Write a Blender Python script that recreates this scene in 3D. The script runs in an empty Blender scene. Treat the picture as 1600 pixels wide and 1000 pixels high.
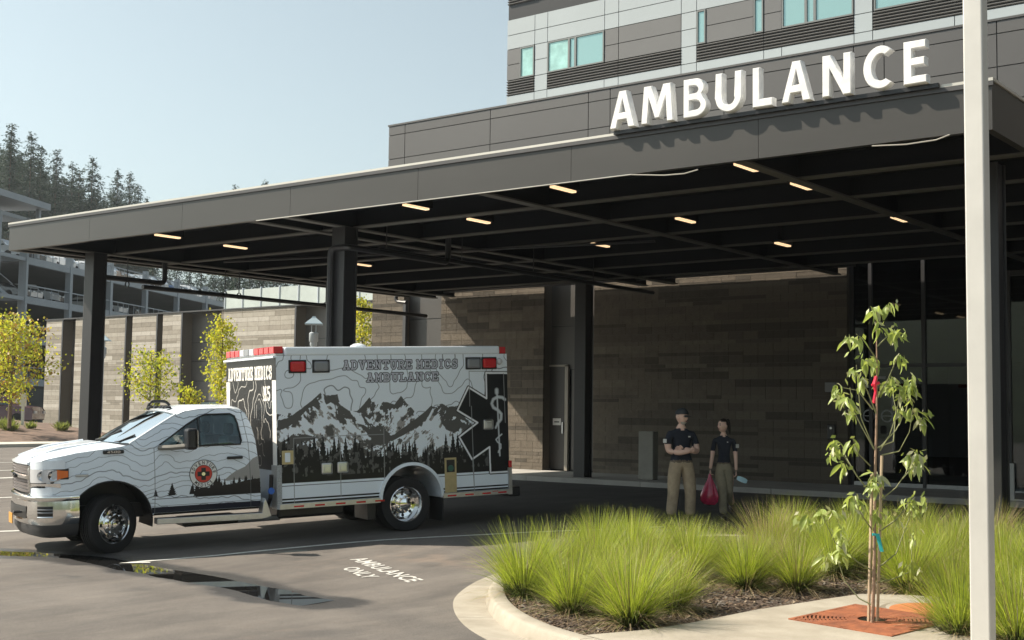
import bpy, bmesh, math, random
import numpy as np
from mathutils import Vector, Matrix, noise as mnoise
from mathutils.geometry import tessellate_polygon
R=math.radians
rnd=random.Random(7)
S=bpy.context.scene
COL=S.collection
# ------------------------------------------------------------------ camera
F=1976.15; CAMH=1.8
PITCH,ROLL,YAW=R(4.158),R(0.785),R(37.925)
cp,sp,cr,sr=math.cos(PITCH),math.sin(PITCH),math.cos(ROLL),math.sin(ROLL)
_W=np.array([[math.cos(YAW),math.sin(YAW),0],[0,0,-1],[-math.sin(YAW),math.cos(YAW),0]])
_M=np.array([[cr,-sr,0],[sr,cr,0],[0,0,1]])@np.array([[1,0,0],[0,cp,sp],[0,-sp,cp]])@_W
cam=bpy.data.objects.new('camera',bpy.data.cameras.new('camera')); COL.objects.link(cam)
cam.data.sensor_width=36; cam.data.lens=36*F/1600; cam.data.clip_end=3000; cam.data.clip_start=.1
cm=Matrix((tuple(_M[0]),tuple(-_M[1]),tuple(-_M[2]))).transposed().to_4x4()
cm.translation=Vector((0,0,CAMH)); cam.matrix_world=cm
S.camera=cam
# ------------------------------------------------------------------ world and sun
SUNV=Vector((1.0,.5,-1.0)).normalized()            # direction the light travels
sel=math.asin(-SUNV.z); saz=math.atan2(-SUNV.x,-SUNV.y)   # azimuth of the sun clockwise from +Y
w=bpy.data.worlds.new('World'); S.world=w; w.use_nodes=True
nt=w.node_tree; bg=nt.nodes['Background']
sky=nt.nodes.new('ShaderNodeTexSky'); sky.sky_type='NISHITA'; sky.sun_disc=False
sky.sun_elevation=sel; sky.sun_rotation=saz; sky.air_density=1.0; sky.dust_density=2.0; sky.ozone_density=1.0
hsv=nt.nodes.new('ShaderNodeHueSaturation'); hsv.inputs['Saturation'].default_value=.42
nt.links.new(sky.outputs[0],hsv.inputs['Color']); tn=nt.nodes.new('ShaderNodeMixRGB'); tn.blend_type='MULTIPLY'; tn.inputs[0].default_value=1; tn.inputs[2].default_value=(.90,1.0,.97,1); nt.links.new(hsv.outputs[0],tn.inputs[1]); nt.links.new(tn.outputs[0],bg.inputs[0]); bg.inputs[1].default_value=.088
sl=bpy.data.lights.new('sun','SUN'); sl.energy=4.8; sl.angle=R(.6); sl.color=(1,.89,.74)
so=bpy.data.objects.new('sun',sl); COL.objects.link(so); so.rotation_euler=SUNV.to_track_quat('-Z','Y').to_euler()
so.location=(-20,-10,30)
S.view_settings.view_transform='Standard'; S.view_settings.look='None'; S.view_settings.gamma=1
S.view_settings.exposure=.92
# ------------------------------------------------------------------ photo -> place helpers
def ray(px,py): return _M.T@np.array([(px-800)/F,(py-500)/F,1.0])
def onz(px,py,z=0.):
    d=ray(px,py); t=(z-CAMH)/d[2]; return Vector((d[0]*t,d[1]*t,z))
def onv(px,py,v):
    d=ray(px,py); t=v/d[1]; return Vector((d[0]*t,v,CAMH+d[2]*t))
def onu(px,py,u):
    d=ray(px,py); t=u/d[0]; return Vector((u,d[1]*t,CAMH+d[2]*t))
def gz(v):
    t=min(1,max(0,(v-10.0)/8.6)); return -.19+.36*(.5*t+.5*t*t*(3-2*t))
def gp(px,py,dz=0):
    z=0.
    for i in range(50):
        P=onz(px,py,z+dz); z=.6*z+.4*gz(P.y)
    P.z=gz(P.y)+dz; return P
def prj(P):
    c=_M@np.array([P[0],P[1],P[2]-CAMH]); return 800+F*c[0]/c[2],500+F*c[1]/c[2],c[2]
# ------------------------------------------------------------------ materials
MATS={}
def mat(name,col,rough=.6,metal=0,var=0,vscale=5,bump=0,bscale=80,spec=.5,emit=None,alpha=1,trans=0,coat=0,col2=None,stretch=(1,1,1),sub=0):
    if name in MATS: return MATS[name]
    m=bpy.data.materials.new(name); m.use_nodes=True; n=m.node_tree; b=n.nodes['Principled BSDF']
    c=(*col,1)
    b.inputs['Base Color'].default_value=c; b.inputs['Roughness'].default_value=rough; b.inputs['Metallic'].default_value=metal
    b.inputs['Specular IOR Level'].default_value=spec
    if coat: b.inputs['Coat Weight'].default_value=coat; b.inputs['Coat Roughness'].default_value=.05
    if trans: b.inputs['Transmission Weight'].default_value=trans
    if emit: b.inputs['Emission Color'].default_value=(*emit[0],1); b.inputs['Emission Strength'].default_value=emit[1]
    tc=None
    if var or bump:
        tc=n.nodes.new('ShaderNodeTexCoord'); mp=n.nodes.new('ShaderNodeMapping'); mp.inputs['Scale'].default_value=stretch
        n.links.new(tc.outputs['Object'],mp.inputs[0])
    if var:
        t=n.nodes.new('ShaderNodeTexNoise'); t.inputs['Scale'].default_value=vscale; t.inputs['Detail'].default_value=6; t.inputs['Roughness'].default_value=.65
        n.links.new(mp.outputs[0],t.inputs['Vector'])
        r=n.nodes.new('ShaderNodeValToRGB')
        c2=col2 or tuple(x*(1-var) for x in col); c3=tuple(min(1,x*(1+var)) for x in col)
        r.color_ramp.elements[0].position=.3; r.color_ramp.elements[0].color=(*c2,1)
        r.color_ramp.elements[1].position=.7; r.color_ramp.elements[1].color=(*c3,1)
        n.links.new(t.outputs['Fac'],r.inputs[0]); n.links.new(r.outputs[0],b.inputs['Base Color'])
    if bump:
        t=n.nodes.new('ShaderNodeTexNoise'); t.inputs['Scale'].default_value=bscale; t.inputs['Detail'].default_value=4
        n.links.new(mp.outputs[0],t.inputs['Vector'])
        bb=n.nodes.new('ShaderNodeBump'); bb.inputs['Strength'].default_value=bump; bb.inputs['Distance'].default_value=.02
        n.links.new(t.outputs['Fac'],bb.inputs['Height']); n.links.new(bb.outputs[0],b.inputs['Normal'])
    MATS[name]=m; return m
def leafmat(name,col,col2,tcol,vscale=3,tr=.45,rough=.5):
    m=bpy.data.materials.new(name); m.use_nodes=True; n=m.node_tree; b=n.nodes['Principled BSDF']; out=n.nodes['Material Output']
    tc=n.nodes.new('ShaderNodeTexCoord'); t=n.nodes.new('ShaderNodeTexNoise'); t.inputs['Scale'].default_value=vscale; t.inputs['Detail'].default_value=3
    n.links.new(tc.outputs['Object'],t.inputs['Vector'])
    r=n.nodes.new('ShaderNodeValToRGB'); r.color_ramp.elements[0].position=.35; r.color_ramp.elements[1].position=.65
    r.color_ramp.elements[0].color=(*col,1); r.color_ramp.elements[1].color=(*col2,1)
    n.links.new(t.outputs['Fac'],r.inputs[0]); n.links.new(r.outputs[0],b.inputs['Base Color']); b.inputs['Roughness'].default_value=rough
    tl=n.nodes.new('ShaderNodeBsdfTranslucent'); tl.inputs[0].default_value=(*tcol,1)
    mx=n.nodes.new('ShaderNodeMixShader'); mx.inputs[0].default_value=tr
    n.links.new(b.outputs[0],mx.inputs[1]); n.links.new(tl.outputs[0],mx.inputs[2]); n.links.new(mx.outputs[0],out.inputs[0])
    MATS[name]=m; return m
def glassmat(name,tint,refl=.12,rough=.02,clear=.8):
    m=bpy.data.materials.new(name); m.use_nodes=True; n=m.node_tree; out=n.nodes['Material Output']; n.nodes.remove(n.nodes['Principled BSDF'])
    g=n.nodes.new('ShaderNodeBsdfGlossy'); g.inputs['Roughness'].default_value=rough; g.inputs[0].default_value=(.9,.95,.97,1)
    t=n.nodes.new('ShaderNodeBsdfTransparent'); t.inputs[0].default_value=(*tint,1)
    fr=n.nodes.new('ShaderNodeFresnel'); fr.inputs[0].default_value=1.5
    ad=n.nodes.new('ShaderNodeMath'); ad.operation='ADD'; ad.inputs[1].default_value=refl
    mx=n.nodes.new('ShaderNodeMixShader'); n.links.new(fr.outputs[0],ad.inputs[0]); n.links.new(ad.outputs[0],mx.inputs[0])
    n.links.new(t.outputs[0],mx.inputs[1]); n.links.new(g.outputs[0],mx.inputs[2]); n.links.new(mx.outputs[0],out.inputs[0])
    MATS[name]=m; return m
# ------------------------------------------------------------------ mesh builder
class MB:
    def __init__(s): s.v=[]; s.f=[]; s.m=[]; s.mats=[]
    def mi(s,m):
        if m not in s.mats: s.mats.append(m)
        return s.mats.index(m)
    def add(s,vs,fs,m=None):
        k=len(s.v); s.v+= [tuple(x) for x in vs]; s.f+=[tuple(i+k for i in f) for f in fs]
        i=s.mi(m) if m else 0
        s.m+=[i]*len(fs); return s
    def box(s,a,b,m=None,mtx=None):
        x0,y0,z0=a; x1,y1,z1=b
        vs=[(x0,y0,z0),(x1,y0,z0),(x1,y1,z0),(x0,y1,z0),(x0,y0,z1),(x1,y0,z1),(x1,y1,z1),(x0,y1,z1)]
        if mtx: vs=[mtx@Vector(v) for v in vs]
        return s.add(vs,[(0,3,2,1),(4,5,6,7),(0,1,5,4),(1,2,6,5),(2,3,7,6),(3,0,4,7)],m)
    def tube(s,pts,r,n=8,m=None,cap=True):
        pts=[Vector(p) for p in pts]; rr=r if isinstance(r,(list,tuple)) else [r]*len(pts)
        vs=[];fs=[]; up=None
        for i,p in enumerate(pts):
            d=(pts[min(i+1,len(pts)-1)]-pts[max(i-1,0)])
            if d.length<1e-9: d=Vector((0,0,1))
            d.normalize()
            if up is None: up=Vector((0,0,1)) if abs(d.z)<.9 else Vector((1,0,0))
            a=(up-d*up.dot(d)); 
            if a.length<1e-4: a=d.orthogonal()
            a.normalize(); up=a; b=d.cross(a)
            for j in range(n):
                t=2*math.pi*j/n; vs.append(p+(a*math.cos(t)+b*math.sin(t))*rr[i])
        for i in range(len(pts)-1):
            for j in range(n):
                k=(j+1)%n; fs.append((i*n+j,i*n+k,(i+1)*n+k,(i+1)*n+j))
        if cap: fs.append(tuple(range(n))[::-1]); fs.append(tuple((len(pts)-1)*n+j for j in range(n)))
        return s.add(vs,fs,m)
    def lathe(s,prof,n=24,c=(0,0,0),axis='Z',m=None,close=False):
        vs=[];fs=[]
        for (r,h) in prof:
            for j in range(n):
                t=2*math.pi*j/n; x,y=r*math.cos(t),r*math.sin(t)
                v={'Z':(x,y,h),'Y':(x,h,y),'X':(h,x,y)}[axis]; vs.append((v[0]+c[0],v[1]+c[1],v[2]+c[2]))
        k=len(prof)
        for i in range(k if close else k-1):
            for j in range(n):
                a=i*n+j; b=i*n+(j+1)%n; c2=((i+1)%k)*n+(j+1)%n; d=((i+1)%k)*n+j; fs.append((a,b,c2,d))
        return s.add(vs,fs,m)
    def prism(s,poly,fn,d0,d1,m=None):
        """poly 2D, fn(a,b,d)->3D"""
        n=len(poly); vs=[fn(a,b,d0) for a,b in poly]+[fn(a,b,d1) for a,b in poly]
        tr=tessellate_polygon([[Vector((a,b,0)) for a,b in poly]])
        fs=[tuple(t) for t in tr]+[tuple(i+n for i in reversed(t)) for t in tr]+[(i,(i+1)%n,(i+1)%n+n,i+n) for i in range(n)]
        return s.add(vs,fs,m)
    def build(s,name,m=None,parent=None,smooth=False,bevel=0,seg=2,loc=None,norm=False):
        me=bpy.data.meshes.new(name); me.from_pydata([tuple(v) for v in s.v],[],s.f)
        if s.mats:
            for q in s.mats: me.materials.append(q)
            me.polygons.foreach_set('material_index',s.m)
        elif m: me.materials.append(m)
        if norm or bevel:
            bm=bmesh.new(); bm.from_mesh(me)
            bmesh.ops.remove_doubles(bm,verts=bm.verts,dist=1e-5)
            bmesh.ops.recalc_face_normals(bm,faces=bm.faces)
            if bevel:
                es=[e for e in bm.edges if len(e.link_faces)==2 and e.calc_face_angle(0)>.6]
                bmesh.ops.bevel(bm,geom=es,offset=bevel,segments=seg,affect='EDGES',profile=.5)
            bm.to_mesh(me); bm.free()
        if smooth:
            me.polygons.foreach_set('use_smooth',[True]*len(me.polygons))
            try: me.set_sharp_from_angle(angle=R(38))
            except Exception: pass
        me.update()
        return link(name,me,parent,loc)
def link(name,me,parent=None,loc=None):
    o=bpy.data.objects.new(name,me); COL.objects.link(o)
    if parent: o.parent=parent
    if loc: o.location=loc
    return o
def tag(o,label=None,cat=None,group=None,kind=None):
    if label: o['label']=label
    if cat: o['category']=cat
    if group: o['group']=group
    if kind: o['kind']=kind
    return o
def empty(name,loc=(0,0,0),label=None,cat=None,group=None,rz=0):
    o=bpy.data.objects.new(name,None); COL.objects.link(o); o.location=loc; o.rotation_euler=(0,0,rz); o.empty_display_size=.1
    return tag(o,label,cat,group)
def copy_tree(o,parent=None):
    c=o.copy(); COL.objects.link(c); c.parent=parent
    for ch in list(o.children): copy_tree(ch,c)
    return c
def boxo(name,a,b,m,parent=None,bevel=0):
    return MB().box(a,b).build(name,m,parent,bevel=bevel)
FONT=None
def textmesh(s,size,ext=0,bevel=0,off=0,shear=0,spacing=1,align='LEFT',res=4):
    cu=bpy.data.curves.new('t','FONT'); cu.body=s; cu.size=size; cu.extrude=ext; cu.bevel_depth=bevel; cu.offset=off; cu.shear=shear
    cu.space_character=spacing; cu.align_x=align; cu.resolution_u=res
    ob=bpy.data.objects.new('t',cu); COL.objects.link(ob)
    dg=bpy.context.evaluated_depsgraph_get(); dg.update()
    me=bpy.data.meshes.new_from_object(ob.evaluated_get(dg)); bpy.data.objects.remove(ob); 
    return me
def fitmesh(me,x0,x1,y0,y1):
    """scale a text mesh so that its outline fills the rectangle (local xy)"""
    n=len(me.vertices); a=np.empty(n*3); me.vertices.foreach_get('co',a); a=a.reshape(-1,3)
    mn=a.min(0); mx=a.max(0)
    a[:,0]=x0+(a[:,0]-mn[0])/(mx[0]-mn[0])*(x1-x0); a[:,1]=y0+(a[:,1]-mn[1])/(mx[1]-mn[1])*(y1-y0)
    me.vertices.foreach_set('co',a.ravel()); me.update(); return me
def mapmesh(me,fn):
    for v in me.vertices: v.co=fn(*v.co)
    me.update(); return me
# shared materials
M_dark=mat('charcoal_steel_paint',(.055,.055,.058),.45,var=.12,vscale=.6)
M_fascia=mat('fascia_panel_paint',(.040,.038,.0355),.38,var=.10,vscale=.35,stretch=(1,1,4))
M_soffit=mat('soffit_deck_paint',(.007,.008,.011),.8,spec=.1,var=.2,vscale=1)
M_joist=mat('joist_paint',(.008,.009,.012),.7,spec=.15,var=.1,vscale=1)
M_flange=mat('joist_flange_paint',(.10,.098,.09),.6,spec=.2,var=.1,vscale=1)
M_coping=mat('coping_metal',(.55,.53,.48),.35,metal=.3,var=.08,vscale=1)
M_blk=mat('black_paint',(.012,.012,.014),.35)
M_rub=mat('black_rubber',(.014,.014,.015),.75,var=.3,vscale=8,bump=.3,bscale=60)
M_conc=mat('curb_concrete',(.33,.30,.25),.85,var=.22,vscale=2.2,bump=.4,bscale=120,col2=(.27,.24,.19))
M_walk=mat('sidewalk_concrete',(.36,.35,.33),.85,var=.15,vscale=1.2,bump=.3,bscale=100)
M_chrome=mat('chrome',(.82,.82,.82),.07,metal=1)
M_alu=mat('brushed_aluminium',(.55,.56,.57),.3,metal=.9,var=.1,vscale=10)
M_white=mat('ambulance_white_paint',(.79,.86,.93),.25,coat=.6)
M_galv=mat('galvanised_steel',(.42,.46,.50),.45,metal=.3,var=.12,vscale=1.5)
M_red=mat('red_lens',(.55,.012,.02),.15,coat=.7)
M_clear=mat('clear_lens',(.55,.56,.58),.1,coat=.8)
M_grey=mat('grey_lens',(.22,.23,.25),.2,coat=.6)
M_amber=mat('amber_lens',(.75,.16,.02),.2,coat=.6)
M_bark=mat('bark',(.17,.12,.085),.9,var=.35,vscale=12,bump=.8,bscale=40)
# ==================================================================== GROUND
PUD=[(26,861),(90,861),(150,868),(215,876),(300,890),(360,903),(415,914),(432,920),(400,924),(430,929),(505,941),(440,942),(385,936),(330,922),(270,908),(215,897),(165,887),(110,876),(60,869)]
PUDW=[gp(*q) for q in PUD]
PUDC=[gp(*q) for q in ((-40,862),(60,866),(130,870),(200,884),(300,902),(400,920),(455,935),(500,941))]
def polydist(x,y,pts):
    d=np.full(x.shape,1e9)
    for a,b in zip(pts[:-1],pts[1:]):
        ax,ay=a.x,a.y; bx,by=b.x-ax,b.y-ay; L=bx*bx+by*by
        t=np.clip(((x-ax)*bx+(y-ay)*by)/L,0,1); d=np.minimum(d,np.hypot(x-ax-t*bx,y-ay-t*by))
    return d
def vnoise(x,y,seed=0):
    r=np.random.RandomState(seed); T=r.rand(256,256)
    xi=np.floor(x).astype(int); yi=np.floor(y).astype(int); fx=x-xi; fy=y-yi
    fx=fx*fx*(3-2*fx); fy=fy*fy*(3-2*fy)
    g=lambda i,j:T[i%256,j%256]
    return (g(xi,yi)*(1-fx)+g(xi+1,yi)*fx)*(1-fy)+(g(xi,yi+1)*(1-fx)+g(xi+1,yi+1)*fx)*fy
def fbm(x,y,seed=0,o=4,g=.5):
    s=0;a=1;t=0
    for k in range(o): s=s+a*vnoise(x*2**k+17*k,y*2**k+9*k,seed+k); t+=a; a*=g
    return s/t
def asphalt():
    m=bpy.data.materials.new('asphalt'); m.use_nodes=True; n=m.node_tree; b=n.nodes['Principled BSDF']
    tc=n.nodes.new('ShaderNodeTexCoord')
    def no(scale,det=5,ro=.6,st=None):
        t=n.nodes.new('ShaderNodeTexNoise'); t.inputs['Scale'].default_value=scale; t.inputs['Detail'].default_value=det; t.inputs['Roughness'].default_value=ro
        if st:
            mp=n.nodes.new('ShaderNodeMapping'); mp.inputs['Scale'].default_value=st; n.links.new(tc.outputs['Object'],mp.inputs[0]); n.links.new(mp.outputs[0],t.inputs[0])
        else: n.links.new(tc.outputs['Object'],t.inputs[0])
        return t
    def ramp(src,stops):
        r=n.nodes.new('ShaderNodeValToRGB'); e=r.color_ramp.elements
        e[0].position,e[0].color=stops[0][0],(*stops[0][1],1); e[1].position,e[1].color=stops[1][0],(*stops[1][1],1)
        for p,c in stops[2:]:
            q=e.new(p); q.color=(*c,1)
        n.links.new(src,r.inputs[0]); return r
    big=ramp(no(.55,6,.6).outputs['Fac'],[(.35,(.133,.121,.111)),(.68,(.184,.169,.155))])
    fine=ramp(no(160,3,.7).outputs['Fac'],[(.3,(.5,.5,.5)),(.7,(1.45,1.45,1.45))])
    mul=n.nodes.new('ShaderNodeMixRGB'); mul.blend_type='MULTIPLY'; mul.inputs[0].default_value=1
    n.links.new(big.outputs[0],mul.inputs[1]); n.links.new(fine.outputs[0],mul.inputs[2])
    st=ramp(no(2.2,5,.7,(1,.25,1)).outputs['Fac'],[(.3,(.72,.72,.73)),(.75,(1.16,1.14,1.11))])
    mul2=n.nodes.new('ShaderNodeMixRGB'); mul2.blend_type='MULTIPLY'; mul2.inputs[0].default_value=1
    n.links.new(mul.outputs[0],mul2.inputs[1]); n.links.new(st.outputs[0],mul2.inputs[2])
    at=n.nodes.new('ShaderNodeAttribute'); at.attribute_name='wet'
    sep=n.nodes.new('ShaderNodeSeparateColor'); n.links.new(at.outputs['Color'],sep.inputs[0])
    wm=n.nodes.new('ShaderNodeMixRGB'); wm.blend_type='MULTIPLY'; wm.inputs[2].default_value=(.46,.49,.53,1)
    n.links.new(sep.outputs[0],wm.inputs[0]); n.links.new(mul2.outputs[0],wm.inputs[1])
    pm=n.nodes.new('ShaderNodeMixRGB'); pm.blend_type='MULTIPLY'; pm.inputs[2].default_value=(1.5,1.34,1.22,1)
    n.links.new(sep.outputs[1],pm.inputs[0]); n.links.new(wm.outputs[0],pm.inputs[1])
    canopy_shade_mul=n.nodes.new('ShaderNodeMixRGB'); canopy_shade_mul.blend_type='MULTIPLY'; canopy_shade_mul.inputs[2].default_value=(.50,.54,.60,1)  # canopy shade put into the asphalt colour
    n.links.new(sep.outputs[2],canopy_shade_mul.inputs[0]); n.links.new(pm.outputs[0],canopy_shade_mul.inputs[1])
    n.links.new(canopy_shade_mul.outputs[0],b.inputs['Base Color'])
    rr=n.nodes.new('ShaderNodeMapRange'); rr.inputs[3].default_value=.9; rr.inputs[4].default_value=.35
    n.links.new(sep.outputs[0],rr.inputs[0]); n.links.new(rr.outputs[0],b.inputs['Roughness'])
    b.inputs['Specular IOR Level'].default_value=.3
    bp=n.nodes.new('ShaderNodeBump'); bp.inputs['Strength'].default_value=.6; bp.inputs['Distance'].default_value=.015
    n.links.new(no(110,4,.7).outputs['Fac'],bp.inputs['Height']); n.links.new(bp.outputs[0],b.inputs['Normal'])
    MATS['asphalt']=m; return m
M_asph=asphalt()
def axis(lo,hi,step,far):
    a=list(np.arange(lo,hi+1e-6,step)); k=step; x=hi
    while x<far: k*=1.7; x=min(x+k,far); a.append(x)
    k=step; x=lo; pre=[]
    while x>-far: k*=1.7; x=max(x-k,-far); pre.append(x)
    return np.array(pre[::-1]+a)
us=axis(-24,2,.09,900); vs_=axis(4,20,.09,900)
U,V=np.meshgrid(us,vs_); 
tt=np.clip((V-10)/8.6,0,1); Z=-.19+.36*(.5*tt+.5*tt*tt*(3-2*tt))
pd=polydist(U,V,PUDC); near=np.exp(-(pd/1.0)**2)
Z+= -.0105*np.exp(-(pd/(.17+.13*fbm(U*1.1,V*1.1,47)))**2)+.007*(fbm(U*1.6,V*1.6,44,4)-.5)*np.exp(-(pd/.8)**2)
me=bpy.data.meshes.new('road'); nu,nv=len(us),len(vs_)
me.vertices.add(nu*nv); me.vertices.foreach_set('co',np.stack([U,V,Z],-1).astype(np.float32).ravel())
ii=(np.arange(nv-1)[:,None]*nu+np.arange(nu-1)[None,:]).ravel()
loops=np.stack([ii,ii+1,ii+nu+1,ii+nu],-1).ravel()
me.loops.add(len(loops)); me.loops.foreach_set('vertex_index',loops.astype(np.int32))
me.polygons.add(len(ii)); me.polygons.foreach_set('loop_start',np.arange(len(ii),dtype=np.int32)*4)
me.update(calc_edges=True); me.validate()
at=me.color_attributes.new('wet','FLOAT_COLOR','POINT')  # channels: wetness and stains, pale specks, painted canopy shade
edge=.40+.55*(fbm(U*1.3,V*1.3,3)-.45)+.16*(fbm(U*5,V*5,8)-.5)
wet=np.clip((edge+.10-pd)/.14,0,1)*(U<-8.1)
# drier fringe running towards the curb
p2=polydist(U,V,[gp(560,950),gp(700,985),gp(820,1010)]); wet=np.maximum(wet,.28*np.clip((.35+.5*(fbm(U*2,V*2,5)-.5)-p2)/.3,0,1))
p3=polydist(U,V,[gp(640,950),gp(700,925),gp(740,915)]); wet=np.maximum(wet,.18*np.clip((.2+.4*(fbm(U*2,V*2,15)-.5)-p3)/.3,0,1))
pk=polydist(U,V,[gp(640,868),gp(780,885)]); pt=np.clip((.5-pk)/.3,0,1)*np.clip((fbm(U*6,V*6,11)-.48)*8,0,1)
pk2=(fbm(U*14,V*14,21)>.66)*np.clip((fbm(U*.7,V*.7,31)-.5)*4,0,1)*.5
crk=np.abs(fbm(U*.45+3*fbm(U*.3,V*.3,91),V*.45,92,5,.55)-.5)<.0022
wet=np.maximum(wet,.5*crk*(pd>.6))
for (qx,qy,qr) in ((-11.2,14.2,.45),(-9.6,13.2,.3),(-12.9,12.4,.5),(-8.3,8.0,.35),(-11.8,8.6,.25),(-10.6,12.0,.22),(-15.5,9.0,.4)): wet=np.maximum(wet,.42*np.clip(1.2-np.hypot(U-qx,V-qy)/qr+1.2*(fbm(U*5,V*5,int(qr*100))-.5),0,1))
for k_,off in ((0,0),(1,.25),(2,1.75),(3,2.0)):
    tr_=np.abs((U+13.2-off)*.92-(V-8)*.39*.0-.9*np.sin((V-6)*.12)); wet=np.maximum(wet,.16*np.clip(1-tr_/.10,0,1)*(fbm(U*2,V*.6,33)>.42)*(V<12))
cc=np.zeros((nu*nv,4),np.float32); cc[:,0]=wet.ravel(); cc[:,1]=np.maximum(pt,pk2).ravel()*.7; cc[:,3]=1
under=np.clip((V-15.2+.5*(fbm(U*.8,V*.8,61)-.5))/1.2,0,1)*(U>-24.5)*(U<-2)*(V<26); cc[:,2]=under.ravel()  # painted shade: mask that darkens the asphalt beneath the canopy
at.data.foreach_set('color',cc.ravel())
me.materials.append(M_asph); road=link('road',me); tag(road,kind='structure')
# puddle: still water lying in the low spot
wat=bpy.data.materials.new('puddle_water'); wat.use_nodes=True; b=wat.node_tree.nodes['Principled BSDF']
b.inputs['Base Color'].default_value=(.012,.012,.012,1); b.inputs['Roughness'].default_value=.015; b.inputs['IOR'].default_value=1.45; b.inputs['Specular IOR Level'].default_value=.9
def smooth_poly(pts,k=4):
    n=len(pts); out=[]
    for i in range(n):
        p0,p1,p2,p3=pts[i-1],pts[i],pts[(i+1)%n],pts[(i+2)%n]
        for j in range(k):
            t=j/k; out.append(.5*((2*p1)+(p2-p0)*t+(2*p0-5*p1+4*p2-p3)*t*t+(3*p1-p0-3*p2+p3)*t**3))
    return out
pc=[Vector((p.x,p.y,0)) for p in PUDC]; lft=[];rgt=[]
for i,p in enumerate(pc):
    t=(pc[min(i+1,len(pc)-1)]-pc[max(0,i-1)]).normalized(); nn=Vector((-t.y,t.x,0))*.62; lft.append(p+nn); rgt.append(p-nn)
pw=lft+rgt[::-1]; r2=random.Random(3)
mb=MB(); mb.prism([(p.x,p.y) for p in pw],lambda a,b,d:(a,b,d),-.26,-.1940); o=mb.build('puddle',wat,norm=True); tag(o,kind='structure')
# painted lines
M_line=mat('road_paint',(.62,.62,.58),.7,var=.25,vscale=9)
def gline(name,pts,wd,z=.005):
    pts=[Vector((p.x,p.y,0)) for p in pts]; q=[]
    for a,b2 in zip(pts[:-1],pts[1:]):
        n=max(1,int((b2-a).length/.4)); q+=[a.lerp(b2,i/n) for i in range(n)]
    q.append(pts[-1]); mb=MB(); vs=[];fs=[]
    for i,p in enumerate(q):
        d=(q[min(i+1,len(q)-1)]-q[max(0,i-1)]).normalized(); s=Vector((-d.y,d.x,0))*wd/2
        for sgn in (-1,1):
            c=p+s*sgn; vs.append((c.x,c.y,gz(c.y)+z))
    fs=[(2*i,2*i+1,2*i+3,2*i+2) for i in range(len(q)-1)]
    return tag(mb.add(vs,fs).build(name,M_line),kind='structure')
gline('painted_lane_line',smooth_poly([gp(*q) for q in ((235,879),(330,869),(450,857),(600,844),(750,836),(850,831),(940,828),(1000,826))],4)[:29],.085)
gline('painted_stall_line',[gp(-90,752),gp(40,745)],.10)
for a,b2 in (((-60,724),(60,722)),((-60,738),(60,733.5)),((-60,749),(60,746)),((-60,781),(40,776)),((-80,833),(60,828.5))):
    gline('painted_stall_line',[gp(*a),gp(*b2)],.12)
# AMBULANCE ONLY on the asphalt (read from the right-hand side of the lane)
def ground_text(txt,pa,pb,pc,name):
    """pa = start of baseline, pb = end of baseline, pc = above start"""
    me=textmesh(txt,1,off=.028,res=3,spacing=1.08); fitmesh(me,0,1,0,1)
    A,B,C=gp(*pa),gp(*pb),gp(*pc)
    def fn(x,y,z):
        P=A+(B-A)*x+(C-A)*y; return Vector((P.x,P.y,gz(P.y)+.006))
    mapmesh(me,fn); me.materials.append(mat('stencil_paint',(.52,.51,.48),.7,var=.25,vscale=14)); return tag(link(name,me),kind='structure')
ground_text('AMBULANCE',(546,874.8),(637,911),(570,871.3),'painted_words')
ground_text('ONLY',(533,889),(569,904.8),(557,886),'painted_words')
# sidewalk along the building and its curb
WV=27.1
mb=MB()
for i in range(13):
    u0=-28+i*2.0; mb.box((u0+.006,24.42,.05),(u0+1.994,WV-.0,.30 if False else .275)).f
o=mb.build('sidewalk',M_walk,bevel=.006,seg=1); tag(o,kind='structure')
mb=MB()
for i in range(8):
    u0=-28+i*3.2; mb.box((u0+.004,24.25,.0),(u0+3.196,24.415,.285))
tag(mb.build('kerb',M_walk,bevel=.015,seg=2),kind='structure')
# ==================================================================== BUILDINGS
# block wall helper -------------------------------------------------
TONES=[(.158,.136,.110),(.130,.113,.093),(.098,.087,.073),(.182,.158,.129)]
M_blocks=[mat('split_block_tone_%s'%'abcd'[i],c,.95,spec=.15,var=.16,vscale=7,bump=.7,bscale=50) for i,c in enumerate(TONES)]
M_mortar=mat('mortar',(.15,.13,.105),.95,var=.1,vscale=20)
def unit_box(name,m):
    me=bpy.data.meshes.new(name); b=MB().box((0,0,0),(1,1,1)); me.from_pydata(b.v,[],b.f); me.materials.append(m); return me
BLK=[unit_box('block_tone',m) for m in M_blocks]
def courses(z0,z1,seed,hs=(.19,.095)):
    r=random.Random(seed); z=z0; out=[]
    while z<z1-.02:
        h=hs[0] if r.random()<.52 else hs[1]
        if z+h>z1: h=z1-z
        out.append((z,h)); z+=h
    return out
def wall_blocks(u0,u1,cs,seed,L=.39,J=.008):
    r=random.Random(seed); out=[]
    for (z,h) in cs:
        u=u0; off=r.choice([0,.5]); run=0; tone=0
        first=True
        while u<u1-.01:
            l=L*(off if first and off else 1); first=False
            if u+l>u1-.12: l=u1-u
            if run<=0: run=r.randint(1,5); tone=r.choices([0,1,2,3],[.42,.2,.22,.16])[0]
            out.append((u+J/2,z+J/2,l-J,h-J,tone)); u+=l; run-=1
    return out
hosp=empty('hospital_wing',(-18,WV,.17),'long hospital wing of tan blocks and dark panels behind the ambulance canopy','building')
def loc_in(o,parent): o.parent=parent; o.matrix_parent_inverse=Matrix.Translation(parent.location).inverted(); return o
X=lambda px,v=WV,py=600: onv(px,py,v).x
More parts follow.
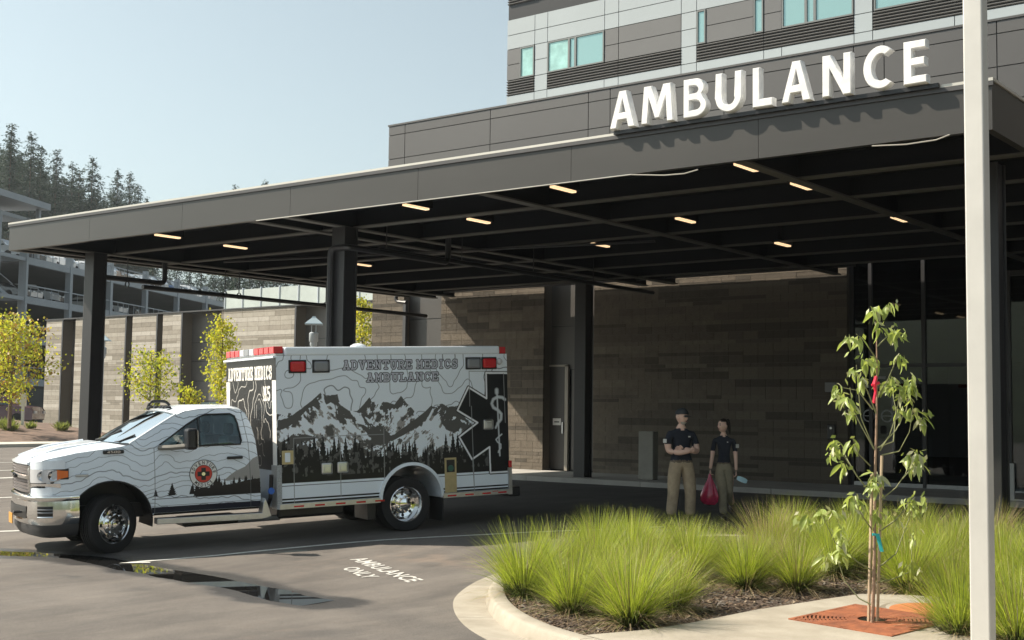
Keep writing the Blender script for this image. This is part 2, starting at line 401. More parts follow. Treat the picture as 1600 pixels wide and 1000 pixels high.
uL=onv(583,470,WV).x; uA=onv(632,500,WV).x; uB=onv(690,500,WV).x; uC=onv(850,600,WV).x; uD=onv(928,600,WV).x; uE=onv(1325,600,WV).x
ZB=.275; ZT=6.3
cs=courses(ZB,ZT,5)
allb=[]
for a,b2,s in ((uD,uE,11),(uB,uC,12),(uL,uA,13)): allb+=[x for x in wall_blocks(a,b2,cs,s)]
vis=[x for x in allb if x[1]<5.2]; hid=[x for x in allb if x[1]>=5.2]
vis.sort(key=lambda x:-x[0])
for k,(u,z,l,h,t) in enumerate(vis[:300]):
    o=link('block',BLK[t]); o.scale=(l,.05,h); o.location=(u,WV-.03+rnd.uniform(-.004,.004),z); loc_in(o,hosp)
mb=MB()
for (u,z,l,h,t) in vis[300:]+hid: mb.box((u,WV-.03,z),(u+l,WV+.02,z+h),M_blocks[t])
loc_in(tag(mb.build('blockwork'),kind='stuff'),hosp)
for a,b2 in ((uL,uA),(uB,uC),(uD,uE)): loc_in(boxo('mortar_backing',(a+.004,WV-.02,ZB),(b2-.004,WV+.3,ZT-.01),M_mortar),hosp)
loc_in(boxo('return_wall',(uL+.01,WV+.3,.1),(uL+.3,WV+20,ZT),M_mortar),hosp)
# dark panel recesses
M_pan=mat('dark_metal_panel',(.070,.066,.062),.42,var=.1,vscale=.7)
def panel(parent,u0,u1,z0,z1,v,m,name='panel',g=.012,th=.03):
    o=boxo(name,(u0+g,v-th,z0+g),(u1-g,v,z1-g),m); return loc_in(o,parent) if parent else o
for (a,b2) in ((uA,uB),):
    for z0,z1 in ((.28,1.4),(1.4,2.5),(2.5,3.6),(3.6,4.45),(4.45,5.3),(5.3,6.3)): panel(hosp,a,b2,z0,z1,WV+.22,M_pan)
loc_in(boxo('panel_backing',(uA-.01,WV+.23,.1),(uB+.01,WV+.3,ZT),M_blk),hosp)
loc_in(boxo('downpipe',(uA+.02,WV-.10,.28),(uA+.13,WV+.0,5.0),M_dark),hosp)
# door recess
dv=WV+.32
panel(hosp,uC,uD,2.95,4.1,dv,M_pan); panel(hosp,uC,uD,4.1,5.2,dv,M_pan); panel(hosp,uC,uD,5.2,6.3,dv,M_pan)
loc_in(boxo('panel_backing',(uC-.01,dv+.02,.1),(uD+.01,dv+.1,ZT),M_blk),hosp)
uDa=onv(858,600,dv).x; uDb=onv(887,600,dv).x; zd=onv(858,571,dv).z
door=loc_in(boxo('door',(uDa+.05,dv-.05,ZB+.03),(uDb-.03,dv-.0,zd-.04),mat('door_paint',(.05,.045,.042),.4),bevel=.004),hosp)
fr=MB(); fr.box((uDa,dv-.09,ZB),(uDa+.05,dv,zd)); fr.box((uDb-.03,dv-.09,ZB),(uDb+.07,dv,zd)); fr.box((uDa,dv-.09,zd-.04),(uDb+.07,dv-.001,zd+.01))
loc_in(fr.build('door_frame',mat('door_frame_paint',(.34,.31,.26),.4)),hosp)
p=onv(870,659,dv-.06); sg=boxo('door_sign',(p.x-.13,dv-.062,p.z-.09),(p.x+.13,dv-.052,p.z+.09),mat('sign_white',(.7,.7,.68),.4)); loc_in(sg,hosp)
ch=boxo('sign_line',(p.x-.08,dv-.0645,p.z-.018),(p.x+.08,dv-.0625,p.z+.012),M_blk); loc_in(ch,hosp)
loc_in(boxo('door_handle',(uDb-.10,dv-.12,1.25),(uDb-.06,dv-.05,1.55),M_alu),hosp)
for z0,z1 in ((.3,2.95),(2.95,4.1)): panel(hosp,onv(895,600,dv).x,uD,z0,z1,dv-.03,M_pan)
# glazed entrance to the right: dark curtain wall with an unlit lobby behind it
uF=12.0; gv=WV+.15
M_glass=glassmat('storefront_glass',(.32,.36,.38),.03)
mull=[uE+.05,onv(1362,600,gv).x,onv(1445,600,gv).x,onv(1560,600,gv).x,-6.6,-4.4,-2.2,0,2.2]
M_mul=mat('mullion_paint',(.03,.03,.033),.4)
for i,(a,b2) in enumerate(zip(mull[:-1],mull[1:])):
    loc_in(boxo('mullion',(a-.04,gv-.07,.28),(a+.04,gv+.07,5.6),M_mul),hosp)
    for z0,z1 in ((.36,2.9),(2.98,5.55)):
        loc_in(boxo('window_pane',(a+.04,gv-.01,z0),(b2-.04,gv+.01,z1),M_glass),hosp)
        loc_in(boxo('transom',(a+.04,gv-.05,z1),(b2-.04,gv+.05,z1+.08),M_mul),hosp)
loc_in(boxo('sill',(uE+.05,gv-.06,.275),(2.2,gv+.06,.36),M_alu),hosp)
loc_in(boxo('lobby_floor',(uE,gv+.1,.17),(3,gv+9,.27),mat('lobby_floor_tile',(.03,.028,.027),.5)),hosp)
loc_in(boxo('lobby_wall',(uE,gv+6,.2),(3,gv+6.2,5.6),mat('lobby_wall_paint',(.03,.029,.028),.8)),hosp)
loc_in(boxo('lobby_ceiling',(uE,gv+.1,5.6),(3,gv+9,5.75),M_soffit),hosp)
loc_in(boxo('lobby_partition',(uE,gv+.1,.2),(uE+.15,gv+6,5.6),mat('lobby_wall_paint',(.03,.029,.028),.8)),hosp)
c1=onv(1380,700,gv+1.2); loc_in(boxo('lobby_desk',(c1.x-.8,gv+1.2,.27),(c1.x+.9,gv+1.9,1.35),mat('desk_laminate',(.25,.24,.22),.5),bevel=.02),hosp)
# decal notices on the glass
M_dec=mat('window_decal',(.30,.31,.32),.6)
q=onv(1372,590,gv-.012)
for k_,(w_,dz_) in enumerate(((.34,.0),(.62,-.2),(.5,-.34))): loc_in(boxo('window_lettering_line',(q.x-w_/2,gv-.0135,q.z+dz_-.03),(q.x+w_/2,gv-.0115,q.z+dz_+.03),M_dec),hosp)
for dx in (-.22,.2):
    mb=MB(); mb.lathe([(.11,0),(.14,0)],20,axis='Y',c=(q.x+dx,gv-.013,q.z-.85)); mb.box((q.x+dx-.10,gv-.014,q.z-.86),(q.x+dx+.10,gv-.0135,q.z-.84)); loc_in(mb.build('window_symbol',M_dec),hosp)
# glazed side wing to the far right with white lower frame
p0=onv(1578,745,24.0)
rw=empty('vestibule',(p0.x+1,24.6,.17),'dark glass vestibule with pale frame at the right edge behind the canopy column','vestibule')
a=onv(1577,600,24.6).x
for x in (a,a+.75,a+1.5,a+2.25):
    loc_in(boxo('frame_post',(x-.045,24.55,.28),(x+.045,24.65,4.6),M_mul),rw)
for x in (a,a+.75,a+1.5):
    loc_in(boxo('window_pane',(x+.045,24.59,.45),(x+.705,24.61,4.5),M_glass),rw)
    loc_in(boxo('frame_rail',(x+.045,24.56,4.5),(x+.705,24.64,4.6),M_mul),rw)
z1=onv(1580,724,24.6).z; z0=onv(1580,790,24.6).z
mb=MB(); mb.box((a-.05,24.5,z0),(a+.09,24.548,z1)); mb.box((a+.09,24.5,z0),(a+2.3,24.548,z0+.13))
loc_in(mb.build('pale_base_frame',mat('pale_frame_paint',(.55,.55,.53),.5)),rw)
loc_in(boxo('base_plinth',(a-.1,24.48,.15),(a+2.4,24.7,z0-.004),M_dark),rw)
loc_in(boxo('back_wall',(a-.05,26.2,.2),(a+2.3,26.3,4.6),M_blk),rw)
q=onv(1567,640,24.5); loc_in(boxo('card_reader',(q.x+.02,24.47,q.z-.12),(q.x+.1,24.5,q.z+.12),M_alu),rw)
# things on the block wall
q=onv(1299,605,WV-.03); o=boxo('wall_speaker',(q.x-.13,WV-.10,q.z-.11),(q.x+.13,WV-.032,q.z+.11),mat('device_grey',(.24,.24,.24),.5),bevel=.01)
tag(o,'small square grey wall speaker on the dark block wall left of the young tree','wall speaker')
q=onv(1300,675,WV-.03); o=empty('card_reader_box',(q.x,WV-.03,q.z),'small dark door access box with a round button on the block wall','access box')
boxo('housing',(-.09,-.06,-.17),(.09,-.002,.17),M_blk,o,bevel=.01); MB().lathe([(0,-.075),(.028,-.075),(.03,-.06)],12,axis='Y',c=(0,0,.09)).build('button',M_alu,o)
q=gp(1013,757); o=MB().box((-.2,-.12,0),(.2,.12,1.12)).build('concrete_post',mat('post_concrete',(.30,.29,.26),.85,var=.1,vscale=4),loc=(onv(1013,700,25.3).x,25.3,.275),bevel=.02)
tag(o,'square grey concrete bollard in front of the block wall left of the man','bollard')
# ---- podium of dark panels above
pod=empty('podium',(-16,WV,6.3),'dark grey panelled podium storey rising above the canopy roof','building storey')
M_pp=[mat('podium_panel_%s'%'abc'[i],c,.42,var=.05,vscale=.5) for i,c in enumerate([(.084,.083,.084),(.090,.089,.089),(.079,.078,.079)])]
zt=onv(608,198.7,WV).z; s1=onv(608,213,WV).z; s2=onv(608,250,WV).z
rows=[zt,s1,s2,s2-(s1-s2),s2-2*(s1-s2)-.1]
xs=[onv(608,230,WV).x]+[onv(x,200,WV).x for x in (634,767,920,954,1132,1335,1383,1560)]+[-6.0,-2.5,1,4.5,8,12]
for i,(a,b2) in enumerate(zip(xs[:-1],xs[1:])):
    for j,(zz1,zz0) in enumerate(zip(rows[:-1],rows[1:])):
        if zz0<6.2: zz0=6.2
        if i==3: pass
        panel(pod,a,b2,zz0,zz1,WV-.0,M_pp[(i*5+j*3+i*j)%3],g=.011)
loc_in(boxo('backing',(xs[0]+.01,WV+.002,6.2),(xs[-1],WV+.4,zt-.02),M_blk),pod)
loc_in(boxo('side_wall',(xs[0]+.012,WV+.4,6.2),(xs[0]+.3,WV+6,zt-.02),M_pp[0]),pod)
loc_in(boxo('parapet_cap',(xs[0]-.02,WV-.05,zt),(xs[-1],WV+.45,zt+.05),M_pp[2]),pod)
loc_in(boxo('roof',(xs[0]+.3,WV+.45,zt-.4),(xs[-1],WV+6,zt-.3),M_walk),pod)
# ---- hospital tower
TV=30.0
tow=empty('hospital_tower',(-14,TV,zt),'pale and dark grey panelled hospital tower with green glass windows behind the podium','tower')
yy=[10,33,57,79,103,127,151]; zz=[onv(793,y,TV).z for y in yy]
M_tl=mat('light_tower_panel',(.34,.385,.41),.4,var=.05,vscale=.4); M_td=mat('dark_tower_panel',(.115,.117,.12),.42,var=.06,vscale=.4)
M_lv=mat('louver_metal',(.12,.12,.12),.45); M_tg=mat('green_tint_glass',(.30,.47,.46),.08,metal=.5)
M_tg2=mat('pale_green_blind_glass',(.36,.58,.54),.12,metal=.3,var=.25,vscale=2); M_wf=mat('window_frame_metal',(.16,.17,.17),.4,metal=.3)
cx={p_:onv(p_,100 if p_<1090 else 30,TV).x for p_ in (793,813,836,856,945,967,1065,1089,1104,1178,1194,1222,1260,1274,1335,1364,1366,1492,1520,1620)}
per=zz[0]-zz[6]     # storey
loc_in(boxo('tower_core',(cx[793]+.01,TV+.012,zt-.35),(12,TV+12,zz[0]+2*per),M_blk),tow)
def tpan(x0,x1,k0,k1,m,sh=0): panel(tow,x0,x1,k0,k1,TV,m,g=.010)
def tlouv(x0,x1,z0,z1):
    mb=MB(); n=6; h=(z1-z0)/n
    for i in range(n):
        a=z0+i*h; mb.prism([(0,a+.01),(-.055,a+.03),(-.055,a+h-.04),(0,a+h-.01)],lambda y,z,d:(d,TV+y,z),x0+.01,x1-.01)
    loc_in(tag(mb.build('louver',M_lv),kind='stuff'),tow)
def twin(x0,x1,z0,z1,mm=(),g=M_tg):
    e=MB(); f=.05
    e.box((x0+.01,TV-.05,z0+.01),(x1-.01,TV,z0+f)); e.box((x0+.01,TV-.05,z1-f),(x1-.01,TV,z1-.01)); e.box((x0+.01,TV-.05,z0+f),(x0+f,TV,z1-f)); e.box((x1-f,TV-.05,z0+f),(x1-.01,TV,z1-f))
    for q in mm: e.box((q-.035,TV-.05,z0+f),(q+.035,TV,z1-f))
    w_=loc_in(e.build('window',M_wf),tow)
    ed=[x0+f]+[t for q in mm for t in (q-.035,q+.035)]+[x1-f]
    for i in range(0,len(ed),2):
        pn=boxo('pane',(ed[i],TV-.02,z0+f),(ed[i+1],TV-.005,z1-f),M_tg2 if (g=='mix' and i==0) or g=='pale' else M_tg); pn.parent=w_
A0=cx[793]
for fl in range(3):
    d=per*fl if fl else 0
    Zr=[z+d for z in zz]   # Zr[0] louver top, 1 louver bottom, 2 seam, 3 dark top, 4 seam, 5 dark bottom, 6 louver bottom
    za,zb,zc,zd_,ze,zf,zg=Zr
    cols=[cx[793],cx[836],cx[856],cx[945],cx[967],cx[1065],cx[1089],cx[1194],cx[1222],cx[1335],cx[1364],cx[1492],cx[1520],-5.0,-3,0,4,8,12]
    for a,b2 in zip(cols[:-1],cols[1:]):      # light bands above the windows
        for z0,z1 in ((zc,zb),(zd_,zc)): tpan(a,b2,z0,z1,M_tl)
    if fl==0:
        for a,b2 in zip(cols[:-1],cols[1:]): tpan(a,b2,zt-.3,zg,M_tl)
    for a,b2 in ((cx[836],cx[856]),(cx[1065],cx[1089]),(cx[1335],cx[1364])):
        for z0,z1 in ((ze,zd_),(zf,ze),(zg,zf)): tpan(a,b2,z0,z1,M_tl)
    for a,b2 in ((cx[793],cx[813]),(cx[945],cx[967]),(cx[967],cx[1065]),(cx[1104],cx[1178]),(cx[1194],cx[1222])):
        for z0,z1 in ((ze,zd_),(zf,ze)): tpan(a,b2,z0,z1,M_td)
    for a,b2 in ((cx[793],cx[836]),(cx[856],cx[967]),(cx[967],cx[1065]),(cx[1089],cx[1194]),(cx[1194],cx[1335]),(cx[1364],cx[1520]),(cx[1520],12)): tlouv(a,b2,zg,zf)
    twin(cx[813],cx[836],zf,zd_,g='pale'); x=cx
    twin(cx[856],cx[945],zf,zd_,(onv(890,90,TV).x,onv(900,90,TV).x),g='mix')
    twin(cx[1089],cx[1104],zf,zd_); twin(cx[1178],cx[1194],zf,zd_)
    twin(cx[1222],cx[1335],zf,zd_,(cx[1260],cx[1274])); twin(cx[1366],cx[1492],zf,zd_,(cx[1366]+2.2,)); 
    for a,b2 in ((cx[1492],-5),(-5,-2),(-2,3),(3,12)): tpan(a,b2,zf,zd_,M_td)
# ==================================================================== CANOPY
CZ=4.96; CT=5.5; CU0,CU1=-24.04,-4.27; CV0,CV1=14.0,26.85
can=empty('ambulance_canopy',(-14,20,.17),'large flat dark steel canopy on columns over the ambulance bay','canopy')
def cpart(mb_or,name,m=None,**k): return loc_in(mb_or.build(name,m,**k),can)
npn=7; pw_=(CU1-CU0)/npn
for i in range(npn):
    mb=MB(); mb.box((CU0+i*pw_+(.003 if i else 0),CV0,CZ),(CU0+(i+1)*pw_-(.003 if i<npn-1 else 0),CV0+.09,CT)); cpart(mb,'fascia_panel',M_fascia)
boxo('fascia_backing',(CU0+.1,CV0+.0905,CZ+.01),(CU1-.1,CV0+.0915,CT-.01),M_joist,None); loc_in(bpy.data.objects['fascia_backing'],can)
mb=MB(); mb.box((CU0,CV0+.092,CZ),(CU0+.09,CV1-.8,CT)); cpart(mb,'side_fascia',M_fascia)
mb=MB(); mb.box((CU1-.09,CV0+.092,CZ),(CU1,CV1,CT)); cpart(mb,'side_fascia',M_fascia)
mb=MB(); mb.box((CU0-.02,CV0-.025,CT+.002),(CU1+.02,CV0+.14,CT+.035)); mb.box((CU0-.02,CV0+.142,CT+.002),(CU0+.14,CV1,CT+.035)); mb.box((CU1-.14,CV0+.142,CT+.002),(CU1+.02,CV1,CT+.035)); cpart(mb,'roof_coping',M_coping)
mb=MB(); mb.box((CU0-.02,CV0-.025,CT-.05),(CU1+.02,CV0-.003,CT)); cpart(mb,'drip_edge',M_dark)
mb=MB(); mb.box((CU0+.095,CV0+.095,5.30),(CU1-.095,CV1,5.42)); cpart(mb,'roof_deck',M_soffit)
# thin pale edge strip along the bottom of the fascia (bent loose at two spots)
mb=MB()
a_=gp; e0=onv(400,347,CV0-.01).x; e1=onv(1090,262,CV0-.01).x; e2=onv(1362,222,CV0-.01).x
mb.box((e0,CV0-.012,CZ-.012),(e1-1,CV0+.02,CZ-.002)); 
mb.tube([(e1-1,CV0,CZ-.01),(e1-.5,CV0+.0,CZ-.07),(e1-.2,CV0,CZ-.08),(e1,CV0,CZ-.05)],.008,5)
mb.tube([(e2,CV0,CZ-.02),(e2+.4,CV0,CZ-.05),(e2+.75,CV0,CZ-.04),(e2+.9,CV0,CZ-.0)],.008,5)
cpart(mb,'edge_strip',M_coping)
# joists parallel to the fascia
jv=sorted([onz(557,y,CZ+.02).y for y in (358,386,410,431,448)])
jl=[jv[0]-1.9]+jv+[jv[-1]+1.9]
jl=[j for j in jl if CV0+.5<j<CV1-.3]
for v in jl:
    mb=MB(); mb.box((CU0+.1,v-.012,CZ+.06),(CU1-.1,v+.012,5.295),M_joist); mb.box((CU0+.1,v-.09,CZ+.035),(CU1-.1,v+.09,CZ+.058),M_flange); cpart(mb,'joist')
# cross beams parallel to v
buu=[onz(62.5,388,CZ).x,onz(500,336,CZ).x,-15.85+.9,-10.4,-6.9]
for u in [CU0+.45,-22.9,onz(392,347,CZ).x,-15.8,-11.6,-7.4]:
    mb=MB(); mb.box((u-.014,CV0+.1,CZ+.02),(u+.014,CV1-.1,5.29),M_joist); mb.box((u-.085,CV0+.1,CZ+.004),(u+.085,CV1-.1,CZ+.03),M_flange); cpart(mb,'cross_beam')
# columns
def column(u,v,zt_):
    e=MB(); z0=gz(v)-.05; h=.16
    e.box((u-h,v-h,z0),(u+h,v-h+.03,zt_)); e.box((u-h,v+h-.03,z0),(u+h,v+h,zt_)); e.box((u-.03,v-h+.03,z0),(u+.03,v+h-.03,zt_)); 
    e.box((u-h+.03,v-h+.03,z0),(u-h+.06,v+h-.03,zt_)); e.box((u+h-.06,v-h+.03,z0),(u+h-.03,v+h-.03,zt_))
    return cpart(e,'column',mat('column_paint',(.018,.018,.020),.45,var=.15,vscale=2),bevel=.008)
cols_=[(-22.9,15.3),(-15.8,15.5),(-17.25,24.95),(onv(1549,600,16.0).x,16.0)]
for (u,v) in cols_: column(u,v,CZ+.01)
# slot lights
M_slot=mat('slot_light_lens',(.9,.8,.62),.4,emit=((1,.68,.38),.62))
for (px,py) in ((260,367),(368,384),(650,321),(748,343),(565,412),(880,293),(1162,257),(1252,288),(1071,342),(938,381),(1405,340),(1223,380)):
    P=onz(px,py,CZ+.04); P.y=max(P.y,CV0+.5); mb=MB(); mb.box((P.x-.04,P.y-.27,CZ+.0),(P.x+.04,P.y+.27,CZ+.03)); o=cpart(mb,'slot_light',M_slot)
    mb=MB(); mb.box((P.x-.06,P.y-.33,CZ+.031),(P.x+.06,P.y+.33,5.29)); b_=mb.build('light_housing',M_joist); loc_in(b_,can)
# sprinkler and conduit piping hung under the canopy
M_pipe=mat('black_pipe',(.022,.022,.025),.4)
def fil(pts,r=.12,n=5):
    out=[Vector(pts[0])]
    for i in range(1,len(pts)-1):
        a,b2,c=Vector(pts[i-1]),Vector(pts[i]),Vector(pts[i+1]); d1=(a-b2).normalized()*r; d2=(c-b2).normalized()*r
        for j in range(n+1):
            t=j/n; out.append((b2+d1)*(1-t)**2+b2*2*t*(1-t)+(b2+d2)*t*t)
    out.append(Vector(pts[-1])); return out
def pipe(pts,r,name='pipe'):
    mb=MB(); mb.tube(fil(pts),r,8); return cpart(mb,name,M_pipe,smooth=True)
u1=-22.9-.23; zr=onu(200,437,u1).z; vv=onu(257,441,u1).y
pipe([(u1,15.25,.3),(u1,15.25,zr),(u1,vv,zr),(u1,vv,5.2)],.055)
pipe([(u1+.05,vv-.6,zr-.13),(u1+.05,25.8,zr-.13)],.05)
for x in (197,350,372,508):
    P=onu(x,430,u1); mb=MB(); mb.tube([(u1+.05,P.y,zr-.05),(u1+.05,P.y,5.2)],.012,5); mb.lathe([(.06,-.012),(.075,-.012),(.075,.012),(.06,.012)],12,axis='Y',c=(u1+.05,P.y,zr-.11),close=True); cpart(mb,'pipe_hanger',M_pipe)
u2=-15.8+.24; zr2=onu(600,395,u2).z; v2=onu(700,400,u2).y
pipe([(u2-.36,15.28,.4),(u2-.36,15.28,zr2),(u2+.02,15.3,zr2+.0),(u2,v2,zr2),(u2,v2,5.2)],.055)
pipe([(u2-.1,16.2,zr2+.06),(u2-.1,25.5,zr2+.06)],.045)
for v in (16.4,18.5,20.8,23): mb=MB(); mb.tube([(u2-.1,v,zr2),(u2-.1,v,5.2)],.01,5); cpart(mb,'pipe_hanger',M_pipe)
zp=onv(1000,436,26.3).z
pipe([(-24.3,26.3,zp-.25),(-24.7,26.3,zp-.2),(-24.7,26.3,zp-.02),(-23.9,26.3,zp-.0),(-11.0,26.3,zp+.02)],.05)
for u in (-22.5,-19.8,-17.8,-14.6,-12.2):
    mb=MB(); mb.tube([(u,26.3,zp),(u+.05,26.3,5.28)],.012,5); mb.tube([(u,26.28,zp),(u-.25,25.9,5.25)],.012,5); cpart(mb,'pipe_hanger',M_pipe)
for (x,y) in ((742,440),(1074,425)):
    P=onv(x,y,26.0); pipe([(P.x,26,5.2),(P.x+.02,26,P.z),(P.x+1.2,26.2,zp+.03)],.02,'conduit')
pipe([(-21.5,17.5,4.93),(-12,19.6,4.93)],.022,'conduit'); pipe([(-11.2,26.2,zp+.05),(-5.5,26.2,zp+.25),(-5.2,26.2,5.2)],.025,'conduit')
# ---- AMBULANCE sign
LV=CV0-.16
sign=empty('ambulance_sign',(-7.2,LV,CT),'large white three-dimensional letters reading AMBULANCE on the canopy edge','sign')
M_let=bpy.data.materials.new('white_acrylic_letter'); M_let.use_nodes=True; b=M_let.node_tree.nodes['Principled BSDF']
_n=M_let.node_tree; _t=_n.nodes.new('ShaderNodeTexNoise'); _t.inputs['Scale'].default_value=6; _r=_n.nodes.new('ShaderNodeValToRGB')
_r.color_ramp.elements[0].position=.4; _r.color_ramp.elements[0].color=(.70,.71,.72,1); _r.color_ramp.elements[1].position=.6; _r.color_ramp.elements[1].color=(.86,.86,.85,1)
_tc=_n.nodes.new('ShaderNodeTexCoord'); _n.links.new(_tc.outputs['Object'],_t.inputs[0]); _n.links.new(_t.outputs['Fac'],_r.inputs[0]); _n.links.new(_r.outputs[0],b.inputs['Base Color']); b.inputs['Roughness'].default_value=.3
M_let2=mat('letter_return_acrylic',(.74,.74,.72),.35)
LX=[('A',952,996,212,150),('M',1001,1056,204,148),('B',1067,1108,191,136),('U',1117,1163,182,124),('L',1175,1211,175,119),('A',1220,1271,166,107),('N',1284,1334,158,94),('C',1348,1397,145,82),('E',1411,1452,139,74)]
def arc(cx_,cy_,rx,ry,a0,a1,n=14): return [(cx_+rx*math.cos(R(a0+(a1-a0)*i/n)),cy_+ry*math.sin(R(a0+(a1-a0)*i/n))) for i in range(n+1)]
GLY={
'A':[[(0,0),(.36,1),(.66,1),(1,0),(.72,0),(.655,.22),(.335,.22),(.27,0)],[(.395,.42),(.60,.42),(.505,.76)][::-1]],
'M':[[(0,0),(.08,1),(.33,1),(.5,.52),(.67,1),(.92,1),(1,0),(.79,0),(.755,.66),(.575,.12),(.425,.12),(.245,.66),(.21,0)]],
'B':[[(0,0),(0,1)]+arc(.50,.755,.40,.245,90,-42,10)+arc(.50,.285,.50,.285,42,-90,12),[(.28,.19)]+[(.28,.43)]+arc(.50,.31,.22,.12,90,-90,8),[(.28,.62),(.28,.81)]+arc(.46,.715,.17,.095,90,-90,8)],
'U':[[(0,1),(0,.38)]+arc(.5,.38,.5,.39,180,360,18)+[(1,1),(.72,1),(.72,.38)]+arc(.5,.38,.22,.20,360,180,12)+[(.28,1)]],
'L':[[(0,0),(0,1),(.37,1),(.37,.21),(1,.21),(1,0)]],
'N':[[(0,0),(0,1),(.30,1),(.72,.38),(.72,1),(1,1),(1,0),(.72,0),(.27,.64),(.27,0)]],
'C':[arc(.60,.5,.60,.51,48,312,28)+arc(.62,.5,.30,.31,300,60,20)],
'E':[[(0,0),(0,1),(.97,1),(.97,.81),(.38,.81),(.38,.61),(.92,.61),(.92,.42),(.38,.42),(.38,.19),(1,.19),(1,0)]]}
def glyph_prism(loops,fn,d0,d1,inset=.0):
    """solid letter; loops[0] outer, rest holes; fn(x,y,d)"""
    vs=[];fs=[]; L=[]
    allp=[p for l in loops for p in l]; n=len(allp)
    def ins(l,dd):
        out=[]; m=len(l); ar=sum(l[i][0]*l[(i+1)%m][1]-l[(i+1)%m][0]*l[i][1] for i in range(m)); sg=1 if ar>0 else -1
        for i in range(m):
            p0,p1,p2=Vector(l[i-1]),Vector(l[i]),Vector(l[(i+1)%m]); e1=(p1-p0); e2=(p2-p1)
            if e1.length<1e-6 or e2.length<1e-6: out.append(p1); continue
            e1.normalize(); e2.normalize(); n1=Vector((-e1.y,e1.x))*sg; n2=Vector((-e2.y,e2.x))*sg; b_=n1+n2
            if b_.length<1e-3: out.append(p1); continue
            b_.normalize(); k=dd/max(.45,b_.dot(n1)); out.append(p1+b_*k)
        return out
    li=[ins(l,inset if i==0 else -inset) for i,l in enumerate(loops)]
    inn=[p for l in li for p in l]
    vs=[fn(p[0],p[1],d0) for p in inn]+[fn(p[0],p[1],d0+.35*0+.02) for p in allp]+[fn(p[0],p[1],d1) for p in allp]
    tr=tessellate_polygon([[Vector((p[0],p[1],0)) for p in l] for l in li]); fs=[tuple(t) for t in tr]
    tr2=tessellate_polygon([[Vector((p[0],p[1],0)) for p in l] for l in loops]); fs+=[tuple(i+2*n for i in t) for t in tr2]
    o=0
    for l in loops:
        m=len(l)
        for i in range(m):
            a,b_=o+i,o+(i+1)%m; fs.append((a,b_,b_+n,a+n)); fs.append((a+n,b_+n,b_+2*n,a+2*n))
        o+=m
    return vs,fs
for i,(ch_,xa,xb,yb,yt) in enumerate(LX):
    ym=(yb+yt)/2
    P0=onv(xa,ym,LV); P1=onv(xb-4,ym,LV); h=.50; base=CT+.055; w_=P1.x-P0.x
    if ch_ in 'UC': base+=.006
    lp=[[(x*w_,y*h) for x,y in l] for l in GLY[ch_]]
    vs,fs=glyph_prism(lp,lambda x,y,d:(P0.x+x,LV+d,base+y),0,.11,.011)
    o=MB().add(vs,fs).build('letter',M_let,norm=True); loc_in(o,sign)
mb=MB(); x0=onv(958,212,LV).x; x1=onv(1455,140,LV).x
mb.box((x0-.05,CV0-.075,CT+.0),(x1+.05,CV0-.026,CT+.05),M_blk); loc_in(mb.build('mounting_rail'),sign)
# ==================================================================== LOW WING far left
LWV=46.4
lw=empty('low_block_wing',(-55,LWV,.17),'low tan block building with dark vertical recesses at the far left','building')
LB=[mat('pale_block_tone_%s'%'abcd'[i],c,.9,var=.12,vscale=4,bump=.4,bscale=30) for i,c in enumerate([(.37,.34,.29),(.31,.28,.235),(.25,.225,.185),(.44,.41,.36)])]
LT=onv(75,500,LWV).z
def LXX(px,y=560): return onv(px,y,LWV).x
piers=[(71.5,97),(117,196),(206,244.5),(253.5,283.5),(345,461),(556,640)]
csl=courses(.1,LT-.05,9,(.26,.13))
mb=MB(); bk=MB()
for i,(a,b2) in enumerate(piers):
    ua,ub=LXX(a),LXX(b2)
    for (u,z,l,h,t) in wall_blocks(ua,ub,csl,40+i,L=.9,J=.012): mb.box((u,LWV-.04,z),(u+l,LWV+.02,z+h),LB[t])
    loc_in(boxo('mortar_backing',(ua+.01,LWV-.025,.1),(ub-.01,LWV+.9,LT-.06),M_mortar),lw)
loc_in(tag(mb.build('blockwork'),kind='stuff'),lw); 
for i,(a,b2) in enumerate(((97,117),(196,206),(244.5,253.5),(283.5,345),(461,556))):
    ua,ub=LXX(a)-.05,LXX(b2)+.05; zs=[2.2,3.35,4.5,5.6,LT-.05]
    for z0,z1 in zip(zs[:-1],zs[1:]): panel(lw,ua,ub,z0,z1,LWV+.75,mat('recess_panel',(.12,.112,.102),.45,var=.08,vscale=1),g=.015)
    loc_in(boxo('backing',(ua,LWV+.77,.1),(ub,LWV+.9,LT-.06),M_blk),lw)
    wn=loc_in(boxo('window',(ua+.2,LWV+.72,.9),(ub-.2,LWV+.76,2.2),M_mul),lw)
    w2=boxo('pane',(ua+.28,LWV+.70,.98),(ub-.28,LWV+.715,2.12),mat('wing_window_glass',(.10,.15,.15),.06,metal=.5)); w2.parent=wn
    loc_in(boxo('recess_sill',(ua,LWV+.70,.1),(ub,LWV+.76,.9),M_pan),lw)
    loc_in(boxo('corner_trim',(LXX(a)-.04,LWV-.08,.1),(LXX(a)+.09,LWV-.041,LT-.04),M_dark),lw)
loc_in(boxo('roof_coping',(LXX(71.5)-.1,LWV-.1,LT-.045),(LXX(640),LWV+1.0,LT+.03),M_dark),lw)
loc_in(boxo('roof',(LXX(71.5),LWV+1.0,LT-.4),(LXX(640),LWV+14,LT-.3),M_walk),lw)
loc_in(boxo('end_wall',(LXX(71.5)+.01,LWV+.9,.1),(LXX(71.5)+.3,LWV+14,LT-.05),LB[0]),lw)
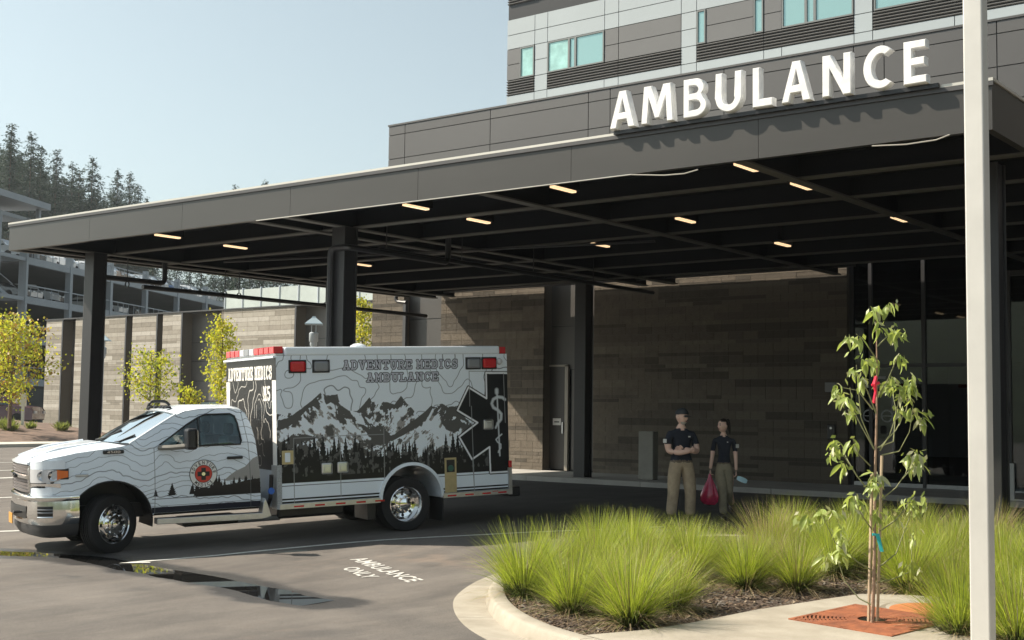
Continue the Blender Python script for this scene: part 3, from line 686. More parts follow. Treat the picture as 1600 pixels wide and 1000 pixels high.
# pale rooftop screen of panels behind the low wing
rs=empty('rooftop_screen',(LXX(440),LWV+6,LT),'pale grey green panel screen standing on the low wing roof','screen')
M_scr=mat('screen_panel',(.42,.47,.45),.4,var=.1,vscale=1)
SV=LWV+7
for k in range(12):
    x0=onv(352,460,SV).x+k*1.75; zt_=onv(400,457,SV).z
    loc_in(boxo('screen_panel',(x0+.03,SV,LT-.3),(x0+1.68,SV+.04,zt_+.25),M_scr),rs)
    loc_in(boxo('screen_post',(x0-.04,SV-.05,LT-.3),(x0+.03,SV+.1,zt_+.35),M_galv),rs)
# ==================================================================== PARKING GARAGE
gar=empty('parking_garage',(-100,85,.17),'open steel parking garage with rows of parked cars on its decks, far left','parking garage')
def GP(fwd,rt,z): # camera-plan coordinates to world
    return Vector((math.cos(YAW)*rt-math.sin(YAW)*fwd, math.sin(YAW)*rt+math.cos(YAW)*fwd, z))
ga=R(8.9); G0=GP(102,-39.3,0); gd=(GP(math.cos(ga),math.sin(ga),0)); gn=Vector((gd.y*-1,gd.x,0))  # gd along facade away; gn to the left (building depth)
MG=Matrix(((gd.x,gn.x,0,G0.x),(gd.y,gn.y,0,G0.y),(0,0,1,0),(0,0,0,1)))
M_gst=mat('garage_steel',(.27,.30,.33),.5,var=.08,vscale=.5); M_gdk=mat('garage_deck_concrete',(.14,.145,.15),.8,var=.1,vscale=.3)
def gz_at(px,y):   # intersect facade plane
    d=ray(px,y); C=np.array([0,0,CAMH]); n=np.array([gn.x,gn.y,0]); t=np.dot(np.array(G0)-C,n)/np.dot(d,n); P=Vector(C+t*d); 
    return (P-G0).dot(gd),P.z
lv=[gz_at(40,y)[1] for y in (594,528,465,403)]
posts=[gz_at(x,470)[0] for x in (36,108,174,229,280,322)]
sp_=posts[1]-posts[0]
posts=[posts[0]+i*(posts[-1]-posts[0])/5 for i in range(-1,9)]
GL=posts[-1]
def gbox(name,a,b2,m,bevel=0):
    mb=MB(); mb.box(a,b2,None,MG); return loc_in(mb.build(name,m),gar)
for i,z in enumerate(lv):
    gbox('deck',(posts[1]+.3,.32,z-.25),(GL,34,z),M_gdk)
    gbox('edge_beam',(posts[1]+.001,-.05,z-.45),(GL,.3,z+.12),M_gst)
    gbox('guard_rail',(posts[1]+.001,-.02,z+1.0),(GL,.05,z+1.1),M_gst)
    mb=MB()
    s=posts[1]
    while s<GL: mb.box((s,.0,z+.12),(s+.05,.03,z+1.0),None,MG); s+=1.1
    loc_in(tag(mb.build('baluster',M_gst),kind='stuff'),gar)
for s in posts[1:]: gbox('post',(s-.22,-.12,.1),(s+.22,.36,lv[-1]+1.4),M_gst)
gbox('back_wall',(posts[1]+1,33,.1),(GL,33.4,lv[-1]-.3),M_gdk); gbox('inner_wall',(posts[1]+1,12,.1),(GL,12.3,lv[0]),M_gdk)
# stair tower at the left
st=empty('stair_tower',(MG@Vector((-6,4,.17)))[:],'steel stair tower with zigzag flights at the left end of the garage','stair tower')
def sbox(name,a,b2,m=M_gst): mb=MB(); mb.box(a,b2,None,MG); return loc_in(mb.build(name,m),st)
for z in lv+[lv[-1]+3.2]: sbox('landing',(-14,-.3,z-.3),(posts[1]-.3,6,z),M_gst)
for s in (-14,-9.5,-5,-.9): sbox('post',(s,-.4,.1),(s+.3,-.1,lv[-1]+3.2)); 
zr0=[.2]+lv
for k,(za,zb) in enumerate(zip(zr0[:-1],zr0[1:])):
    zm=(za+zb)/2
    mb=MB(); mb.add([MG@Vector(q) for q in ((-1.5,.5,za),(-6,.5,zm),(-6,1.6,zm),(-1.5,1.6,za),(-1.5,.5,za-.3),(-6,.5,zm-.3),(-6,1.6,zm-.3),(-1.5,1.6,za-.3))],[(0,1,2,3),(4,7,6,5),(0,4,5,1),(3,2,6,7)]); 
    mb.add([MG@Vector(q) for q in ((-6,2,zm),(-1.5,2,zb),(-1.5,3.2,zb),(-6,3.2,zm),(-6,2,zm-.3),(-1.5,2,zb-.3),(-1.5,3.2,zb-.3),(-6,3.2,zm-.3))],[(0,1,2,3),(4,7,6,5),(0,4,5,1),(3,2,6,7)]); loc_in(mb.build('stair_flight',M_gst),st)
    mb=MB(); mb.tube([MG@Vector((-1.5,.45,za+1)),MG@Vector((-6,.45,zm+1))],.05,5); mb.tube([MG@Vector((-6,1.9,zm+1)),MG@Vector((-1.5,1.9,zb+1))],.05,5); loc_in(mb.build('handrail',M_gst),st)
mb=MB(); zz_=lv[-1]+6.0
z_roof=onz; 
sbox('roof_slab',(-16,-1.5,lv[-1]+4.0),(.5,7,lv[-1]+4.5)); sbox('roof_post',(-.2,-.9,lv[-1]),(.1,-.6,lv[-1]+4.0)); sbox('roof_post',(-.2,5.5,lv[-1]),(.1,5.8,lv[-1]+4.0))
# ---- cars (one low-poly sedan and one suv body, copied)
def car_mesh(kind,paint):
    L,Wd=4.5,1.8; e=empty('parked_car')
    if kind=='suv': prof=[(-2.2,.35),(-2.25,.8),(-2.1,1.0),(-1.2,1.1),(-.6,1.62),(.9,1.7),(1.9,1.6),(2.2,1.05),(2.25,.5),(2.2,.32)]
    else: prof=[(-2.2,.32),(-2.25,.7),(-2.05,.86),(-1.0,.95),(-.25,1.38),(.75,1.42),(1.5,1.05),(2.15,.98),(2.25,.6),(2.2,.32)]
    belt=1.02 if kind=='suv' else .93
    rows=[]
    for y in (-.9,-.86,-.6,0,.6,.86,.9):
        row=[]
        for (x,z) in prof:
            k=0 if z<=belt+.1 else (z-belt-.1)*.35
            yy=y*(1-k/.9*.9); row.append((x*(1-.03*abs(y)),yy,(z-.04*(abs(y)>.87))))
        rows.append(row)
    n=len(prof); vs=[q for r_ in rows for q in r_]; fs=[]
    for i in range(len(rows)-1):
        for j in range(n-1): fs.append((i*n+j,i*n+j+1,(i+1)*n+j+1,(i+1)*n+j))
    fs.append(tuple(range(n))); fs.append(tuple((len(rows)-1)*n+j for j in reversed(range(n))))
    MB().add(vs,fs).build('body',paint,e,smooth=True,norm=True)
    gm=mat('car_window',(.03,.04,.045),.05,coat=1)
    g=MB()
    tz=prof[5][1]
    for sy in (-1,1):
        y0=.87*sy; y1=(.87-(tz-belt-.15)*.33)*sy
        if kind=='suv': poly=[(-1.05,belt+.08),(-.55,tz-.12),(1.75,tz-.14),(2.0,belt+.08)]
        else: poly=[(-.85,belt+.06),(-.25,tz-.09),(.7,tz-.09),(1.35,belt+.1)]
        ys=[y0,y1,y1,y0]; g.add([(x,(abs(yv)+.025)*sy,z) for (x,z),yv in zip(poly,ys)],[(0,1,2,3)] if sy>0 else [(3,2,1,0)])
    a=prof[3];b2=prof[4]; g.add([(a[0]+.03,-.72,a[1]+.06),(a[0]+.03,.72,a[1]+.06),(b2[0]-.06,.62,b2[1]-.0),(b2[0]-.06,-.62,b2[1]-.0)],[(0,3,2,1)])
    c=prof[6];d=prof[7]; g.add([(c[0]+.02,-.6,c[1]+.0),(c[0]+.02,.6,c[1]+.0),(c[0]-.3,.58,c[1]+.24),(c[0]-.3,-.58,c[1]+.24)],[(0,1,2,3)]) if kind!='suv' else None
    g.build('window',gm,e)
    for x in (-1.35,1.35):
        for y in (-.82,.82):
            wo=MB(); wo.lathe([(0,-.1),(.2,-.1),(.32,-.1),(.34,-.06),(.34,.06),(.32,.1),(.2,.1),(0,.1)],16,axis='Y'); wo.build('wheel',M_rub,e,smooth=True,loc=(x,y,.34))
    for y in (-.62,.62):
        boxo('headlight',(-2.27,y-.16,.66),(-2.15,y+.16,.80),M_clear,e); boxo('taillight',(2.14,y-.16,.72),(2.265,y+.16,.90),M_red,e)
    return e
paints={k:mat('car_paint_'+k,c,.22,coat=.8,metal=.2) for k,c in dict(silver=(.5,.52,.54),white=(.78,.79,.8),charcoal=(.06,.065,.07),blue=(.06,.12,.25),bronze=(.28,.22,.17),red=(.3,.03,.03)).items()}
protos={}
car_spots=[] # (px, level, kind, paint)
def car(px,lev,kind,paint,label,rot=0,dep=3.0):
    key=(kind,paint)
    if key not in protos: e=car_mesh(kind,paints[paint]); protos[key]=e
    else: e=copy_tree(protos[key])
    s,_=gz_at(px,480); P=MG@Vector((s,dep,lv[lev]+.005)); e.location=P; e.rotation_euler=(0,0,math.atan2(gn.y,gn.x)+rot+math.pi*(0 if dep else 0))
    tag(e,label,'car','cars parked in the garage'); return e
adj={'silver':'silver','white':'white','charcoal':'dark grey','blue':'blue','bronze':'bronze'}
names={3:'top deck',2:'third deck',1:'second deck'}
for lev,lst in ((3,[(48,'suv','silver'),(76,'sedan','charcoal'),(92,'sedan','white'),(122,'suv','white'),(150,'sedan','silver'),(186,'suv','white'),(207,'suv','bronze'),(222,'sedan','silver'),(240,'sedan','white'),(256,'sedan','charcoal'),(268,'suv','silver'),(287,'sedan','blue'),(300,'suv','charcoal'),(314,'sedan','silver'),(330,'suv','white'),(344,'sedan','silver')]),
                (2,[(52,'sedan','charcoal'),(72,'sedan','white'),(100,'suv','silver'),(118,'sedan','charcoal'),(182,'sedan','silver'),(206,'sedan','white'),(232,'suv','charcoal')])):
    for k,(px,kd,pt) in enumerate(lst):
        same=[q for q in lst if q[1:]==(kd,pt)]; i=same.index((px,kd,pt)); side='' if len(same)==1 else ['leftmost ','second ','third '][i] if i<3 else 'rightmost '
        car(px,lev,kd,pt,'%s%s %s parked nose out on the %s of the garage'%(side,adj[pt],kd if kd!='suv' else 'suv',names[lev]),rot=rnd.uniform(-.05,.05))
# ==================================================================== AMBULANCE
AO=Vector((-14.72,10.1,-.19)); _h=Vector((.386,.922,0)).normalized(); _p=R(2.4)
AX=Vector((_h.x*math.cos(_p),_h.y*math.cos(_p),math.sin(_p))); AY=Vector((-_h.y,_h.x,0)); AZ=AX.cross(AY)
MA=Matrix(((AX.x,AY.x,AZ.x,AO.x),(AX.y,AY.y,AZ.y,AO.y),(AX.z,AY.z,AZ.z,AO.z),(0,0,0,1)))
amb=bpy.data.objects.new('ambulance',None); COL.objects.link(amb); amb.matrix_world=MA
tag(amb,'white ambulance truck with black mountain and contour line graphics parked at the canopy','ambulance')
def ap(mb,name,m=None,parent=None,**k): return mb.build(name,m,parent or amb,**k)
def abox(name,a,b2,m,bevel=0,parent=None): return MB().box(a,b2).build(name,m,parent or amb,bevel=bevel)
CW0,CW1=.15,2.25; CM=1.2
# --- flat-print colour data: contour lines, mountains, trees ------------------
def contour(x,y,seed,sc=1.0,lv=9,wd=.010):
    a=fbm(x*sc,y*sc,seed,4,.42)*lv
    gx=np.gradient(a,axis=1)/np.gradient(x,axis=1); gy=np.gradient(a,axis=0)/np.gradient(y,axis=0)
    g=np.hypot(gx,gy)+1e-3; f=np.abs(a-np.round(a))/g
    maj=(np.round(a)%4==0)
    return np.clip(1.5-f/(wd*np.where(maj,.95,.6)),0,1)
def segd(x,y,a,b):
    ax,ay=a;bx,by=b; L=(bx-ax)**2+(by-ay)**2+1e-12
    t=np.clip(((x-ax)*(bx-ax)+(y-ay)*(by-ay))/L,0,1); return np.hypot(x-ax-t*(bx-ax),y-ay-t*(by-ay))
def pinside(x,y,P):
    c=np.zeros(x.shape,bool)
    for i in range(len(P)):
        x0,y0=P[i-1];x1,y1=P[i]
        if y0==y1: continue
        q=((y0>y)!=(y1>y))&(x<(x1-x0)*(y-y0)/(y1-y0)+x0); c^=q
    return c
SER=.16
STK={ # slab-serif strokes in a 1x1 cell
'A':[((.16,0),(.5,1)),((.5,1),(.84,0)),((.28,.33),(.72,.33)),((0,0),(.34,0)),((.66,0),(1,0)),((.3,1),(.6,1))],
'D':[((.2,0),(.2,1)),((0,0),(.6,0)),((0,1),(.6,1)),((.6,1),(.88,.75)),((.88,.75),(.88,.25)),((.88,.25),(.6,0))],
'V':[((.16,1),(.5,0)),((.5,0),(.84,1)),((0,1),(.34,1)),((.66,1),(1,1))],
'E':[((.2,0),(.2,1)),((0,0),(.9,0)),((0,1),(.9,1)),((.2,.5),(.6,.5)),((.9,0),(.9,.25)),((.9,1),(.9,.75)),((.6,.38),(.6,.62))],
'N':[((.2,0),(.2,1)),((.2,1),(.8,0)),((.8,0),(.8,1)),((0,0),(.38,0)),((0,1),(.25,1)),((.62,1),(1,1))],
'T':[((.5,0),(.5,1)),((.05,1),(.95,1)),((.05,1),(.05,.72)),((.95,1),(.95,.72)),((.28,0),(.72,0))],
'U':[((.2,1),(.2,.25)),((.2,.25),(.4,0)),((.4,0),(.6,0)),((.6,0),(.8,.25)),((.8,.25),(.8,1)),((0,1),(.4,1)),((.6,1),(1,1))],
'R':[((.2,0),(.2,1)),((0,0),(.4,0)),((0,1),(.65,1)),((.65,1),(.85,.82)),((.85,.82),(.85,.65)),((.85,.65),(.65,.48)),((.65,.48),(.2,.48)),((.55,.48),(.85,0)),((.75,0),(1,0))],
'M':[((.18,0),(.18,1)),((.2,1),(.5,.45)),((.5,.45),(.8,1)),((.82,1),(.82,0)),((.04,0),(.32,0)),((.68,0),(.96,0)),((.04,1),(.2,1)),((.8,1),(.96,1))],
'I':[((.5,0),(.5,1)),((.2,0),(.8,0)),((.2,1),(.8,1))],
'C':[((.85,.7),(.85,1)),((.85,.85),(.65,1)),((.65,1),(.4,1)),((.4,1),(.15,.75)),((.15,.75),(.15,.25)),((.15,.25),(.4,0)),((.4,0),(.65,0)),((.65,0),(.88,.22))],
'S':[((.82,.68),(.82,1)),((.82,.85),(.62,1)),((.62,1),(.35,1)),((.35,1),(.16,.82)),((.16,.82),(.16,.65)),((.16,.65),(.84,.38)),((.84,.38),(.84,.18)),((.84,.18),(.65,0)),((.65,0),(.35,0)),((.35,0),(.18,.15)),((.16,0),(.16,.32))],
'B':[((.2,0),(.2,1)),((0,0),(.65,0)),((0,1),(.62,1)),((.62,1),(.82,.85)),((.82,.85),(.82,.65)),((.82,.65),(.65,.52)),((.2,.52),(.65,.52)),((.65,.52),(.88,.36)),((.88,.36),(.88,.16)),((.88,.16),(.65,0))],
'L':[((.2,0),(.2,1)),((0,0),(.88,0)),((0,1),(.42,1)),((.88,0),(.88,.32))],
'5':[((.8,1),(.2,1)),((.2,1),(.2,.55)),((.2,.55),(.6,.58)),((.6,.58),(.82,.4)),((.82,.4),(.82,.18)),((.82,.18),(.6,0)),((.6,0),(.2,0)),((.2,0),(.2,.15))]}
def words(x,y,txt,x0,x1,y0,y1,gap=.25,space=.55):
    """distance field of a line of lettering; x grows along reading direction"""
    wds=[.62 if c=='I' else 1.0 for c in txt if c!=' ']
    tot=0
    for c in txt: tot+= space if c==' ' else (.62 if c=='I' else 1.0)+gap
    tot-=gap; u=(x1-x0)/tot; d=np.full(x.shape,9.); cxp=x0; h=y1-y0
    for c in txt:
        if c==' ': cxp+=space*u; continue
        w_=(.62 if c=='I' else 1.0)*u
        m=(x>min(cxp,cxp+w_)-.08)&(x<max(cxp,cxp+w_)+.08)&(y>y0-.08)&(y<y1+.08)
        if m.any():
            xx=x[m];yy_=y[m];dd=d[m]
            for (a,b2) in STK[c]: dd=np.minimum(dd,segd(xx,yy_,(cxp+a[0]*w_,y0+a[1]*h),(cxp+b2[0]*w_,y0+b2[1]*h)))
            d[m]=dd
        cxp+=w_+gap*u
    return d
def lay(img,col,a):
    a=np.clip(a,0,1)[...,None]; img[:]=img*(1-a)+np.array(col)*a
def trees_mask(x,y,base,seed,n,x0,x1,hmin,hmax,wr=.30):
    r=random.Random(seed); m=np.zeros(x.shape)
    for i in range(n):
        cx_=x0+(x1-x0)*(i+r.random())/n; hh=r.uniform(hmin,hmax); b0=base(cx_) if callable(base) else base
        t=(y-b0)/hh; wdt=hh*wr*(1-t)*(.62+.38*np.abs(((t*7+r.random())%1)))
        m=np.maximum(m,((np.abs(x-cx_)<wdt)&(t<1)&(t>-3)).astype(float))
    return m
ART=bpy.data.materials.new('printed_wrap'); ART.use_nodes=True; _b=ART.node_tree.nodes['Principled BSDF']
_a=ART.node_tree.nodes.new('ShaderNodeAttribute'); _a.attribute_name='print'; ART.node_tree.links.new(_a.outputs['Color'],_b.inputs['Base Color'])
_b.inputs['Roughness'].default_value=.32; _b.inputs['Specular IOR Level'].default_value=.25; _b.inputs['Coat Weight'].default_value=.12; _b.inputs['Coat Roughness'].default_value=.1
def art_grid(name,xs,ys,img,fn,parent,keep=None):
    nx,ny=len(xs),len(ys); X_,Y_=np.meshgrid(xs,ys)
    P=fn(X_,Y_); me=bpy.data.meshes.new(name); me.vertices.add(nx*ny); me.vertices.foreach_set('co',P.reshape(-1,3).astype(np.float32).ravel())
    i0=(np.arange(ny-1)[:,None]*nx+np.arange(nx-1)[None,:])
    if keep is not None: i0=i0[keep[:-1,:-1]&keep[1:,1:]&keep[1:,:-1]&keep[:-1,1:]]
    i0=i0.ravel(); lp=np.stack([i0,i0+1,i0+nx+1,i0+nx],-1).ravel()
    me.loops.add(len(lp)); me.loops.foreach_set('vertex_index',lp.astype(np.int32)); me.polygons.add(len(i0)); me.polygons.foreach_set('loop_start',np.arange(len(i0),dtype=np.int32)*4)
    me.update(calc_edges=True)
    a=me.color_attributes.new('print','FLOAT_COLOR','POINT'); c=np.ones((nx*ny,4),np.float32); c[:,:3]=img.reshape(-1,3); a.data.foreach_set('color',c.ravel())
    me.materials.append(ART); me.polygons.foreach_set('use_smooth',[True]*len(me.polygons)); return link(name,me,parent)
WHT=(.80,.87,.94); INK=(.010,.011,.013); ROCK=(.10,.098,.095); ROCK2=(.34,.33,.32)
BX0,BX1,BZ0,BZ1=2.43,6.225,.46,2.65
def c2s(x,y): # crop pixel -> (s,z) on the box side (bilinear fit)
    fx=(x-243)/(1337-243); s=2.424+fx*(6.223-2.424)
    yt=108+(97-108)*fx; yb=835+(748-835)*fx; return (BX0+(s-2.424)*(BX1-BX0)/(6.223-2.424), BZ1-(y-yt)/(yb-yt)*(BZ1-BZ0))
xs_=np.linspace(BX0,BX1,760); ys_=np.linspace(BZ0+.07,BZ1,440); GX,GY=np.meshgrid(xs_,ys_)
img=np.ones(GX.shape+(3,))*np.array(WHT)
lay(img,(.10,.11,.12),contour(GX,GY,77,1.15,11,.0085)*.85)
wob=.035*(fbm(GX*9,GY*9,4)-.5)*2
def ridge(pts):
    q=[c2s(*p) for p in pts]; xx=[a for a,_ in q]; zz2=[b for _,b in q]; return np.interp(GX,xx,zz2)
def mountain(pts,light,seed,dens):
    rg=ridge(pts)+wob*.6; m=(GY<rg)
    lay(img,WHT,m.astype(float))
    dpt=rg-GY
    # streaky rock running downhill, away from the ridge
    n1=fbm(GX*6+GY*light*5,GY*6-GX*light*2,seed,5,.6)
    n2=fbm(GX*16+GY*light*12,GY*9,seed+3,4,.6)
    rock=m&((n1*.6+n2*.4)>dens+.10*np.exp(-dpt/.25)*(-1)); lay(img,ROCK,rock.astype(float)); lay(img,ROCK2,(m&~rock&((n1*.5+n2*.5)>dens-.075)).astype(float))
    return rg
mountain([(600,372),(640,325),(658,308),(668,330),(700,318),(735,326),(775,340),(790,318),(806,298),(822,318),(845,345),(885,388),(1000,430),(1340,500)] ,-.6,5,.545)
mountain([(243,425),(300,398),(350,362),(400,322),(435,283),(455,300),(470,290),(495,300),(512,292),(525,345),(560,368),(600,378),(700,430),(800,520),(1340,600)],.8,9,.56)
for (a,b2,c_) in (((243,425),(400,330),(437,287)),):   # dark left shoulder of the first peak
    pl=[c2s(*q) for q in ((243,420),(300,398),(350,360),(400,318),(437,284),(430,300),(395,345),(350,392),(320,432),(262,462),(243,470))]; lay(img,ROCK,pinside(GX+wob,GY+wob,pl).astype(float))
for pl in ([(445,292),(470,300),(505,290),(500,350),(480,330),(462,340)],[(600,372),(655,310),(660,335),(630,385)],[(775,338),(806,298),(820,330),(790,360)],[(500,340),(520,420),(505,400)],[(610,430),(640,440),(690,500),(650,490)]):
    lay(img,ROCK,pinside(GX+wob*.8,GY+wob*.8,[c2s(*q) for q in pl]).astype(float))
rg=mountain([(243,900),(690,560),(740,500),(800,468),(880,410),(925,375),(950,343),(975,352),(1000,333),(1040,352),(1088,342),(1110,395),(1150,428),(1340,520)],-.9,15,.575)
pl=[c2s(*q) for q in ((735,510),(790,465),(870,410),(920,372),(950,343),(958,352),(935,395),(890,440),(820,480),(760,512))]; lay(img,ROCK,pinside(GX+wob*.4,GY+wob*.4,pl).astype(float))
pl=[c2s(*q) for q in ((1000,340),(1040,352),(1088,345),(1125,400),(1150,430),(1090,470),(1030,470),(1000,410))]; lay(img,ROCK,(pinside(GX+wob,GY+wob,pl)&(fbm(GX*9,GY*9,41)>.40)).astype(float))
gr=[c2s(*q) for q in ((450,560),(520,540),(600,520),(700,500),(760,500),(700,560),(640,600),(500,620),(330,620),(250,600),(243,530),(330,470),(400,470),(430,520))]
lay(img,ROCK,(pinside(GX+wob*2,GY+wob*2,gr)&(fbm(GX*7,GY*11,52,5,.6)>.47)).astype(float))
# dark forest
bt=lambda X_:np.interp(X_,[c2s(243,0)[0],c2s(400,0)[0],c2s(550,0)[0],c2s(720,0)[0],c2s(900,0)[0],c2s(1000,0)[0],c2s(1150,0)[0]],[c2s(243,600)[1],c2s(400,590)[1],c2s(550,600)[1],c2s(720,585)[1],c2s(850,590)[1],c2s(1000,570)[1],c2s(1150,560)[1]])
forest=(GY<bt(GX)+.07*(fbm(GX*8,GY*3,61)-.5)).astype(float)
forest=np.maximum(forest,trees_mask(GX,GY,lambda q:float(bt(q))-.05,3,60,BX0,c2s(1150,0)[0],.12,.42,.20))
lay(img,INK,forest)
lay(img,(.10,.10,.10),forest*(fbm(GX*22,GY*12,71)>.60)*(GY>.9))
# stripes at the bottom
zb1=c2s(700,728)[1]+.0
for (z0,z1,c_) in ((.53,.83,WHT),(.815,.83,INK),(.775,.785,INK),(.60,.575,INK)): lay(img,c_,((GY<max(z0,z1))&(GY>min(z0,z1))).astype(float))
lay(img,INK,((GY<.555)&(GY>.53)).astype(float))
# star of life half wrapped on the rear corner
C0=c2s(1280,425)
def P2(*a): return [c2s(*q) for q in a]
star=P2((1228,188),(1340,188),(1340,648),(1240,655),(1238,535),(1148,594),(1086,490),(1180,422),(1080,365),(1137,256),(1228,308))
sd=np.full(GX.shape,9.)
for a,b2 in zip(star,star[1:]+star[:1]): 
    if not (a[0]>BX1-.05 and b2[0]>BX1-.05): sd=np.minimum(sd,segd(GX,GY,a,b2))
ins_=pinside(GX,GY,star)
lay(img,INK,(ins_|(sd<.03)).astype(float)); lay(img,(.85,.87,.9),np.clip(2-sd/.010,0,1)*(~ins_|(sd<.014))*1.0); lay(img,INK,((sd>.016)&(sd<.026)&~ins_).astype(float))
lay(img,INK,((sd>.022)&ins_).astype(float))
# rod and serpent
g_=(.62,.66,.69)
def stroke(pts,wd,col):
    q=[c2s(*p_) for p_ in pts]; d=np.full(GX.shape,9.)
    for a,b2 in zip(q[:-1],q[1:]): d=np.minimum(d,segd(GX,GY,a,b2))
    lay(img,col,np.clip(1.5-d/wd,0,1))
stroke([(1282,275),(1290,575)],.012,g_); stroke([(1281,268),(1281,280)],.030,g_)
stroke([(1322,312),(1310,303),(1285,300),(1262,312),(1254,332),(1262,350),(1285,362),(1302,380),(1300,405),(1282,425)],.022,g_)
stroke([(1282,425),(1272,445)],.016,g_); stroke([(1302,475),(1285,488),(1272,500),(1280,512),(1296,522),(1296,540),(1285,552),(1283,560)],.011,g_)
# lettering
for txt,xa,xb,yt,yb in (('ADVENTURE MEDICS',540,1085,128,178),('AMBULANCE',648,988,188,236)):
    a=c2s(xa,yb); b2=c2s(xb,yt if txt!='x' else yt); za=c2s(xa,yb)[1]; zb=c2s(xa,yt)[1]
    d=words(GX,GY,txt,a[0],b2[0],za+.02,zb-.02,gap=.30)
    lay(img,INK,np.clip((.0235-d)/.004,0,1)); lay(img,(.52,.53,.60),np.clip((.0125-d)/.0035,0,1))
# seams and hinges of the compartment doors
dv_=np.full(GX.shape,9.)
for a,b2 in (((315,500),(315,808)),((521,488),(521,775)),((722,455),(722,795)),((315,500),(521,488)),((521,488),(722,480)),((1142,180),(1142,345)),((1150,345),(1157,745)),((1142,180),(1340,180)),((1318,190),(1322,420)),((1330,640),(1335,740)),((1150,590),(1157,745))): dv_=np.minimum(dv_,segd(GX,GY,c2s(*a),c2s(*b2)))
lay(img,(.28,.29,.30),np.clip(1.6-dv_/.005,0,1))
ARC=(4.53,.49,.50)
keep=np.hypot(GX-ARC[0],GY-ARC[1])>ARC[2]
art_grid('side_graphics',xs_,ys_,img,lambda a,b2:np.stack([a,np.full(a.shape,-.004),b2],-1),amb,keep)
# box module body with wheel arches
def arcpts(c,z,r,a0,a1,n=20): return [(c+r*math.cos(R(a0+(a1-a0)*i/n)),z+r*math.sin(R(a0+(a1-a0)*i/n))) for i in range(n+1)]
prof=[(BX0,BZ0+.0),(BX0,BZ1),(BX1,BZ1),(BX1,BZ0)]+[(ARC[0]+ARC[2],BZ0)]+arcpts(ARC[0],ARC[1],ARC[2],0,180)+[(ARC[0]-ARC[2],BZ0)]
BW=2.4
mb=MB(); mb.prism(prof,lambda a,b2,d:(a,d,b2),.0,BW); ap(mb,'box_body',M_white,norm=True,bevel=.012)
mb=MB(); mb.box((2.56,-.012,BZ1-.005),(6.10,BW+.012,BZ1+.125)); ap(mb,'roof_rail',M_white,bevel=.03,seg=3)
mb=MB()   # fender ring
q=arcpts(ARC[0],ARC[1],ARC[2]+.035,0,180,28); q2=arcpts(ARC[0],ARC[1],ARC[2]-.012,0,180,28)
for i in range(28):
    a,b2,c_,d=q[i],q[i+1],q2[i+1],q2[i]
    mb.add([(a[0],-.03,a[1]),(b2[0],-.03,b2[1]),(c_[0],-.035,c_[1]),(d[0],-.035,d[1]),(a[0],.0,a[1]),(b2[0],.0,b2[1]),(c_[0],.12,c_[1]),(d[0],.12,d[1])],[(0,1,2,3),(0,4,5,1),(3,2,6,7)])
ap(mb,'wheel_arch_trim',M_white,smooth=True)
for (a,b2) in ((BX0+.02,ARC[0]-ARC[2]-.02),(ARC[0]+ARC[2]+.02,BX1)):
    abox('skirt_rail',(a,-.035,BZ0-.01),(b2,.0,BZ0+.066),M_alu,bevel=.004)
mb=MB(); 
for x in (2.66,2.98,3.30,3.62,3.92,5.12,5.42,5.72,6.0): mb.box((x,-.037,BZ0+.01),(x+.15,-.0355,BZ0+.035))
ap(tag(mb.build('reflective_tape',M_red,amb),kind='stuff') and MB().box((5.9,-.0372,BZ0+.04),(6.0,-.0355,BZ0+.05)),'reflector',M_red)
abox('corner_post',(BX1-.03,-.038,.44),(BX1+.03,.03,.86),M_alu); abox('side_marker',(BX1-.035,-.06,.86),(BX1+.02,-.039,.97),M_red,bevel=.008)
abox('rear_bumper',(BX1+.002,.0,.40),(BX1+.2,BW,.55),M_blk,bevel=.02)
abox('rear_light_bar',(6.11,.02,BZ1+.002),(6.22,.55,BZ1+.11),M_red,bevel=.01)
abox('rear_light_bar',(6.11,1.85,BZ1+.002),(6.22,2.38,BZ1+.11),M_red,bevel=.01)
mb=MB(); mb.lathe([(.13,0),(.12,.04),(.07,.07),(0,.08)],16,c=(3.95,.6,BZ1+.12)); ap(mb,'roof_antenna_dome',M_white,smooth=True)
mb=MB(); mb.box((BX0-.005,-.02,.455),(BX0+.06,-.0045,1.08)); mb.box((BX0-.012,-.02,.455),(BX0-.004,.22,1.08)); ap(mb,'corner_guard',mat('diamond_plate',(.5,.52,.53),.35,metal=.9,var=.3,vscale=60,bump=.8,bscale=90))
# side lights
M_chr2=mat('satin_chrome',(.70,.71,.72),.28,metal=1)
def slight(cx_,cz,m,name):
    e=abox(name+'_light',(cx_-.115,-.05,cz-.075),(cx_+.115,-.005,cz+.075),m,bevel=.03); abox('bezel',(cx_-.135,-.018,cz-.095),(cx_+.135,-.0055,cz+.095),M_blk,bevel=.008,parent=e)
slight(2.75,2.49,M_red,'red'); slight(3.11,2.49,M_grey,'grey'); slight(5.62,2.505,M_grey,'grey'); slight(5.90,2.505,M_red,'red')
mb=MB(); mb.lathe([(.0,-.06),(.04,-.055),(.055,-.01)],12,axis='Y',c=(6.08,0,2.53)); ap(mb,'flood_light',M_clear,smooth=True)
for (x,z) in ((3.175,1.0),(3.42,1.005),(5.86,1.545)):
    e=abox('door_handle',(x-.085,-.03,z-.08),(x+.085,-.005,z+.08),M_chr2,bevel=.022); abox('paddle',(x-.045,-.045,z-.045),(x+.055,-.031,z+.03),M_chr2,bevel=.006,parent=e)
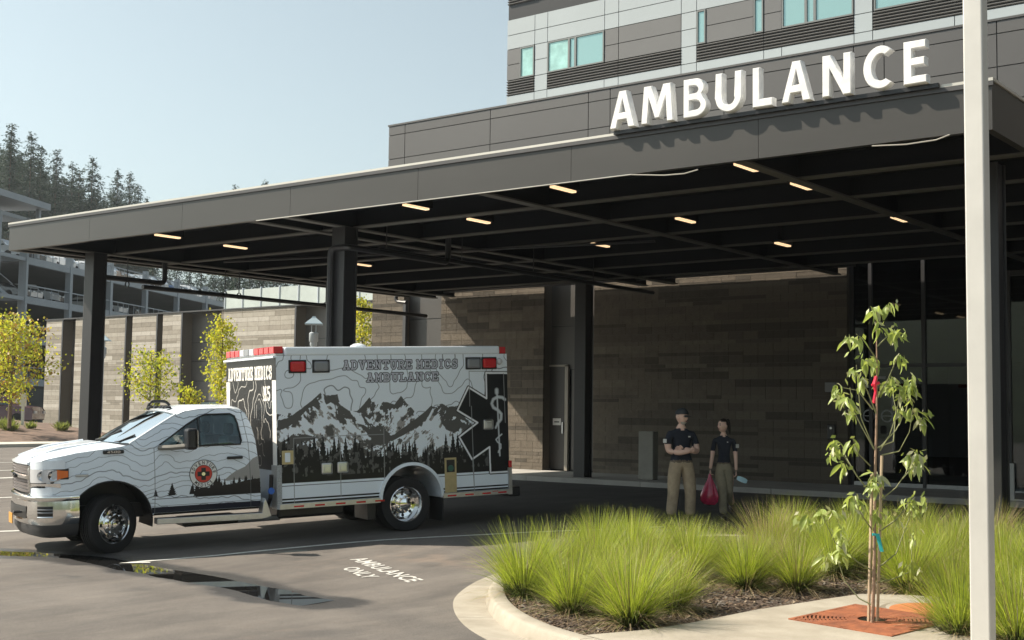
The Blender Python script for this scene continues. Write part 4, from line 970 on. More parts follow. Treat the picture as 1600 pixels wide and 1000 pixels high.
a=c2s(263,560); b2=c2s(312,622); e=abox('inlet_plate',(a[0],-.012,b2[1]),(b2[0],-.005,a[1]),mat('brass_plate',(.50,.42,.24),.4,metal=.6,var=.1,vscale=20)); abox('inlet_cover',(a[0]+.04,-.03,b2[1]+.03),(b2[0]-.05,-.013,a[1]-.03),M_white,bevel=.012,parent=e)
e=abox('fuel_door',(5.09,-.014,.53),(5.29,-.005,1.06),MATS['brass_plate']); abox('fuel_recess',(5.12,-.016,.84),(5.26,-.0145,1.03),M_blk,parent=e); mb=MB(); mb.lathe([(0,-.03),(.045,-.03),(.05,-.017)],14,axis='Y',c=(5.19,0,.9)); ap(mb,'fuel_cap',mat('fuel_cap_green',(.03,.12,.09),.4),parent=e)
# front face of the box
xs2=np.linspace(0,BW,360); zs2=np.linspace(1.0,2.62,240); HX,HZ=np.meshgrid(xs2,zs2); im=np.ones(HX.shape+(3,))*np.array(INK)
lay(im,(.62,.60,.55),contour(HX,HZ,91,1.3,12,.0075)*(HZ<2.30)*(fbm(HX*3,HZ*.8,6)>.42))
RD=BW-HX
d=words(RD,HZ,'ADVENTURE MEDICS',.10,2.22,2.33,2.50,gap=.28); lay(im,(.80,.78,.73),np.clip((.019-d)/.005,0,1))
d=words(RD,HZ,'M5',1.84,2.14,2.02,2.2,gap=.35); lay(im,(.80,.78,.73),np.clip((.021-d)/.005,0,1))
lay(im,(.78,.76,.72),((HX<.22)|(HX>BW-.22)).astype(float)*(HZ<2.30)*((HX<.17)|(HX>BW-.17)))
art_grid('front_graphics',xs2,zs2,im,lambda a,b2:np.stack([np.full(a.shape,BX0-.004),a,b2],-1),amb)
abox('drip_rail',(BX0-.05,-.01,2.615),(BX0-.003,BW+.01,2.648),M_white,bevel=.008)
e=abox('light_bar',(BX0+.0,.02,BZ1+.004),(BX0+.12,BW-.02,BZ1+.03),M_alu)
k=0
for c_ in 'rrrcwgrrrr':
    w_=(BW-.06)/10; y0=BW-.03-(k+1)*w_; m={'r':M_red,'c':M_clear,'w':M_grey,'g':M_clear}[c_]
    abox({'r':'red_lens','c':'clear_lens','w':'dark_lens','g':'clear_lens'}[c_],(BX0-.02,y0+.012,BZ1+.032),(BX0+.125,y0+w_-.012,BZ1+.135),m,bevel=.012,parent=e); k+=1
# --- wheels -------------------------------------------------------------------
TR=.405
def wheel(front,label=None):
    e=bpy.data.objects.new('wheel',None); COL.objects.link(e); e.parent=amb
    mb=MB(); P_=[(.255,-.11),(.30,-.125),(.36,-.128),(.39,-.118),(TR,-.09)]
    for y in (-.055,-.02,.02,.055): P_+=[(TR,y-.006),(TR-.012,y-.004),(TR-.012,y+.004),(TR,y+.006)]
    P_+=[(TR,.09),(.39,.118),(.36,.128),(.30,.125),(.255,.11)]
    mb.lathe(P_,64,axis='Y'); mb.build('tyre',M_rub,e,smooth=True,norm=True)
    mb=MB()
    if front:
        mb.lathe([(.262,-.10),(.268,-.122),(.258,-.126),(.245,-.112),(.228,-.075),(.205,-.06)],48,axis='Y'); mb.lathe([(.20,-.062),(.165,-.115),(.12,-.13),(.115,-.145),(.085,-.15),(.08,-.185),(.05,-.195),(0,-.197)],40,axis='Y')
    else:
        mb.lathe([(.262,-.10),(.268,-.122),(.258,-.126),(.248,-.11),(.225,-.03),(.20,.02),(.15,.03)],48,axis='Y'); mb.lathe([(.15,.03),(.13,-.02),(.09,-.03),(.085,-.075),(.05,-.085),(0,-.087)],32,axis='Y')
    rim=mb.build('rim',M_chrome,e,smooth=True)
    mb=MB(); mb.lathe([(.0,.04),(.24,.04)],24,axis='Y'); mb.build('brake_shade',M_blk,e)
    n=8
    mb=MB()
    for j in range(8):
        t=2*math.pi*j/n; rr=.185 if front else .175; yy_=-.088 if front else .024
        mb.lathe([(.0,yy_-.004),(.024,yy_-.004),(.028,yy_+.01)],10,axis='Y',c=(rr*math.cos(t),0,rr*math.sin(t)),m=M_blk)
    for j in range(10):
        t=2*math.pi*(j+.5)/10; rr=.135 if front else .11; yy_=-.128 if front else -.03
        mb.tube([(rr*math.cos(t),yy_+.01,rr*math.sin(t)),(rr*math.cos(t),yy_-.03,rr*math.sin(t))],.011,6,m=M_chrome)
    tag(mb.build('wheel_nuts',None,e,smooth=True),kind='stuff')
    return e
wf=wheel(True); wf.location=(.16,.40,.385); wf.rotation_euler=(0,0,R(29))
w2=wheel(True); w2.location=(.16,2.03,.385); w2.rotation_euler=(0,0,R(29+180))
wr=wheel(False); wr.location=(4.46,.16,.395)
w3=wheel(False); w3.location=(4.46,.46,.395)
w4=wheel(False); w4.location=(4.46,BW-.16,.395); w4.rotation_euler=(0,0,math.pi)
w5=wheel(False); w5.location=(4.46,BW-.46,.395); w5.rotation_euler=(0,0,math.pi)
# chassis
mb=MB(); mb.box((-.7,.75,.42),(6.1,.85,.62)); mb.box((-.7,1.55,.42),(6.1,1.65,.62)); mb.tube([(4.46,.2,.4),(4.46,2.2,.4)],.07,10); mb.lathe([(0,0),(.17,.05),(.2,.15),(.17,.25),(0,.3)],14,axis='X',c=(4.3,1.2,.4)); mb.tube([(.16,.4,.36),(.16,2.0,.36)],.05,8); ap(mb,'chassis',M_blk)
abox('fuel_tank',(2.55,.35,.28),(3.6,.8,.5),M_blk,bevel=.04); abox('rear_axle_box',(3.85,.1,.20),(3.98,.6,.46),M_blk); abox('mud_flap',(5.06,.04,.10),(5.085,.5,.47),M_rub); abox('mud_flap',(5.06,1.9,.10),(5.085,2.36,.47),M_rub)
mb=MB(); mb.tube([(1.2,.42,.3),(2.6,.42,.3)],.04,8); ap(mb,'exhaust_pipe',M_alu); abox('battery_box',(1.15,.3,.28),(1.95,.7,.40),M_blk,bevel=.02)
# --- cab ----------------------------------------------------------------------
def ycab(s,z):
    y=.15
    if z>1.40: y+=.02+.36*(z-1.40)**1.15
    else: y+=.10*((z-.98)/.5)**2*(.35 if z>.98 else .6)
    if s<-.45: y+=1.5*(s+.45)**2
    if s>2.12: y+=.0
    return y
AR=(.15,.42,.555)
low=arcpts(AR[0],AR[1],AR[2],4,140,26)
side=[(2.25,.50),(.74,.50)]+low+[(-.56,.80),(-.66,.83),(-.70,1.02),(-.745,1.20),(-.74,1.27),(-.60,1.32),(-.3,1.375),(.2,1.425),(.40,1.455),(.62,1.585),(.86,1.725),(1.06,1.83),(1.22,1.885),(1.42,1.91),(1.85,1.91),(1.98,1.89),(2.06,1.84),(2.12,1.70),(2.17,1.45),(2.22,1.0)]
winh=[(.80,1.435),(.98,1.55),(1.20,1.70),(1.38,1.80),(1.48,1.835),(1.84,1.835),(1.90,1.80),(1.93,1.70),(1.965,1.45),(1.95,1.40),(.82,1.40)]
def side_mesh(name,outer,holes,m,yoff=0,mirror=False,cuts=.09,th=0):
    lp=[outer]+holes; allp=[p for l in lp for p in l]
    tr=tessellate_polygon([[Vector((a,b2,0)) for a,b2 in l] for l in lp])
    bm=bmesh.new(); vs=[bm.verts.new((a,0,b2)) for a,b2 in allp]
    for t in tr:
        try: bm.faces.new([vs[i] for i in t])
        except ValueError: pass
    def cut(co,no): 
        g=bm.verts[:]+bm.edges[:]+bm.faces[:]; bmesh.ops.bisect_plane(bm,geom=g,plane_co=co,plane_no=no,dist=1e-5)
    xa=min(p[0] for p in allp); xb=max(p[0] for p in allp); s=math.ceil(xa/cuts)*cuts
    while s<xb: cut((s,0,0),(1,0,0)); s+=cuts if s>-.3 and s<9 else cuts*.6
    for z in np.arange(.5,1.95,.09): cut((0,0,z),(0,0,1))
    for v in bm.verts:
        y=ycab(v.co.x,v.co.z)+yoff; v.co.y=y if not mirror else 2*CM-y
    bmesh.ops.recalc_face_normals(bm,faces=bm.faces)
    if th: bmesh.ops.solidify(bm,geom=bm.faces[:],thickness=th)
    me=bpy.data.meshes.new(name); bm.to_mesh(me); bm.free(); me.materials.append(m); me.polygons.foreach_set('use_smooth',[True]*len(me.polygons))
    return link(name,me,amb)
# cab paint: white with procedural contour lines, grey hill and dark forest foot
cabm=bpy.data.materials.new('cab_wrap'); cabm.use_nodes=True
def cabwrap():
    n=cabm.node_tree; b=n.nodes['Principled BSDF']; b.inputs['Roughness'].default_value=.22; b.inputs['Coat Weight'].default_value=.7; b.inputs['Coat Roughness'].default_value=.04
    a=n.nodes.new('ShaderNodeAttribute'); a.attribute_name='print'; n.links.new(a.outputs['Color'],b.inputs['Base Color'])
cabwrap()
# the near side of the cab carries a fine grid with its own print, laid exactly as the bodywork
def cab_side_print(outer,holes,mirror):
    xs3=np.linspace(-.97,2.26,720); zs3=np.linspace(.49,1.92,330); KX,KZ=np.meshgrid(xs3,zs3)
    im=np.ones(KX.shape+(3,))*np.array(WHT)
    nx_=KX*1.0; warp=.25*(fbm(KX*1.7,KZ*1.7,101)-.5)
    a=(KZ*1.15+warp*1.9+.25*fbm(KX*.9,KZ*3,103)+.05*fbm(KX*6,KZ*6,104))*9
    gx=np.gradient(a,axis=1)/np.gradient(KX,axis=1); gy=np.gradient(a,axis=0)/np.gradient(KZ,axis=0); g=np.hypot(gx,gy)+1e-3
    f=np.abs(a-np.round(a))/g; maj=(np.round(a)%4==0); lay(im,(.07,.08,.10),np.clip(1.5-f/np.where(maj,.0058,.0034),0,1)*.8)
    # grey hill on the door's rear edge
    hill=[(1.72,.92),(1.86,1.02),(2.0,1.08),(2.12,1.19),(2.28,1.26),(2.28,.8),(1.6,.8)]; lay(im,ROCK2,pinside(KX+.02*(fbm(KX*9,KZ*9,7)-.5),KZ,hill).astype(float)*(KZ>.9))
    fo=np.maximum(((KZ<.80+.10*np.clip((KX-1.45)/.7,0,1)+.05*(fbm(KX*10,KZ*3,9)-.5))&(KX>1.30)&(KZ>.70)).astype(float),trees_mask(KX,KZ,.735,12,26,1.30,2.24,.10,.26,.26)*(KZ>.705))
    fo=np.maximum(fo,trees_mask(KX,KZ,.735,14,1,.96,1.05,.17,.18,.42)*(KZ>.735)); fo=np.maximum(fo,trees_mask(KX,KZ,.735,14,1,.74,.80,.09,.10,.42)*(KZ>.735)); fo=np.maximum(fo,trees_mask(KX,KZ,.735,15,2,1.14,1.34,.12,.16,.3)*(KZ>.735))
    lay(im,INK,fo)
    for z0,z1 in ((.693,.70),(.595,.603),(.50,.585)): lay(im,INK if z0!=.50 else (.015,.018,.03),((KZ>z0)&(KZ<z1)&(KX>.7)).astype(float))
    # seams: door front and rear edges
    dv_=np.minimum(segd(KX,KZ,(.73,1.40),(.74,.5)),segd(KX,KZ,(2.06,1.40),(2.10,.5))); dv_=np.minimum(dv_,segd(KX,KZ,(2.06,1.4),(2.0,1.85)))
    lay(im,(.12,.13,.14),np.clip(1.6-dv_/.0035,0,1))
    keep=pinside(KX,KZ,outer)
    for h in holes: keep&=~pinside(KX,KZ,h)
    def fn(A,B):
        Y=np.full(A.shape,.15); up=B>1.40; Y=np.where(up,Y+.02+.36*np.maximum(B-1.40,0)**1.15,Y+.10*((B-.98)/.5)**2*np.where(B>.98,.35,.6))
        q=A<-.45; Y=np.where(q,Y+1.5*(A+.45)**2,Y); Y-=.003
        if mirror: Y=2*CM-Y
        return np.stack([A,Y,B],-1)
    return art_grid('cab_side_graphics',xs3,zs3,im,fn,amb,keep)
shr=lambda P,k: P
cab=side_mesh('cab_side',side,[winh],M_white,.004,False); cab2=side_mesh('cab_side',side,[winh],M_white,0,True)
cab_side_print(side,[winh],False)
M_win=glassmat('cab_glass',(.30,.42,.45),.05)
side_mesh('side_window',winh,[],M_win,.012,False,cuts=.3); side_mesh('side_window',winh,[],M_win,.012,True,cuts=.3)
mb=MB(); P_=[(s,ycab(s,z)-.006,z) for s,z in winh+winh[:1]]; mb.tube(P_,.011,5); mb.tube([(1.37,ycab(1.37,1.40)-.004,1.40),(1.37,ycab(1.37,1.79)-.004,1.79)],.012,5); ap(mb,'window_seal',M_blk)
# surfaces across the cab: hood, cowl, windscreen, roof, back
def across(name,rows,m,ny=25,parent=None,yfun=None,flip=False,cols=None):
    """rows: list of (s_edge, z_edge, s_mid, z_mid, pow)"""
    vs=[];fs=[];mb=MB()
    for (se,ze_,sm,zm,pw) in rows:
        y0=(yfun or ycab)(se,ze_)
        for j in range(ny):
            t=-1+2*j/(ny-1); k=1-abs(t)**pw; vs.append((se+(sm-se)*k, CM+(CM-y0)*t, ze_+(zm-ze_)*k))
    for i in range(len(rows)-1):
        for j in range(ny-1): fs.append((i*ny+j,i*ny+j+1,(i+1)*ny+j+1,(i+1)*ny+j))
    o=mb.add(vs,fs).build(name,m,parent or amb,smooth=True,norm=False)
    if cols:
        for k_ in cols[1:]: o.data.materials.append(k_)
        for p_ in o.data.polygons:
            c_=p_.center; p_.material_index=cols[0](c_)
    return o
hood_rows=[(-.74,1.27,-.90,1.235,2.6),(-.72,1.285,-.87,1.285,2.6),(-.66,1.305,-.80,1.325,3),(-.55,1.33,-.66,1.375,3.4),(-.38,1.36,-.42,1.425,4),(-.15,1.39,-.18,1.462,5),(.15,1.418,.02,1.488,5),(.36,1.445,.14,1.495,5)]
M_hood=mat('hood_black_print',(.03,.03,.034),.55,spec=.3)
across('hood',hood_rows,M_white,49,cols=(lambda c_:1 if (abs(c_.y-CM)<.62 and c_.x<.2) else 0,M_white,M_hood))
for sy in (-1,1): mb=MB(); mb.tube([(-.80,CM+sy*.55,1.318),(-.45,CM+sy*.58,1.425),(.1,CM+sy*.62,1.492)],[.01,.022,.016],6); ap(mb,'hood_crease',M_white,smooth=True)
across('cowl',[(.36,1.447,.13,1.49,5),(.42,1.468,.20,1.485,4)],M_blk)
ws=[(.43,1.475,.22,1.49,3.2),(.66,1.60,.46,1.63,3.2),(.90,1.74,.72,1.775,3.2),(1.10,1.84,.98,1.895,3.2)]
M_ws=glassmat('windscreen_glass',(.42,.62,.66),.0)
across('windscreen',ws,M_ws,27,yfun=lambda s,z:ycab(s,z)+.035)
for sy in (0,1):
    mb=MB(); P_=[(s-.005,(ycab(s,z)+.02),z+.005) for s,z in ((.41,1.462),(.64,1.595),(.88,1.735),(1.08,1.845))]
    P_=[(a,b2 if sy==0 else 2*CM-b2,c_) for a,b2,c_ in P_]; mb.tube(P_,.02,6); ap(mb,'windscreen_pillar',M_white,smooth=True)
across('roof',[(1.08,1.845,.97,1.90,3.2),(1.20,1.89,1.12,1.945,3.5),(1.42,1.915,1.40,1.975,4),(1.85,1.915,1.87,1.97,4),(2.0,1.885,2.03,1.935,4),(2.07,1.84,2.09,1.87,5),(2.14,1.62,2.16,1.64,6),(2.20,1.2,2.21,1.2,6),(2.25,.5,2.25,.5,6)],M_white,31,cols=(lambda c_:1 if c_.x<1.5 and abs(c_.y-CM)<.55 and c_.z>1.93 else 0,M_white,M_hood))
# roof marker lights and antenna loop
for i in range(5):
    y=CM-.5+i*.25; mb=MB(); mb.lathe([(.05,0),(.045,.025),(.02,.04),(0,.042)],12,c=(1.10-.02*abs(i-2),y,1.93)); ap(mb,'roof_marker_lamp',M_blk,smooth=True)
mb=MB(); mb.tube(fil([(1.02,1.75,1.91),(1.05,1.72,2.03),(1.28,1.7,2.03),(1.34,1.7,1.96)],.06),.022,8); ap(mb,'roof_light_hoop',M_blk,smooth=True)
# wipers
mb=MB(); mb.tube([(.28,.62,1.485),(.33,.45,1.50),(.52,.36,1.585)],.012,5); mb.tube([(.22,1.5,1.50),(.30,1.25,1.53),(.46,.95,1.64)],.012,5); ap(mb,'wiper',M_blk)
# front end
def plan(s,y,r0=1.15): return s
M_gr=mat('grille_black',(.02,.02,.02),.4)
def front_s(y,base=-.905,k=.055): # plan curve of the nose
    t=abs(y-CM)/1.05; return base+k*t**2.4*1.6
def band(name,y0,y1,z0,z1,ds,m,n=22,th=.05,par=None,bev=0,zf=None,sf=None):
    mb=MB(); vs=[];fs=[]
    for i in range(n+1):
        y=y0+(y1-y0)*i/n; s=(sf or front_s)(y)+ds; za,zb=(z0,z1) if not zf else zf(y,z0,z1)
        vs+=[(s+.02,y,za),(s-.012,y,za+(zb-za)*.22),(s-.012,y,za+(zb-za)*.78),(s+.02,y,zb),(s+th,y,zb),(s+th,y,za)]
    for i in range(n):
        for j in range(6):
            k=(j+1)%6; fs.append((i*6+j,i*6+k,(i+1)*6+k,(i+1)*6+j))
    fs+=[tuple(range(6))[::-1],tuple(n*6+j for j in range(6))]
    return mb.add(vs,fs).build(name,m,par or amb,smooth=True,norm=True)
band('nose_panel',.50,1.90,.80,1.265,.10,M_gr,th=.08)
gs=band('grille_surround',.52,1.88,1.225,1.27,.02,M_white,th=.09)
band('grille_bar',.52,1.88,1.035,1.10,-.005,M_chrome,th=.10); band('grille_bar',.55,1.85,.80,.845,.02,M_chrome,th=.09)
for y in (.50,1.87): band('grille_post',y,y+.035,.80,1.27,.03,M_chrome,2,th=.09)
me=textmesh('RAM',.1,ext=.006); fitmesh(me,-.11,.11,-.02,.028); mapmesh(me,lambda x,y,z:Vector((front_s(CM)-.028-z,CM-x,1.065+y))); me.materials.append(M_blk); link('grille_lettering',me,amb)
mb=MB()
for (z0,z1) in ((.855,1.03),(1.105,1.222)):
    nr=max(2,int(round((z1-z0)/.045)))
    for r_ in range(nr):
        for c_ in range(26):
            y=.55+c_*.05+(.025 if r_%2 else 0); z=z0+.022+r_*(z1-z0)/nr; s=front_s(y)+.03
            if y<1.86:
                ring=[(s-.004,y+.021*math.cos(t),z+.017*math.sin(t)) for t in (0,1.05,2.1,3.14,4.19,5.24)]; mb.tube(ring+ring[:1],.0042,4,cap=False)
tag(ap(mb,'grille_mesh',mat('grille_mesh_metal',(.30,.26,.24),.3,metal=.8)),kind='stuff')
# headlights, bumper
def corner_s(y): # from the nose round to the fender
    return front_s(y)
for sy in (0,1):
    mir=(lambda y:y) if sy==0 else (lambda y:2*CM-y)
    # housing on the rounded corner: a strip of points in plan
    pl=[(-.40,.142),(-.50,.150),(-.60,.178),(-.70,.238),(-.77,.325),(-.81,.42),(-.83,.50)]
    def strip(name,P_,z0,z1,m,off=0,par=None,taper=None):
        mb=MB(); vs=[];fs=[]; n=len(P_)
        for i,(s,y) in enumerate(P_):
            a,b2=(z0,z1) if not taper else taper(i/(n-1),z0,z1); dx=-off*.6; dy=-off
            vs+=[(s+dx,mir(y+dy),a),(s+dx,mir(y+dy),b2)]
        for i in range(n-1): fs.append((2*i,2*i+1,2*i+3,2*i+2))
        return mb.add(vs,fs).build(name,m,par or amb,smooth=True)
    hl=strip('headlight',pl,.985,1.185,M_gr,.0,None,lambda t,a,b2:(a+.06*(1-t)*(t<.3) if t>.0 else a+.05,b2-.01*(1-t)))
    tp=lambda t,a,b2:(a+.03*max(0,1-t*3),b2-.02*max(0,1-t*3))
    strip('headlight_lens',pl[1:],.995,1.172,M_clear,.012,hl,tp)
    strip('turn_signal',pl[:2]+[(-.54,.158)],1.03,1.165,M_amber,.016,hl,lambda t,a,b2:(a+.035*(1-t),b2-.02*(1-t)))
    mb=MB()
    for (s,y) in ((-.60,.165),(-.72,.25)): mb.lathe([(0,0),(.05,-.012),(.068,-.03)],16,axis='Y',c=(s,y+.012,1.09)) if sy==0 else None
    if sy==0: ap(mb,'projector',M_chrome,parent=hl,smooth=True)
    strip('headlight_chrome_trim',pl[1:],.925,.985,M_chrome,.008,None,lambda t,a,b2:(a+.03*math.sin(t*3.1),b2))
    strip('fender_corner',[(-.44,.146)]+pl[1:],1.172,1.30,M_white,.004,None,lambda t,a,b2:(a,b2-.035*t))
    strip('fender_corner',pl[2:],.83,.93,M_white,.0)
# chrome bumper lofted around the nose
def bump_path(n=44):
    half=[(-.27,.135),(-.42,.115),(-.56,.125),(-.68,.17),(-.77,.26),(-.835,.40),(-.88,.60),(-.905,.85),(-.92,1.05),(-.925,1.2)]
    full=half+[(s,2*CM-y) for s,y in half[-2::-1]]
    q=[Vector((s,y,0)) for s,y in full]; out=[]
    for i in range(len(q)-1):
        p0=q[max(0,i-1)];p1=q[i];p2=q[i+1];p3=q[min(len(q)-1,i+2)]
        for j in range(3):
            t=j/3; out.append(.5*((2*p1)+(p2-p0)*t+(2*p0-5*p1+4*p2-p3)*t*t+(3*p1-p0-3*p2+p3)*t**3))
    out.append(q[-1]); return out
bp_=bump_path()
def loft(name,prof,m,dz=0,sel=None,**k):
    """prof: list of (outward offset, z)"""
    mb=MB(); vs=[];fs=[]; n=len(prof); P_=bp_ if not sel else bp_[sel[0]:sel[1]]
    for i,p in enumerate(P_):
        d=(P_[min(i+1,len(P_)-1)]-P_[max(0,i-1)]).normalized(); o_=Vector((-d.y,d.x,0)); o_= o_ if o_.x<0 or o_.y*(p.y-CM)>0 else -o_
        if (p-Vector((.2,CM,0))).dot(o_)<0: o_=-o_
        for (a,z) in prof: vs.append(p+o_*a+Vector((0,0,z)))
    for i in range(len(P_)-1):
        for j in range(n-1): fs.append((i*n+j,i*n+j+1,(i+1)*n+j+1,(i+1)*n+j))
    return mb.add(vs,fs).build(name,m,amb,smooth=True,**k)
M_bump=mat('bumper_chrome',(.80,.79,.77),.12,metal=1)
loft('front_bumper',[(-.10,.825),(-.02,.83),(.015,.815),(.022,.79),(.012,.765),(.0,.75),(.008,.66),(.012,.56),(.0,.485),(-.03,.44),(-.08,.43)],M_bump)
loft('front_valance',[(-.035,.438),(-.03,.36),(-.07,.29),(-.16,.26),(-.3,.26)],mat('valance_plastic',(.03,.03,.032),.5))
# fog recess, tow hook, centre intake, licence plate
i0=7; 
for a,b2 in ((7,13),): loft('fog_recess',[(.012,.555),(.0145,.57),(.0145,.675),(.012,.69)],M_blk,sel=(a,b2)); loft('fog_trim',[(.012,.535),(.020,.545),(.014,.556)],M_chrome,sel=(a,b2+0)); loft('fog_grille',[(.016,.60),(.02,.607),(.016,.614)],M_grey,sel=(a,b2)); loft('fog_grille',[(.016,.64),(.02,.647),(.016,.654)],M_grey,sel=(a,b2))
loft('centre_intake',[(.014,.52),(.016,.53),(.016,.67),(.014,.68)],M_gr,sel=(17,38))
abox('licence_plate',(-.985,1.05,.42),(-.975,1.35,.56),mat('plate_orange',(.62,.30,.05),.4)); mb=MB(); mb.tube([(-.9,.72,.60),(-1.0,.72,.60),(-1.0,.80,.60),(-.9,.80,.60)],.016,6); ap(mb,'tow_hook',M_blk)
# fender flare lip + wheelhouse
mb=MB(); q=arcpts(AR[0],AR[1],AR[2],2,142,26); mb.tube([(a,ycab(a,b2)-.004,b2) for a,b2 in q],.012,5); ap(mb,'wheel_arch_lip',M_blk)
mb=MB(); q=arcpts(AR[0],AR[1],AR[2]+.01,-10,160,22)
for i in range(len(q)-1):
    for y0,y1 in ((.19,1.0),(1.4,2.21)): mb.add([(q[i][0],y0,q[i][1]),(q[i+1][0],y0,q[i+1][1]),(q[i+1][0],y1,q[i+1][1]),(q[i][0],y1,q[i][1])],[(0,1,2,3)])
mb.box((-.6,1.0,.45),(.85,1.4,1.2)); ap(mb,'wheelhouse',M_blk)
abox('firewall',(.72,.24,.55),(.76,2.16,1.35),M_blk); abox('cab_floor',(.72,.22,.52),(2.2,2.18,.60),M_blk); abox('cab_back_lining',(2.06,.24,.6),(2.10,2.16,1.5),M_gr)
# running board
mb=MB(); mb.prism([(.74,.44),(.74,.36),(2.22,.33),(2.36,.36),(2.30,.55),(2.27,.62),(2.24,.56),(2.22,.42),(1.0,.435)],lambda a,b2,d:(a,d,b2),.06,.24); ap(mb,'running_board',M_alu,norm=True,bevel=.006)
mb=MB(); mb.tube([(2.34,.22,.46),(2.36,.10,.62),(2.36,.05,.95)],.03,6); ap(mb,'air_hose',M_blk); mb=MB(); mb.lathe([(0,-.01),(.045,-.01),(.05,.01)],12,axis='Y',c=(2.35,.03,.72)); ap(mb,'blue_cap',mat('blue_plastic',(.02,.12,.5),.4))
# mirror, handle, badge, lettering
mb=MB(); mb.tube(fil([(.80,.16,1.40),(.92,.0,1.40),(1.12,-.20,1.42)],.06),[.045]*9 if False else .036,8); mr=ap(mb,'mirror',mat('mirror_arm',(.16,.15,.13),.4),smooth=True); abox('mirror_head',(1.06,-.34,1.37),(1.20,-.12,1.66),M_blk,bevel=.035,parent=mr); abox('mirror_glass',(1.203,-.325,1.40),(1.206,-.135,1.63),M_chrome,parent=mr)
mb=MB(); mb.tube(fil([(.80,2.24,1.40),(.92,2.40,1.40),(1.12,2.60,1.42)],.06),.036,8); mr=ap(mb,'mirror',MATS['mirror_arm'],smooth=True); abox('mirror_head',(1.06,2.52,1.37),(1.20,2.74,1.66),M_blk,bevel=.035,parent=mr)
abox('door_handle',(1.74,.118,1.195),(1.97,.150,1.235),M_blk,bevel=.012)
e=abox('model_badge',(.04,.128,1.345),(.32,.150,1.395),M_blk,bevel=.012)
me=textmesh('4500',.1); fitmesh(me,.09,.27,1.355,1.385); mapmesh(me,lambda x,y,z:Vector((x,.126,y))); me.materials.append(M_chrome); link('badge_lettering',me,e)
abox('fender_badge',(-.32,.118,1.06),(-.15,.140,1.095),M_alu,bevel=.01)
# round crest on the door
def disc(name,r,y,m,c=(1.405,1.01),r0=0,n=36): mb=MB(); mb.lathe([(r0,0),(r,0)],n,axis='Y',c=(c[0],y,c[1])); return ap(mb,name,m)
yd=.140
disc('crest_ring',.198,yd,M_blk); disc('crest_white',.188,yd-.0015,mat('crest_white_print',(.78,.78,.76),.35)); disc('crest_inner_ring',.125,yd-.003,M_blk); disc('crest_red',.118,yd-.0045,mat('crest_red_print',(.62,.05,.03),.35))
mb=MB()
for a,b2 in ((.085,.032),(.032,.085)): mb.box((1.405-a,yd-.0065,1.01-b2),(1.405+a,yd-.006 if a>b2 else yd-.0062,1.01+b2))
ap(mb,'crest_cross',M_blk); mb=MB(); mb.lathe([(0,0),(.028,0)],6,axis='Y',c=(1.405,yd-.008,1.01)); ap(mb,'crest_centre',M_chrome)
def arc_text(txt,r,a0,a1,top,h,name='crest_lettering'):
    n=len(txt)
    for i,c_ in enumerate(txt):
        t=R(a0+(a1-a0)*i/(n-1)); me=textmesh(c_,h*1.35,off=h*.03,res=2); A=np.empty(len(me.vertices)*3); me.vertices.foreach_get('co',A); A=A.reshape(-1,3)
        w_=min(h*.72,(A[:,0].max()-A[:,0].min())); fitmesh(me,-w_/2,w_/2,-h/2,h/2)
        rot=(t-math.pi/2) if top else (t+math.pi/2); cx_,cz=1.405+r*math.cos(t),1.01+r*math.sin(t)
        # outward normal is -Y, reading direction +s
        mapmesh(me,lambda x,y,z:Vector((cx_+x*math.cos(rot)-y*math.sin(rot),yd-.003,cz+x*math.sin(rot)+y*math.cos(rot)))); me.materials.append(M_blk); link(name,me,amb)
arc_text('ADVENTURE',.156,172,8,True,.048); arc_text('MEDICS',.156,228,312,False,.048)
# interior
M_seat=mat('seat_cloth',(.20,.22,.20),.8,var=.1,vscale=10)
for y in (.55,1.75):
    e=abox('seat',(1.40,y-.26,.85),(1.86,y+.26,1.02),M_seat,bevel=.05); abox('seat_back',(1.80,y-.24,.98),(1.96,y+.24,1.52),M_seat,bevel=.05,parent=e); abox('headrest',(1.84,y-.12,1.53),(1.94,y+.12,1.70),M_seat,bevel=.04,parent=e)
abox('dashboard',(.60,.28,1.15),(.98,2.12,1.42),M_gr,bevel=.05)
mb=MB(); ring=[(1.16+.07*math.sin(t),.55+.17*math.cos(t),1.37+.15*math.sin(t)) for t in np.linspace(0,2*math.pi,19)]; mb.tube(ring,.014,6,cap=False); mb.tube([(1.16,.55,1.37),(1.0,.55,1.28)],.03,6); ap(mb,'steering_wheel',M_blk,smooth=True)
# ==================================================================== ISLAND
OT=[(1500,1190),(1300,1120),(1100,1062),(985,1022),(920,1004),(860,987),(828,976),(802,964),(784,953),(771,941),(764,929),(763,918),(770,908),(783,898),(800,889),(830,878),(870,866)]
outer=[gp(x,y,.13) for x,y in OT]
outer+= [Vector((-9.15,14.6,0)),Vector((-8.6,15.3,0)),Vector((-7.6,15.7,0)),Vector((-4,15.9,0)),Vector((0,16,0)),Vector((3,16,0))]
outer=[Vector((p.x,p.y,0)) for p in outer]
def densify(P,k=4):
    out=[]
    for i in range(len(P)-1):
        p0=P[max(0,i-1)];p1=P[i];p2=P[i+1];p3=P[min(len(P)-1,i+2)]
        for j in range(k):
            t=j/k; out.append(.5*((2*p1)+(p2-p0)*t+(2*p0-5*p1+4*p2-p3)*t*t+(3*p1-p0-3*p2+p3)*t**3))
    out.append(P[-1]); return out
OD=densify(outer,4)
def offs(P,d):
    out=[]
    for i,p in enumerate(P):
        t=(P[min(i+1,len(P)-1)]-P[max(0,i-1)]).normalized(); n=Vector((t.y,-t.x,0)); out.append(p+n*d)
    return out
ON=offs(OD,.01); INN=offs(OD,.17); GUT=offs(OD,-.34)
